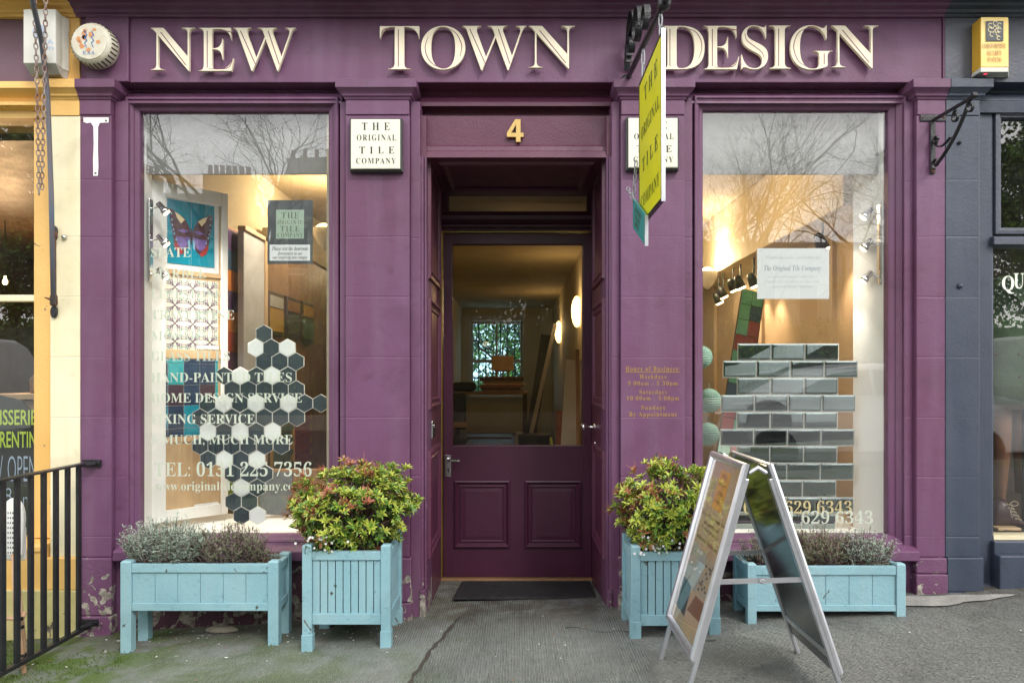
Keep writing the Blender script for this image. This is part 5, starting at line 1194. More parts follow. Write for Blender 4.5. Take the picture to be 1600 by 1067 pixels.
# room behind the door: benches, easel, leaning sheets
def DP(px, py, Z): return V(((px-807)*Z/F, Z-CAM, EYE+(590-py)*Z/F))
tb = thing('sample_table', 'dark table stacked high with flat boxes and boards in the middle of the shop', 'table', (-.5, 7.3, -.03)); Z = 11
x0, x1 = (722-807)*Z/F, (826-807)*Z/F; zt = EYE+(590-612)*Z/F
MB().box(x0-.2, x1, Z-CAM, Z-CAM+.8, zt-.04, zt).build('table_top', 'oak', tb, bevel=.004)
for sx in (x0-.15, x1-.08):
    for sy in (.05, .72): MB().box(sx, sx+.06, Z-CAM+sy, Z-CAM+sy+.06, -.03, zt-.041).build('leg', 'dark_wood', tb)
MB().box(x0-.1, x1-.25, Z-CAM+.1, Z-CAM+.7, .3, .33).build('shelf', 'dark_wood', tb)
random.seed(9); z = zt+.001
for k in range(7):
    h = .022+.01*(k % 3); mb = MB(); mb.box(x0+.25+random.uniform(0, .08), x1-.03-random.uniform(0, .1), Z-CAM+.05+.01*k, Z-CAM+.6, z, z+h); z += h+.001
    solo(mb, 'sample_box', ['oak', 'dark_wood', 'red_wood', 'pale_wood'][k % 4], ['bottom', 'second', 'third', 'fourth', 'fifth', 'sixth', 'topmost'][k]+' flat box of the stack on the sample table', 'box', 'flat boxes stacked on the sample table', bevel=.003)
MB_ = MB().box(x0-.15, x0+.18, Z-CAM+.1, Z-CAM+.5, zt+.001, zt+.14)
solo(MB_, 'dark_case', 'black', 'dark rounded case at the left end of the sample table', 'case', bevel=.04)
ez = thing('table_easel', 'small easel holding a pale wooden board on top of the stacked boxes', 'easel', tuple(DP(785, 590, Z))); 
p = DP(785, 571, Z); z0_ = z
MB().obox((p.x, p.y+.2, z0_+.20), (1, 0, 0), (0, .2, .98), (0, .98, -.2), .165, .11, .012).build('board', 'pale_wood', ez)
mb = MB(); mb.bar((p.x-.09, p.y+.17, z0_), (p.x-.06, p.y+.28, z0_+.34), .02); mb.bar((p.x+.09, p.y+.17, z0_), (p.x+.06, p.y+.28, z0_+.34), .02); mb.bar((p.x, p.y+.4, z0_), (p.x, p.y+.26, z0_+.42), .02); mb.bar((p.x-.12, p.y+.165, z0_+.08), (p.x+.12, p.y+.165, z0_+.08), .02); mb.build('legs', 'oak', ez)
wc = thing('work_chair', 'dark office chair at the left inside the door glass', 'chair', (-.85, 5.0, -.03)); c0 = V((-.80, 5.1, 0))
MB().obox(c0+V((0, 0, .47)), (1, 0, 0), (0, 1, 0), (0, 0, 1), .22, .22, .04).build('seat', 'black', wc, bevel=.02); MB().obox(c0+V((0, .24, .80)), (1, 0, 0), (0, .1, .99), (0, 1, 0), .2, .22, .03).build('backrest', 'black', wc, bevel=.02)
mb = MB(); mb.tube([c0+V((0, 0, .43)), c0+V((0, 0, .1))], .025, 8)
for k in range(5): mb.bar(c0+V((0, 0, .1)), c0+V((.24*math.cos(k*1.257), .24*math.sin(k*1.257), .03)), .03)
mb.build('base', 'chrome', wc)
def board(lab, px0, px1, pyt, Z, m_, lean=.22, wd=None, th=.02, name='leaning_board', ztop=None, dx=0.):
    a, c = (px0-807)*Z/F, (px1-807)*Z/F; zt_ = EYE+(590-pyt)*Z/F; h = (zt_+.03); w_ = (c-a)/2
    Vd = V((dx, lean, h)).normalized(); U_ = V((1, 0, 0)); U_ = (U_-Vd*U_.dot(Vd)).normalized(); Nn_ = U_.cross(Vd)
    mb = MB(); mb.obox(V(((a+c)/2-dx/2, Z-CAM-lean/2, -.03+h/2)), U_, Vd, Nn_, w_, h/2, th/2); return solo(mb, name, m_, lab, 'board', 'boards and frames leaning along the shop wall', bevel=.002)
board('tall thin white edged sheet leaning right of the shop aisle', 866, 872, 500, 9.5, 'offwhite', .5, dx=.45)
board('black framed panel leaning behind the thin white edged sheet', 846, 862, 520, 11.5, 'black', .4, dx=.3)
board('pale lilac foam board leaning at the right of the door glass', 884, 912, 560, 7.2, 'gray_white', .3, dx=.1)
board('narrow red brown board low beside the pale foam board', 868, 884, 640, 7.8, 'red_wood', .2)
board('amber wooden plank leaning at the far right of the door glass', 899, 905, 545, 6.6, 'oak', .2)
board('dark board leaning next to the far doorway', 838, 850, 600, 13, 'dark_wood', .4, dx=.2)
mb = MB(); q = DP(878, 700, 7.0); mb.bar((q.x-.02, q.y, -.03), (q.x-.09, q.y+.3, .62), .022); solo(mb, 'yellow_stick', 'jig_lime', 'thin yellow stick leaning among the boards at the lower right of the door glass', 'stick')
bg_ = thing('carrier_bag', 'white topped red carrier bag standing beside the sample table', 'bag', tuple(DP(812, 690, 9))); p = DP(812, 690, 9)
MB().loft([[(p.x-.10, p.y-.06, -.02), (p.x+.12, p.y-.06, -.02), (p.x+.12, p.y+.06, -.02), (p.x-.10, p.y+.06, -.02)], [(p.x-.09, p.y-.04, .25), (p.x+.10, p.y-.04, .25), (p.x+.10, p.y+.04, .25), (p.x-.09, p.y+.04, .25)]]).build('bag_body', 'red_wood', bg_, bevel=.01)
MB().loft([[(p.x-.09, p.y-.04, .251), (p.x+.10, p.y-.04, .251), (p.x+.10, p.y+.04, .251), (p.x-.09, p.y+.04, .251)], [(p.x-.04, p.y-.02, .55), (p.x+.03, p.y-.02, .55), (p.x+.03, p.y+.02, .55), (p.x-.04, p.y+.02, .55)]]).build('bag_top', 'offwhite', bg_, bevel=.01)
mb = MB(); p = DP(836, 690, 9); mb.lathe((p.x, p.y, -.03), [(.17, 0), (.20, .3), (.21, .55), (.19, .56)], 16); solo(mb, 'waste_bin', 'black', 'black bin bag lined bin right of the carrier bag', 'bin', smooth=True)
for k, (px, py, Z, w_, m_) in enumerate(((715, 685, 7.0, .16, 'oak'), (735, 675, 7.6, .18, 'oak'), (752, 690, 7.2, .07, 'pale_wood'))):
    p = DP(px, py, Z); mb = MB(); mb.obox((p.x, p.y, .08+.05*k), (.9, .3, .1*k), (-.3, .9, 0), (0, 0, 1), w_, .1, .012); solo(mb, 'wood_offcut', m_, ['wide offcut of wood nearest the lower left corner of the door glass', 'middle offcut of wood low in the door glass', 'narrow pale offcut of wood standing off to the right of the others'][k], 'wood', bevel=.002)
mb = MB(); p = DP(750, 596, 9); mb.box(-1.2, -.72, 4.9, 5.5, .02, .60); solo(mb, 'wooden_crate', 'dark_wood', 'dark wooden crate on the floor left of the shop aisle', 'crate', bevel=.01)
mb = MB(); mb.obox((-.86, 5.35, .64), (.95, .3, 0), (-.3, .95, 0), (0, 0, 1), .24, .16, .03); solo(mb, 'carton', 'pale_wood', 'flat pale carton lying on the dark wooden crate', 'box', bevel=.004)

# ---------------------------------------------------------------- cafe window contents
cb = thing('chalkboard', 'black board with green and white chalk writing in the cafe window', 'chalkboard', (PX(0, .2), .2, PZ(835, .2)))
dc = .2; mb = MB(); xL, xR_ = PX(-160, dc), PX(57, dc); z0_, zs_, zt_ = PZ(833, dc), PZ(640, dc), PZ(613, dc)
pts = [(xL, z0_), (xR_-.01, z0_), (xR_-.005, zs_-.03)]+[(xR_-.02-(xR_-.02-xL)*k/12, zs_+(zt_-zs_)*math.sin(math.pi*min(1, .10+k/12*.9))) for k in range(1, 12)]+[(xL, zs_)]
mb.prism(pts, dc, dc+.012); mb.build('board', 'board_black', cb)
mb = MB(); wtext(mb, 'ISSERIE', 0, 57, 640, 664, dc-.001, style='sans', off=.012); wtext(mb, 'RENTIN', 0, 57, 674, 699, dc-.001, style='sans', off=.012); mb.build('chalk_writing', 'chalk_green', cb)
mb = MB(); wtext(mb, 'OPEN', 12, 57, 712, 752, dc-.001, style='sans', off=-.014); wtext(mb, '8', 8, 18, 762, 786, dc-.001, style='sans', off=-.014); wtext(mb, 'm', 36, 50, 776, 794, dc-.001, style='sans', off=-.014)
mb.bar((PX(0, dc), dc-.001, PZ(745, dc)), (PX(4, dc), dc-.001, PZ(712, dc)), .003, .001, up=(0, 1, 0)); mb.build('chalk_writing', 'chalk_blue', cb)
for (px, py, Z, k), lb in zip(((30, 237, 6.5, 0), (45, 404, 8.0, 0), (8, 441, 6.0, 1), (0, 384, 7.5, 0)), ('bright round downlight high in the cafe window', 'small downlight lower in the cafe ceiling', 'bare glowing pendant bulb in the cafe', 'faint downlight at the left edge of the cafe window')):
    c0 = ((px-807)*Z/F, Z-CAM, EYE+(590-py)*Z/F); t = thing('ceiling_light' if not k else 'pendant_bulb', lb, 'lamp', c0)
    if k:
        MB().lathe(c0, [(.006, .05), (.008, .03), (.018, .01), (.016, -.01), (.006, -.02)], 14).build('bulb', 'bulb', t, smooth=True); MB().tube([V(c0)+V((0, 0, .08)), (c0[0], c0[1], 2.5)], .004, 5).build('cord', 'black', t)
        ld = bpy.data.lights.new('lamp_glow', 'POINT'); ld.energy = 45; ld.color = (1, .6, .3); ld.shadow_soft_size = .05; q = bpy.data.objects.new('lamp_glow', ld); COL.objects.link(q); q.parent = t; q.location = (0, 0, -.15)
    else:
        MB().lathe(c0, [(.045, 0), (.05, -.008)], 16).build('bulb', 'bulb', t); MB().lathe(c0, [(.052, -.004), (.065, -.003), (.065, .012), (.052, .012)], 16).build('rim', 'chrome', t)
        MB().tube([V(c0)+V((0, 0, .012)), (c0[0], c0[1], 2.5)], .006, 6).build('stem', 'black', t)
ks = [(-3.0, 1.9, .5, 1.1, .5), (-3.6, 1.6, .5, .9, .4)]
cn = thing('cafe_counter', 'dark shelf unit with stacked goods inside the cafe window', 'shelf', (-2.8, 1.5, 0)); 
MB().box(-3.6, -2.4, 1.5, 1.9, .02, 1.05).build('cabinet', 'oak', cn, bevel=.01)
MB().box(-3.6, -2.4, 1.45, 1.95, 1.051, 1.09).build('counter_top', 'pale_wood', cn, bevel=.004)
for k in range(5): solo(MB().lathe((-2.55-.2*k, 1.62, 1.0905), [(.06, 0), (.065, .10+.02*(k % 2)), (.03, .14), (.03, .17)], 14), 'storage_jar', ['offwhite', 'oak', 'gray_white', 'red_wood', 'oak'][k], ['storage jar at the right end of the cafe counter', 'second storage jar from the right on the cafe counter', 'middle storage jar on the cafe counter', 'second storage jar from the left on the cafe counter', 'storage jar at the left end of the cafe counter'][k], 'jar', 'jars on the cafe counter', smooth=True)

# bistro chair behind the railing
bc = thing('bistro_chair', 'bistro chair with white perforated back and bamboo legs behind the black railing', 'chair', (-2.25, -.45, -.06))
mb = MB(); Zc = 3.35; xa, xb = (2-807)*Zc/F, (37-807)*Zc/F; zt_, zb_ = EYE+(590-778)*Zc/F, EYE+(590-868)*Zc/F; yc = Zc-CAM
out_ = [(xa+(xb-xa)*(.5+.5*math.cos(a)), zt_-.09+.09*math.sin(a)) for a in [math.pi*k/12 for k in range(13)]]
pts = [(xb-.01, zb_)]+out_+[(xa+.01, zb_)]
mb.prism(pts, yc, yc+.02); bk = mb.build('backrest', 'white_paint', bc, bevel=.005)
mb = MB()
for i in range(7):
    for j in range(9): mb.box(xa+.018+.0105*i, xa+.022+.0105*i, yc-.0012, yc-.0002, zb_+.01+.022*j, zb_+.018+.022*j)
mb.build('perforation', 'black', bk)
ft = V((-2.085, 3.2-CAM, -.052)); tp_ = V(((22-807)*3.3/F, 3.3-CAM, EYE+(590-865)*3.3/F))
MB().tube([tp_, (tp_*.5+ft*.5)+V((-.012, 0, .02)), ft], [.011, .0125, .010], 10).build('leg', 'bamboo', bc, smooth=True)
MB().tube([tp_+V((-.35, .05, 0)), ft+V((-.42, .0, 0))], .011, 10).build('leg', 'bamboo', bc, smooth=True)
MB().tube([tp_+V((-.02, .05, -.1)), ft+V((-.06, .10, 0))], .011, 10).build('leg', 'bamboo', bc, smooth=True)
MB().tube([tp_+V((-.36, .06, -.1)), ft+V((-.46, .10, 0))], .011, 10).build('leg', 'bamboo', bc, smooth=True)
m1 = tp_*.45+ft*.55; MB().tube([m1, m1+V((-.40, .02, .01))], .009, 8).build('stretcher', 'bamboo', bc); MB().tube([m1+V((.0, 0, -.03)), m1+V((-.03, .08, 0))], .009, 8).build('stretcher', 'bamboo', bc)
mb = MB()
for t in (.25, .55, .62, .85): q = tp_*(1-t)+ft*t; mb.tube([q+V((0, 0, .006)), q-V((0, 0, .006))], .0145, 10)
mb.build('binding', 'black', bc); MB().box(xa-.02, xb-.02, yc+.035, yc+.055, zb_-.03, zb_+.12).build('seat', 'white_paint', bc, bevel=.008)

# railing
rl = thing('iron_railing', 'black iron railing of flat vertical bars fixed to the purple pilaster on the left', 'railing', (-2.08, -.5, 0))
XRl = -2.08; MB().box(XRl-.019, XRl+.019, -1.75, -.02, .782, .792).build('top_rail', 'black_iron', rl, bevel=.003)
mb = MB(); mb.bar((XRl, -.02, -.005), (XRl, -1.75, .03), .026, .018); mb.build('bottom_rail', 'black_iron', rl, bevel=.002)
for k in range(19):
    y = 3.588-CAM-.0885*k; MB().box(XRl-.007, XRl+.007, y-.014, y+.014, .004, .7815).build('bar', 'black_iron', rl, bevel=.0015)
for z in (.783, .012):
    mb = MB(); x0_ = PX(130.5); mb.box(x0_, PX(159), -.012, -.0005-.026*(z < .1), z-.017, z+.017); mb.tube([(PX(153), -.018-.02*(z < .1), z), (XRl+.03, -.03-.02*(z < .1), z), (XRl, -.10, z-.0)], [.007, .012, .009], 8)
    for x in (134, 155): mb.lathe((PX(x), -.012-.02*(z < .1), z), [(.0085, 0), (.006, -.006)], 10, 'y')
    mb.build('wall_fixing', 'black_iron', rl)

# ---------------------------------------------------------------- doormat, planters, sandwich board
mb = MB(); lo = []
ym = [.72, .28]; z_ = lambda x, y: pave_z(x, y)+.004
MB_ = MB()
xs0, xs1 = PX(722, .72), PX(921, .72); xa0, xa1 = PX(708, .28), PX(933, .28)
n = 10; loops = []
for inset, h in ((0, 0), (0, .008), (.012, .012)):
    loops.append([(xa0+inset, .28+inset, z_(0, .28)+h), (xa1-inset, .28+inset, z_(0, .28)+h), (xs1-inset, .72-inset, z_(0, .72)+h), (xs0+inset, .72-inset, z_(0, .72)+h)])
MB_.loft(loops)
lab = MB_; dm = solo(lab, 'doormat', 'rubber', 'dark rubber doormat lying in front of the shop door', 'doormat')
def planter(name, lab, cat, x0, x1, yf, yb, zt, z_rt, z_rb0, z_rb1, pw, slats, gap, feet=False, grp=None, wearleft=False):
    t = thing(name, lab, cat, (x0, yf, gz(x0)), grp)
    zb = z_rb0
    for x in (x0, x1-pw):
        for y in (yf, yb-pw):
            g0 = gz(x+pw/2)-.003; mb = MB()
            mb.loft([[(x+i, y+i, z), (x+pw-i, y+i, z), (x+pw-i, y+pw-i, z), (x+i, y+pw-i, z)] for z, i in ((g0, 0), (zt-.006, 0), (zt, .006))])
            if feet: mb.box(x-.003, x+pw+.003, y-.003, y+pw+.003, g0, g0+.075)
            mb.build('leg', 'turquoise', t, bevel=.002)
    ri = .004
    mb = MB()
    for y0, y1 in ((yf+ri, yf+.03), (yb-.03, yb-ri)):
        mb.box(x0+pw+.0005, x1-pw-.0005, y0, y1, z_rt-.038, z_rt)
    for xa, xb in ((x0+ri, x0+.03), (x1-.03, x1-ri)): mb.box(xa, xb, yf+pw+.0005, yb-pw-.0005, z_rt-.038, z_rt)
    mb.build('top_rail', 'turquoise', t, bevel=.002)
    mb = MB()
    for y0, y1 in ((yf+ri+.002, yf+.03), (yb-.03, yb-ri)):
        mb.box(x0+pw+.0005, x1-pw-.0005, y0, y1, z_rb0, z_rb1)
    for xa, xb in ((x0+ri, x0+.03), (x1-.03, x1-ri)): mb.box(xa, xb, yf+pw+.0005, yb-pw-.0005, z_rb0, z_rb1)
    mb.build('bottom_rail', 'turquoise', t, bevel=.002)
    L_ = x1-x0-2*pw; w = L_/slats
    mb = MB()
    for k in range(slats):
        a = x0+pw+w*k
        mb.box(a+gap/2, a+w-gap/2, yf+.012, yf+.024, z_rb1, z_rt-.038); mb.box(a+gap/2, a+w-gap/2, yb-.024, yb-.012, z_rb1, z_rt-.038)
    ns = max(2, round((yb-yf-2*pw)/max(w, .03))); ws = (yb-yf-2*pw)/ns
    for k in range(ns):
        a = yf+pw+ws*k
        mb.box(x0+.012, x0+.024, a+gap/2, a+ws-gap/2, z_rb1, z_rt-.038); mb.box(x1-.024, x1-.012, a+gap/2, a+ws-gap/2, z_rb1, z_rt-.038)
    mb.build('slats', 'turquoise', t, bevel=.0012)
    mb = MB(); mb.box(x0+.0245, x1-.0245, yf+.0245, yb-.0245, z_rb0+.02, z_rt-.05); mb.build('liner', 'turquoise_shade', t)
    mb = MB(); nx_, ny_ = 24, 10; random.seed(int(x0*100)); vs = []
    for j in range(ny_+1):
        for i in range(nx_+1): vs.append((x0+.026+(x1-x0-.052)*i/nx_, yf+.026+(yb-yf-.052)*j/ny_, z_rt-.022+random.uniform(-.012, .010)))
    mb.add(vs, [(j*(nx_+1)+i, j*(nx_+1)+i+1, (j+1)*(nx_+1)+i+1, (j+1)*(nx_+1)+i) for j in range(ny_) for i in range(nx_)])
    mb.build('soil', 'mulch' if feet else 'soil', t)
    return t
planter('trough_planter', 'long turquoise wooden trough on tall legs in front of the left window', 'planter', -1.784, -1.072, -.29, -.085, .3745, .360, .149, .184, .048, 6, .0018, grp='turquoise trough planters')
planter('trough_planter', 'long turquoise wooden trough on short legs in front of the right window', 'planter', 1.032, 1.738, -.32, -.085, .371, .357, .156, .184, .040, 6, .0018, grp='turquoise trough planters')
planter('square_planter', 'square turquoise slatted planter just left of the door', 'planter', -.937, -.551, -.39, -.045, .470, .440, .120, .168, .042, 9, .004, True, grp='square turquoise planters')
planter('square_planter', 'square turquoise slatted planter right of the door behind the sandwich board', 'planter', .495, .878, -.431, -.14, .475, .446, .128, .175, .040, 9, .004, True, grp='square turquoise planters')

def leaf(mb, p, d, n_, l, w, fold=.25, droop=.2):
    d = d.normalized(); s_ = d.cross(n_); s_ = s_.normalized() if s_.length > 1e-4 else d.orthogonal().normalized(); u_ = s_.cross(d).normalized()
    m1, m2 = p+d*l*.35+u_*l*.02, p+d*l*.72-u_*l*droop*.3; tip = p+d*l-u_*l*droop
    mb.add([p, m1+s_*w*.42+u_*w*fold, m1, m1-s_*w*.42+u_*w*fold, m2+s_*w*.36+u_*w*fold, m2, m2-s_*w*.36+u_*w*fold, tip],
           [(0, 2, 1), (0, 3, 2), (1, 2, 5, 4), (2, 3, 6, 5), (4, 5, 7), (5, 6, 7)])
def rv(s=1.): return V((random.gauss(0, s), random.gauss(0, s), random.gauss(0, s)))
def pieris(lab, cx_, cy_, z0, rx, ry, rz, seed, n=1150):
    random.seed(seed); t = thing('pieris_shrub', lab, 'shrub', (cx_, cy_, z0), 'leafy shrubs in the square planters')
    fo = MB(); st = MB(); bl = MB(); base = V((cx_, cy_, z0))
    cl = []                                              # branch ends: the leaf whorls gather round them, leaving gaps
    while len(cl) < 120:
        a = random.uniform(0, 2*math.pi); e = math.asin(random.uniform(-.8, 1)); r = random.uniform(.84, 1.03)
        u = V((math.cos(a)*math.cos(e), math.sin(a)*math.cos(e), math.sin(e)))
        c = base+V((u.x*rx*r, u.y*ry*r, .06+rz*.40+u.z*rz*.62*r))
        if c.z < z0-.0: c.z = z0+random.uniform(-.02, .03)
        cl.append((c, u, random.random(), random.random()))
    for k in range(n):
        c0, u, hue, rd = random.choice(cl) if k >= len(cl)*3 else cl[k % len(cl)]
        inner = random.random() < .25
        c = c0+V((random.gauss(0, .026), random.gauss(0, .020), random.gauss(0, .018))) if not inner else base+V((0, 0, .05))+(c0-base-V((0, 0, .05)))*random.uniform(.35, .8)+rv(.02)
        if c.z < z0-.03 or (c.z < z0+.02 and c.y > -.03): continue
        if c.y > -.03: c.y = -.03-random.random()*.03
        r = .5 if inner else 1.
        ax = (u+V((0, 0, .75))+rv(.25)).normalized(); o1 = ax.orthogonal().normalized(); o2 = ax.cross(o1)
        red = (not inner) and random.random() < (.75 if rd < (.36 if u.z > .2 or u.x < -.3 else .16) else .03); nl = random.randint(7, 10); sz_ = random.uniform(.026, .041)
        out = r > .8
        for j in range(nl):
            b_ = 2*math.pi*j/nl+random.uniform(-.3, .3); op = random.uniform(.35, 1.15)
            d = (ax*math.cos(op)+(o1*math.cos(b_)+o2*math.sin(b_))*math.sin(op))
            if red and random.random() < .75: fo.m(2)
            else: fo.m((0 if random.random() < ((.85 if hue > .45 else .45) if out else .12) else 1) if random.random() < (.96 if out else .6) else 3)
            leaf(fo, c+rv(.002), d, ax, sz_*random.uniform(.8, 1.15), sz_*random.uniform(.28, .36))
        if red and random.random() < .8:
            for q in range(5): 
                tp = c+ax*.012+rv(.009)+ax*random.uniform(.01, .03); fo.m(2); leaf(fo, c+ax*.006, tp-c, o1, (tp-c).length+.006, .005)
        if k % 3 == 0: 
            mid = (base+V((0, 0, .02))+(c-base)*.5)+rv(.01); st.tube([base+rv(.02)*1+V((0, 0, -.02)), mid, c], [.005, .0035, .0018], 5, cap=False)
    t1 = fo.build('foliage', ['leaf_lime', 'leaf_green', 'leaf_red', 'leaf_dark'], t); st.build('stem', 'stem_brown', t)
    return t
pieris('rounded lime and reddish shrub filling the square planter left of the door', -.745, -.22, .425, .255, .20, .30, 3)
pieris('lime green shrub in the square planter right of the door', .70, -.28, .435, .225, .19, .30, 12, 1000)
def daisies(lab, pts, seed, n=26):
    random.seed(seed); c = V(pts); t = thing('white_flower_plant', lab, 'flowers', tuple(c), 'small white flowers at the planter rims')
    fo = MB(); bl = MB()
    for k in range(150):
        p = c+V((random.gauss(0, .05), random.gauss(0, .02), random.uniform(-.015, .045))); d = rv()+V((0, -.4, .6))
        fo.m(k % 2); leaf(fo, p, d, V((0, 0, 1)), .014, .006)
    for k in range(n):
        p = c+V((random.gauss(0, .055), random.gauss(-.012, .018), random.uniform(-.02, .06)))
        for j in range(5):
            a = j*1.257; leaf(bl, p, V((math.cos(a), -.4, math.sin(a))), V((0, -1, 0)), (.007), .006, .05, .0)
    fo.build('foliage', ['leaf_green', 'leaf_dark'], t); bl.build('blossom', 'petal', t)
daisies('tiny white flowers at the left front rim of the planter left of the door', (-.86, -.385, .455), 4, 16)
daisies('tiny white flowers along the front rim of the planter right of the door', (.62, -.425, .46), 5, 34)
def lavender(lab, cx_, cy_, z0, rx, ry, h, mats, seed, n=260, leafy=16, up=.6):
    random.seed(seed); t = thing('lavender_bush', lab, 'plant', (cx_, cy_, z0), 'lavender bushes in the troughs')
    fo = MB(); st = MB()
    for k in range(n):
        a = random.uniform(0, 6.283); r = math.sqrt(random.random()); b0 = V((cx_+rx*.75*r*math.cos(a), cy_+ry*.7*r*math.sin(a), z0-.01))
        hh_ = h*random.uniform(.45, 1.05)*(1-.35*r*r); tip = b0+V((rx*.45*r*math.cos(a)+random.gauss(0, .014), ry*.4*r*math.sin(a)+random.gauss(0, .01), hh_)); mid = (b0+tip)/2+rv(.008)
        tip.y = min(tip.y, -.015)
        st.m(0 if random.random() < .7 else 1).tube([b0, mid, tip], [.0016, .0012, .0007], 3, cap=False)
        for j in range(random.randint(leafy//2, leafy)):
            f_ = random.uniform(.15, 1)**.7; p = (mid+(tip-mid)*((f_-.5)*2)) if f_ > .5 else (b0+(mid-b0)*f_*2)
            d = V((random.gauss(0, 1), random.gauss(0, 1), abs(random.gauss(up, .6)))); fo.m(0 if random.random() < .75 else 1)
            leaf(fo, p, d, V((0, -.3, 1)), random.uniform(.012, .024), .0042, .1, .1)
    fo.build('foliage', mats[:2], t); st.build('stem', mats[2:], t)
zs = .335
lavender('silvery green lavender at the left end of the left trough', -1.62, -.19, zs, .185, .095, .235, ['leaf_sage', 'leaf_sage', 'stem_brown', 'stem_purple'], 21, 480, 26)
lavender('brownish lavender with bare stalks in the middle of the left trough', -1.32, -.19, zs, .15, .09, .205, ['leaf_olive', 'stem_purple', 'stem_purple', 'stem_brown'], 22, 420, 15, .9)
lavender('low sparse lavender sprigs at the right end of the left trough', -1.15, -.17, zs, .05, .05, .08, ['leaf_olive', 'stem_brown', 'stem_brown', 'stem_purple'], 23, 50, 6)
lavender('dull lavender at the left end of the right trough behind the sandwich board', 1.19, -.2, zs, .14, .09, .195, ['leaf_olive', 'stem_purple', 'stem_purple', 'stem_brown'], 24, 260, 12, .9)
lavender('dry brownish lavender in the middle of the right trough', 1.40, -.2, zs, .14, .09, .19, ['leaf_olive', 'stem_brown', 'stem_purple', 'stem_brown'], 25, 380, 15, .9)
lavender('grey lavender tuft at the right end of the right trough', 1.60, -.2, zs, .12, .09, .185, ['leaf_sage', 'stem_purple', 'stem_brown', 'stem_purple'], 26, 330, 18)

# sandwich board
sb = thing('sandwich_board', 'silver framed A shaped sandwich board with a faded poster standing on the pavement', 'sandwich board', (.85, -.9, gz(.85)))
ZN, ZFr = 2.57, 3.02; yn, yf_ = ZN-CAM, ZFr-CAM; ht = .905
def side(s, xt, xf, inner):
    """one leaf: s=-1 left, +1 right"""
    gx_ = gz(xf); top = V((xt, 0, ht)); foot = V((xf, 0, gx_)); d = (top-foot).normalized(); N_ = V((0, 1, 0)).cross(d)*s
    if N_.x*s < 0: N_ = -N_
    L_ = (top-foot).length; o_ = foot
    Fm = (V((xf, yn, gx_)), V((0, 1, 0)), d, N_); wd_ = yf_-yn
    mb = MB()                                            # the legs run down past the poster frame
    for u in (.002, wd_-.026): mb.plate(Fm, u, u+.024, 0, L_-.05, -.012, .002)
    mb.plate(Fm, .03, wd_-.03, .14, .165, -.010, .001)
    mb.build('legs', 'aluminium', sb, bevel=.003)
    z0 = .16 if s < 0 else .085
    mb = MB(); fw = .030
    if s < 0: fw = .032
    prof = [(0, .0025), (0, .012), (.004, .019), (.012, .022), (.022, .019), (.028, .010), (.030, .006)]
    loops = [[Fm[0]+Fm[1]*a+Fm[2]*b_+Fm[3]*h for a, b_ in ((i, z0+i), (wd_-i, z0+i), (wd_-i, L_-i), (i, L_-i))] for i, h in prof]
    mb.loft(loops, cap=False); mb.plate(Fm, .001, wd_-.001, z0+.001, L_-.001, .0005, .0024); mb.build('frame', 'aluminium', sb)
    return Fm, L_, z0, wd_
FA, LA, zA, wA = side(-1, .795, .569, False)
FBb, LB, zB, wB = side(1, .855, 1.125, True)
mat('poster_tan', (.46, .33, .20), .5, col2=(.52, .40, .27), nscale=5); mat('poster_orange', (.72, .38, .08), .5, col2=(.66, .34, .07), nscale=9)
mat('poster_brown', (.22, .11, .06), .5); mat('poster_grey', (.33, .36, .34), .5, col2=(.4, .38, .3), nscale=9); mat('poster_ochre', (.50, .38, .20), .5, col2=(.40, .36, .24), nscale=20)
# outer face of the left leaf: u runs from the near edge to the far edge, so mirror it for reading
FR_ = (FA[0]+FA[1]*wA, -FA[1], FA[2], FA[3])
pp = MB(); pp.plate(FR_, .03, wA-.03, zA+.03, LA-.03, .0026, .0042); ps = pp.build('poster', 'poster_tan', sb)
H0, H1 = zA+.03, LA-.03; HH = H1-H0; w0, w1 = .03, wA-.03; WW = w1-w0
mb = MB(); mb.plate(FR_, w0+WW*.34, w0+WW*.68, H0+HH*.73, H0+HH*.96, .0043, .0049); mb.build('poster_square', 'poster_orange', ps)
mb = MB()
for s, a, c, e, g2 in (('THE', .43, .60, .915, .94), ('ORIGINAL', .37, .65, .87, .89), ('TILE', .41, .61, .815, .84), ('COMPANY', .37, .65, .765, .785)): mb.text(s, FR_, w0+WW*a, w0+WW*c, H0+HH*e, H0+HH*g2, t=.0054, off=-.008)
for s, a, c, e in (('Original hand made tiles', .10, .90, .66), ('and natural stone', .22, .78, .62), ('Open to the public', .2, .8, .58), ('showroom downstairs', .12, .88, .52)): mb.text(s, FR_, w0+WW*a, w0+WW*c, H0+HH*e, H0+HH*(e+.026), t=.0048, style='bold')
mb.build('poster_lettering', 'poster_brown', ps)
mb = MB(); random.seed(31)
mb.m(0).flat(FR_, [(w0+WW*.02, H0+HH*.27), (w0+WW*.55, H0+HH*.24), (w0+WW*.62, H0+HH*.47), (w0+WW*.1, H0+HH*.49)], .0046)
mb.m(1).flat(FR_, [(w0+WW*.45, H0+HH*.12), (w0+WW*.98, H0+HH*.14), (w0+WW*.98, H0+HH*.24), (w0+WW*.6, H0+HH*.235)], .0046)
mb.m(2).flat(FR_, [(w0+WW*.02, H0+HH*.08), (w0+WW*.42, H0+HH*.06), (w0+WW*.40, H0+HH*.26), (w0+WW*.02, H0+HH*.26)], .0045)
for i in range(7):
    for j in range(12):
        mb.m(random.choice((3, 0, 3, 2))).flat(FR_, [(w0+WW*(.60+.055*i+a), H0+HH*(.25+.018*j+b_)) for a, b_ in ((0, 0), (.045, 0), (.045, .014), (0, .014))], .0046)
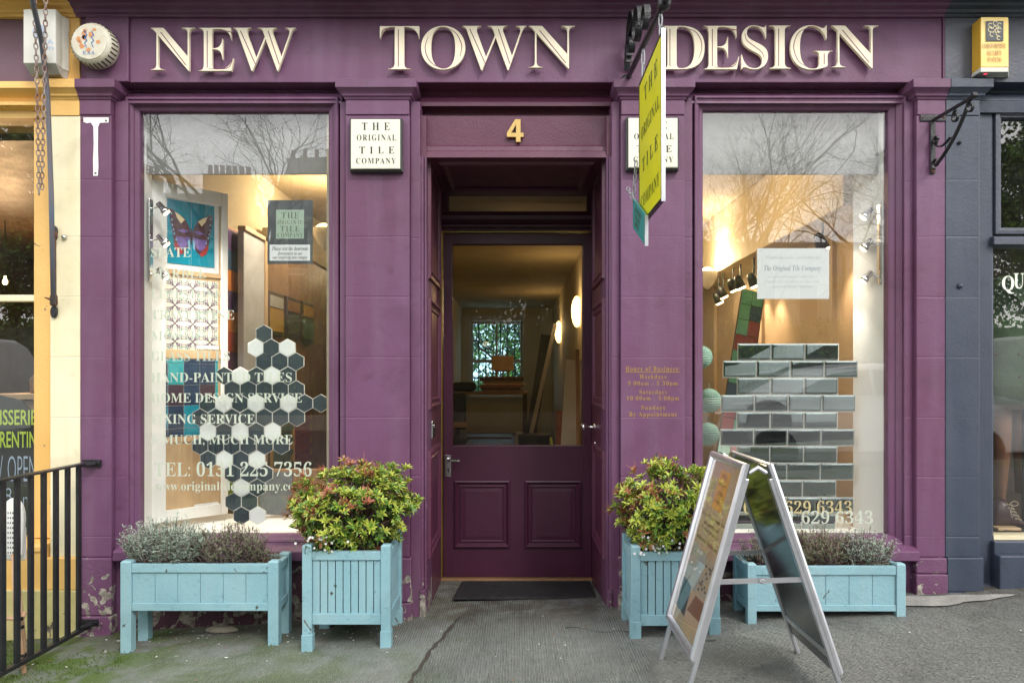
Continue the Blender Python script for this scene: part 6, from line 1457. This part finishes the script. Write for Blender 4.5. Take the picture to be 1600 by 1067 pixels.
mb.m(3).flat(FR_, [(w0+WW*.1, H0+HH*.0), (w0+WW*.9, H0+HH*.0), (w0+WW*.8, H0+HH*.055), (w0+WW*.2, H0+HH*.08)], .0047)
mb.build('poster_picture', ['poster_grey', 'poster_brown', 'turquoise_shade', 'poster_ochre'], ps)
MB().plate(FR_, .028, wA-.028, zA+.028, LA-.028, .0066, .0074).build('film', 'poster_film', sb)
# the inner face of the right leaf is a dark glossy back board
m = mat('back_sheet', (.045, .055, .055), .12, col2=(.055, .068, .066), nscale=3, spec=.7)
MB().plate(FBb, .004, wB-.004, zB+.004, LB-.004, -.006, .0003).build('back_board', 'back_sheet', sb)
MB().plate(FA, .004, wA-.004, zA+.004, LA-.004, -.006, .0003).build('back_board', 'back_sheet', sb)
MB().plate(FBb, .030, wB-.030, zB+.030, LB-.030, .0026, .0042).build('poster', 'poster_tan', sb)
mb = MB()
for y in (yn+.012, yf_-.012): mb.tube([(.795, y, ht-.03), (.825, y, ht-.012), (.855, y, ht-.03)], .008, 8)
mb.build('hinge', 'aluminium', sb)
mb = MB()
zst = .50
for y in (yn+.02, yf_-.02):
    xa = .569+(.795-.569)*(zst-gz(.57))/(ht-gz(.57)); xb = 1.125+(.855-1.125)*(zst+.01-gz(1.1))/(ht-gz(1.1))
    mb.plate((V((xa, y, zst)), V((xb-xa, 0, .01)).normalized(), V((0, 0, 1)), V((0, -1, 0))), -.0, (xb-xa)*.55, -.009, .009, -.001, .001)
    mb.plate((V((xa, y-.004, zst)), V((xb-xa, 0, .01)).normalized(), V((0, 0, 1)), V((0, -1, 0))), (xb-xa)*.48, (xb-xa), -.009, .009, -.001, .001)
    mb.lathe((xa+(xb-xa)*.52, y-.006, zst+.003), [(.009, 0), (.007, -.005)], 10, 'y')
mb.build('stay', 'aluminium', sb)

# fallen leaves and grit
random.seed(40); mb = MB()
for k in range(260):
    x = random.uniform(-2.4, 2.4); y = -abs(random.gauss(0, .35))-.02; 
    if random.random() < .5: x, y = random.uniform(-1.9, -.5), random.uniform(-.3, -.01)
    s_ = random.uniform(.003, .010); a = random.uniform(0, 6.28); z = pave_z(x, y)+.005
    mb.m(0 if random.random() < .6 else 1).add([(x+s_*math.cos(a)*q*1., y+s_*math.sin(a)*q, z+abs(q)*.2*s_) for q in (-1, 1)]+[(x-s_*.5*math.sin(a), y+s_*.5*math.cos(a), z+.001), (x+s_*.5*math.sin(a), y-s_*.5*math.cos(a), z)], [(0, 3, 1, 2)])
o = mb.build('leaf_litter', ['dried_leaf', 'petal']); o['kind'] = 'stuff'; o['label'] = 'dry leaf scraps and pale grit scattered on the paving'
mb = MB(); random.seed(41)
for k in range(2600):
    x = random.uniform(-2.45, -1.62); y = random.uniform(-.95, -.02)
    if math.sin(x*9+1.3*math.sin(y*7))+math.cos(y*11+x*4) < -.15+ (x+2.0)*1.2: continue
    s_ = random.uniform(.003, .007); z = pave_z(x, y)+.002
    leaf(mb, V((x, y, z)), V((random.gauss(0, .6), random.gauss(0, .6), 1)), V((1, 0, 0)), s_*2, s_)
o = mb.build('moss_tufts', ['moss']); o['kind'] = 'stuff'; o['label'] = 'short bright green moss by the foot of the railing'
mb = MB(); random.seed(43); c = V((-1.42, -.06, gz(-1.4)+.002))
mb.loft([[(c.x+(.075-i)*math.cos(a)*(1+.2*math.sin(3*a)), c.y+(.025-i*.3)*math.sin(a), c.z+h) for a in [2*math.pi*k/14 for k in range(14)]] for i, h in ((0, 0), (.005, .012), (.03, .024))]); solo(mb, 'flat_stone', 'stone', 'small flat stone lying under the left trough by the wall', 'stone', bevel=.003)

# right neighbour's window contents
dcl = .42; Zc = CAM+dcl
ct = thing('green_coat', 'dark green coat on a stand in the right hand shop window', 'coat', (PX(1590, dcl), dcl, PZ(600, dcl)))
mb = MB(); x0 = PX(1553, dcl); lo = []
for py, a, w_ in ((432, 1575, .05), (445, 1562, .10), (470, 1556, .16), (520, 1553, .20), (560, 1552, .21), (600, 1551, .23), (632, 1551, .24)):
    xL_ = PX(a, dcl); lo.append([(xL_+w_+.0+(w_+.05)*math.cos(t)*1., dcl+.10*math.sin(t)+.012*math.sin(5*t+py*.02), PZ(py, dcl)) for t in [2*math.pi*k/28 for k in range(28)]])
mb.loft(lo); mb.build('coat_body', 'green_coat', ct, smooth=True)
mb = MB(); mb.loft([[V(p)+V((0, -.006*q, 0)) for p in ((PX(1566, dcl-.08), dcl-.105, PZ(448, dcl)), (PX(1605, dcl-.08), dcl-.12, PZ(452, dcl)), (PX(1605, dcl-.08), dcl-.12, PZ(500, dcl)), (PX(1588, dcl-.08), dcl-.115, PZ(476, dcl)))] for q in (0, 1)]); mb.build('collar', 'green_coat', ct)
mb = MB()
for px, py in ((1553.5, 554), (1589, 554), (1590, 589)): mb.lathe((PX(px, dcl-.1), dcl-.115, PZ(py, dcl-.1)), [(.008, 0), (.007, -.008)], 10, 'y')
mb.build('button', 'boot_leather', ct)
MB().tube([(PX(1600, dcl), dcl, PZ(640, dcl)), (PX(1600, dcl), dcl, bz0)], .012, 8).build('stand', 'black_iron', ct)
tr = thing('brown_trousers', 'pair of brown trousers hanging below the coat in the right hand window', 'trousers', (PX(1560, .4), .4, PZ(810, .4)))
mb = MB()
for lo_ in ([((1550, 1580), 640), ((1551, 1577), 700), ((1552, 1568), 770), ((1553, 1564), 815)], [((1584, 1606), 640), ((1586, 1606), 700), ((1590, 1606), 770)]):
    mb.loft([[(PX((a+c)/2, .46)+(PX(c, .46)-PX(a, .46))/2*math.cos(t), .46+.05*math.sin(t), PZ(py, .46)) for t in [2*math.pi*k/16 for k in range(16)]] for (a, c), py in lo_])
mb.build('trouser_legs', 'tweed', tr, smooth=True)
dbt = .27; bt2 = thing('leather_boot', 'dark brown laced leather boot standing on a pale wooden block', 'boot', (PX(1575, dbt), dbt, PZ(824, dbt)))
mb = MB(); zb_ = PZ(823.5, dbt)
def bsec(cx__, hz0, hz1, w_, d_=.045): return [(cx__, dbt+d_*math.cos(t)*w_, (hz0+hz1)/2+(hz1-hz0)/2*math.sin(t)) for t in [2*math.pi*k/14 for k in range(14)]]
px_ = lambda p: PX(p, dbt)
mb.loft([bsec(px_(1549), zb_, PZ(805, dbt), .5), bsec(px_(1552), zb_, PZ(790, dbt), .8), bsec(px_(1558), zb_, PZ(779, dbt), .9), bsec(px_(1568), zb_, PZ(778, dbt), .9), bsec(px_(1576), zb_, PZ(790, dbt), .9), bsec(px_(1584), zb_, PZ(803, dbt), 1.), bsec(px_(1592), zb_, PZ(809, dbt), .95), bsec(px_(1598), zb_, PZ(814, dbt), .6)]); mb.build('boot_body', 'boot_leather', bt2, smooth=True)
mb = MB()
for k in range(5):
    z = PZ(787+5.5*k, dbt); xx = px_(1568+3.6*k); mb.tube([(xx-.016, dbt-.042, z), (xx, dbt-.05, z+.008), (xx+.016, dbt-.042, z+.0)], .0016, 5); mb.tube([(xx-.016, dbt-.042, z+.01), (xx+.016, dbt-.046, z-.004)], .0016, 5)
mb.tube([(px_(1575)+.02*math.cos(t), dbt-.052, PZ(784, dbt)+.012*math.sin(t)) for t in [k*.5 for k in range(13)]], .0016, 5); mb.tube([(px_(1572), dbt-.05, PZ(786, dbt)), (px_(1568), dbt-.055, PZ(795, dbt)), (px_(1571), dbt-.055, PZ(806, dbt))], .0016, 5)
mb.build('laces', 'lace', bt2); MB().box(px_(1549), px_(1600), dbt-.045, dbt+.045, zb_-.012, zb_+.002).build('sole', 'black', bt2, bevel=.004)
mb = MB(); mb.box(PX(1558, .2), PX(1594, .2), .19, .36, bz0+.001, PZ(824, .2)); wb = mb.build('wooden_block', 'pale_wood', bevel=.003); tag(wb, 'pale wooden block with stamped mark under the leather boot', 'block')
mb = MB(); wtext(mb, 'TRICKERS' if 0 else 'shoes', 1569, 1582, 826.5, 830.5, .189, style='bold'); mb.build('stamp', 'charcoal_ink', wb)

# ---------------------------------------------------------------- across the street (seen in the glass)
def tree(lab, x, y, h, seed, spread=.5, leafy=0, depth=7, r0=None):
    random.seed(seed); g0 = .3; t = thing('bare_tree', lab, 'tree', (x, y, g0), 'bare park trees across the street'); tk = MB(); cw_ = MB()
    def grow(p, d, l, r, k):
        pts = [p]; rs = [r]; q = p; dd_ = d.copy(); ns = 4 if k < 3 else 3
        for i in range(ns):
            dd_ = (dd_+rv(.10+.05*k)+V((0, 0, .05 if k else .0))).normalized(); q = q+dd_*l/ns; pts.append(q); rs.append(r*(1-.42*(i+1)/ns))
        (tk if k < 2 else cw_).tube(pts, rs, 8 if k < 2 else (5 if k < 4 else 3), cap=False)
        if k >= depth: return
        nb = random.randint(2, 3)+(1 if 2 <= k < 5 else 0)
        for b_ in range(nb):
            j = ns if b_ == 0 else random.randint(max(1, ns-2), ns); nd = (dd_+rv(spread)*.85); nd.z += .15
            grow(pts[j], nd.normalized(), l*random.uniform(.62, .85), rs[j]*random.uniform(.55, .78), k+1)
    r = r0 or h*.015
    grow(V((x, y, g0-.1)), V((0, 0, 1)), h*.30, r, 0)
    tk.build('trunk', 'bark', t); cw_.build('crown', 'bark', t); TREES.append(t)
TREES = []
tree('bare tree across the street with thick twin limbs, left of the others', -9.0, -20, 13, 5, .55, r0=.38)
tree('slender bare tree beyond the parked van on the left', -13.5, -24, 12, 6, .5)
tree('bare tree in the park behind the silver car', 6.5, -19, 12, 7, .6)
tree('dense bare tree in the park right of the silver car', 10.5, -21, 13, 8, .6)
tree('wide bare tree at the right end of the park railing', 13.8, -24, 12, 9, .6)
tree('bare tree standing deep in the park', 8.5, -29, 14, 10, .55)
tree('bare tree deep in the park on the left', -6.0, -31, 13, 14, .5, depth=5)
for i, (src, x, y, rz, lb) in enumerate(((3, 5.2, -22, 1.1, 'bare tree in the park left of the tree behind the silver car'), (4, 8.4, -20, 2.3, 'bare tree in the park between the silver car and the white van'), (3, 12.2, -18.5, 4.0, 'bare tree in the park behind the white van'),
        (4, 7.4, -25, 5.2, 'bare tree in the second row of the park'), (2, 10.2, -27, .7, 'bare tree far back at the right of the park'), (3, 14.8, -21, 2.9, 'bare tree near the right hand evergreen'))):
    dup(TREES[src], (x, y, .3), rz, lb)
EVG = []
def evergreen(lab, x, y, h, r_, seed):
    random.seed(seed); t = thing('evergreen_tree', lab, 'tree', (x, y, .3), 'evergreens across the street'); mb = MB()
    cl = [(rv().normalized()*random.uniform(.3, 1)) for _ in range(70)]
    for q in cl:
        c = V((x+q.x*r_*.75, y+q.y*r_*.75, .3+h*.55+q.z*h*.36)); rr = random.uniform(.55, .95)
        for k in range(190):
            u = rv().normalized(); mb.m(k % 2 if k % 9 else 0); leaf(mb, c+u*rr*random.uniform(.4, 1.1), rv()+u, rv(), .17, .12)
    mb.build('foliage', ['leaf_dark', 'leaf_green'], t); MB().tube([(x, y, .2), (x+.1, y, h*.8)], [.2, .07], 7).build('trunk', 'bark', t); EVG.append(t)
evergreen('dark evergreen across the street reflected in the cafe window', -16.4, -19.5, 12, 3.6, 91)
evergreen('dark evergreen across the street reflected in the blue shop window', 17.6, -19.5, 12, 3.8, 92)
evergreen('broad evergreen straight across the street from the shop door', .4, -19, 9.5, 4.2, 93)
evergreen('low holly bush in the park left of the broad evergreen', -4.2, -18, 5.2, 2.4, 94)
evergreen('low holly bush in the park behind the silver car', 4.9, -18, 5.4, 2.4, 95)
for o_, (x, y), lb in ((EVG[0], (-18.5, -24), 'second dark evergreen behind the one reflected in the cafe window'), (EVG[1], (19.5, -24), 'second dark evergreen behind the one reflected in the blue window'), (EVG[2], (-2.2, -23), 'evergreen in the second row opposite the shop door'), (EVG[2], (3.0, -23.5), 'evergreen in the second row right of the shop door axis')): dup(o_, (x, y, .3), 1.3, lb)
# park railing with spear heads
pr_ = thing('park_railing', 'black iron park railing with spear heads across the street', 'railing', (0, -13, .36)); mb = MB()
for z in (.55, 1.45): mb.box(-22, 22, -12.88, -12.84, z, z+.04)
mb.build('rail', 'black_iron', pr_); mb = MB()
for k in range(294):
    x = -22+.15*k; mb.loft([[(x-i, -12.86-i, z), (x+i, -12.86-i, z), (x+i, -12.86+i, z), (x-i, -12.86+i, z)] for z, i in ((.36, .010), (1.55, .010), (1.58, .022), (1.72, .002))])
o = mb.build('bars', 'black_iron', pr_); o['kind'] = 'stuff'
def terrace(lab, x0, x1, y, h, seed, pots=7):
    t = thing('terraced_house', lab, 'building', ((x0+x1)/2, y, .7), 'stone terraces beyond the park'); random.seed(seed)
    MB().box(x0, x1, y-8, y, .4, h).build('wall', 'stone', t)
    MB().loft([[(x, y+.3, h), (x, y-8.3, h), (x, y-5.5, h+2.6), (x, y-2.5, h+2.6)] for x in (x0-.2, x1+.2)]).build('roof', 'roof_slate', t)
    MB().box(x0-.2, x1+.2, y, y+.35, h-.5, h-.02).build('cornice', 'stone', t)
    nx_ = int((x1-x0)/2.4)
    for i in range(nx_):
        for j in range(3):
            xx = x0+(x1-x0)*(i+.5)/nx_; zz = 1.8+j*(h-2)/3
            w_ = MB().box(xx-.55, xx+.55, y+.005, y+.06, zz, zz+2.0).build('window', 'offwhite', t)
            MB().box(xx-.48, xx+.48, y+.061, y+.07, zz+.07, zz+1.93).build('pane', 'dark_glass', w_)
    for cx_ in (x0+.8, x1-.8):
        ch = MB().box(cx_-1.1, cx_+1.1, y-4.5, y-3.5, h+1.5, h+3.8).build('chimney', 'stone', t)
        for k in range(pots): MB().lathe((cx_-.95+1.9*k/(pots-1), y-4, h+3.8), [(.13, 0), (.11, .5), (.13, .55)], 8).build('chimney_pot', 'red_wood', t)
terrace('low stone terrace with two chimneys beyond the park on the far left', -19.8, -13.6, -30, 7.4, 1)
terrace('tall stone tenement beyond the park left of the doorway axis', -11.4, -3.5, -31, 8.6, 2, 4)
terrace('stone terrace with slate roof beyond the park on the right', 3.0, 26, -40, 7.0, 3)

random.seed(50); hd = thing('park_hedge', 'long clipped evergreen hedge behind the park railing across the street', 'hedge', (0, -14.3, .3)); mb = MB()  # added so that panes and mirrors reflect something darker than bright ground
for k in range(15000):
    x = random.uniform(-25, 25); top = random.random() < .3; z = random.uniform(.4, 2.45); y = -13.75-random.random()*.12
    if top: z = 2.35+random.random()*.2; y = random.uniform(-14.9, -13.8)
    mb.m(k % 2); leaf(mb, V((x, y, z)), rv()+V((0, .4, .3)), rv(), .13, .08)
mb.build('foliage', ['leaf_dark', 'leaf_green'], hd); MB().box(-25, 25, -14.85, -13.85, .3, 2.36).build('branches', 'leaf_dark', hd)

def van(lab, x, y, rz):
    t = thing('parked_van', lab, 'van', (0, 0, 0), 'white vans parked facing away from the shop')
    prof = [(0, .28), (0, .9), (.04, 1.15), (.22, 1.80), (.34, 1.90), (3.2, 1.90), (3.5, 1.8), (4.1, 1.15), (4.6, 1.0), (4.7, .3)]     # y back from the rear, z
    loops = []
    for sx, i in ((-.92, .10), (-.86, .0), (.86, .0), (.92, .10)): loops.append([(sx if z < 1.2 else sx*.93, -(yy*(1)+i*.3*(1 if yy < 2 else -1)), z-(.04 if i else 0)*(z > 1.5)) for yy, z in prof])
    bd = MB().loft(loops).build('body', 'van_white', t, bevel=.04, seg=3)
    for sx in (-1, 1):
        MB().loft([[(sx*.44+dx, yy, z) for dx in (-.33, .33)][::1]+[(sx*.44+.30, y2, z2), (sx*.44-.30, y2, z2)] for yy, z, y2, z2 in ((-.03, 1.18, -.185, 1.70), (-.022+.03, 1.18, -.16+.005, 1.70))]).build('rear_window', 'dark_glass', t)
        MB().box(sx*.90-.05, sx*.90+.05, -.10, .02, .78, 1.12).build('tail_light', 'tail_red', t, bevel=.015)
        for yy in (-.75, -3.8):
            w_ = MB(); w_.lathe((sx*.86, yy, .32), [(.31, -.1), (.33, -.06), (.33, .06), (.31, .1)], 24, 'x'); wh = w_.build('wheel', 'tyre', t); MB().lathe((sx*(.865+.03), yy, .32), [(.2, -.08), (.2, .075)], 18, 'x').build('rim', 'chrome', wh)
    MB().box(-.27, .27, 0, .012, .62, .74).build('number_plate', 'plate_yellow', t)
    MB().box(-.90, .90, -.1, .07, .30, .48).build('bumper', 'gray_white', t, bevel=.03); MB().tube([(-.3, .01, .95), (.3, .01, .95)], .015, 6).build('handle', 'black', t)
    t.location = (x, y, RZ+.09); t.rotation_euler = (0, 0, rz); return t
van('white van parked opposite, reflected in the right hand shop window', 9.0, -7.6, 0)
v2 = van('white van parked opposite, reflected in the cafe window', -9.9, -6.6, 0)
cr_ = thing('parked_car', 'silver white hatchback parked along the opposite kerb, reflected in the mirror tiles', 'car', (0, 0, 0))
prof = [(-2.0, .30), (-2.05, .62), (-1.9, .92), (-1.2, 1.0), (-.55, 1.38), (.0, 1.46), (.75, 1.43), (1.45, 1.08), (1.95, .95), (2.05, .6), (2.0, .3)]
loops = []
for yy, k in ((-.84, .75), (-.80, 1), (.80, 1), (.84, .75)): loops.append([(x, yy*(1 if z < 1.02 else .80), z if z < 1.02 else 1.02+(z-1.02)*(1 if k == 1 else .9)) for x, z in prof])
MB().loft(loops).build('body', 'car_silver', cr_, bevel=.05, seg=3)
for s in (-1, 1):
    for pl in ([(-1.08, 1.03), (-.50, 1.32), (-.05, 1.38), (-.05, 1.03)], [(.02, 1.03), (.02, 1.38), (.70, 1.36), (1.25, 1.06)]):
        MB().loft([[(x, s*((.815 if z < 1.1 else .69)+q), z) for x, z in pl] for q in (-.02, .012)]).build('side_window', 'dark_glass', cr_)
    for x in (-1.3, 1.35):
        wh = MB().lathe((x, s*.78, .31), [(.29, -.09), (.31, -.06), (.31, .06), (.29, .09)], 24, 'y').build('wheel', 'tyre', cr_); MB().lathe((x, s*.80, .31), [(.2, -.06), (.2, .06)], 18, 'y').build('rim', 'chrome', wh)
    MB().box(-2.06, -1.96, s*.62-.15, s*.62+.15, .66, .80).build('headlight', 'chrome', cr_, bevel=.02); MB().box(1.93, 2.03, s*.68-.1, s*.68+.1, .70, .92).build('tail_light', 'tail_red', cr_, bevel=.02)
cr_.location = (4.6, -6.6, RZ+.06)
# greenery seen through the back window of the shop
for i, (x, y, r_, lb) in enumerate(((-1.9, 18.5, 2.2, 'bushy evergreen left of the shop back window'), (1.6, 19, 2.0, 'bushy evergreen right of the shop back window'), (-.3, 23, 2.1, 'low evergreen straight behind the shop back window'))):
    random.seed(60+i); t = thing('garden_shrub', lb, 'shrub', (x, y, -.4), 'garden shrubs behind the shop'); mb = MB()
    for k in range(2600):
        u = rv().normalized()*r_*random.uniform(.5, 1)**.5; p = V((x, y, -.4+r_*.9))+V((u.x, u.y, u.z*.95)); mb.m(k % 2); leaf(mb, p, rv()+V((0, 0, .3)), rv(), .16, .08)
    mb.build('foliage', ['leaf_dark', 'leaf_green'], t); MB().tube([(x, y, -.4), (x+.1, y, r_*.8)], [.08, .04], 6).build('trunk', 'bark', t)
random.seed(77)
t = thing('garden_tree', 'bare tree seen through the barred back window of the shop', 'tree', (.1, 19, -.4)); tk = MB(); cw_ = MB()
def grow2(p, d, l, r, k):
    q = p; pts = [p]
    for i in range(3): d = (d+rv(.18)).normalized(); q = q+d*l/3; pts.append(q)
    (tk if k == 0 else cw_).tube(pts, [r, r*.85, r*.75, r*.62], 6, cap=False)
    if k < 5:
        for b_ in range(3): grow2(pts[random.randint(2, 3)], (d+rv(.5)+V((0, 0, .1))).normalized(), l*.72, r*.6, k+1)
grow2(V((.15, 19, -.4)), V((.1, 0, 1)), 1.8, .12, 0); tk.build('trunk', 'bark', t); cw_.build('crown', 'bark', t)
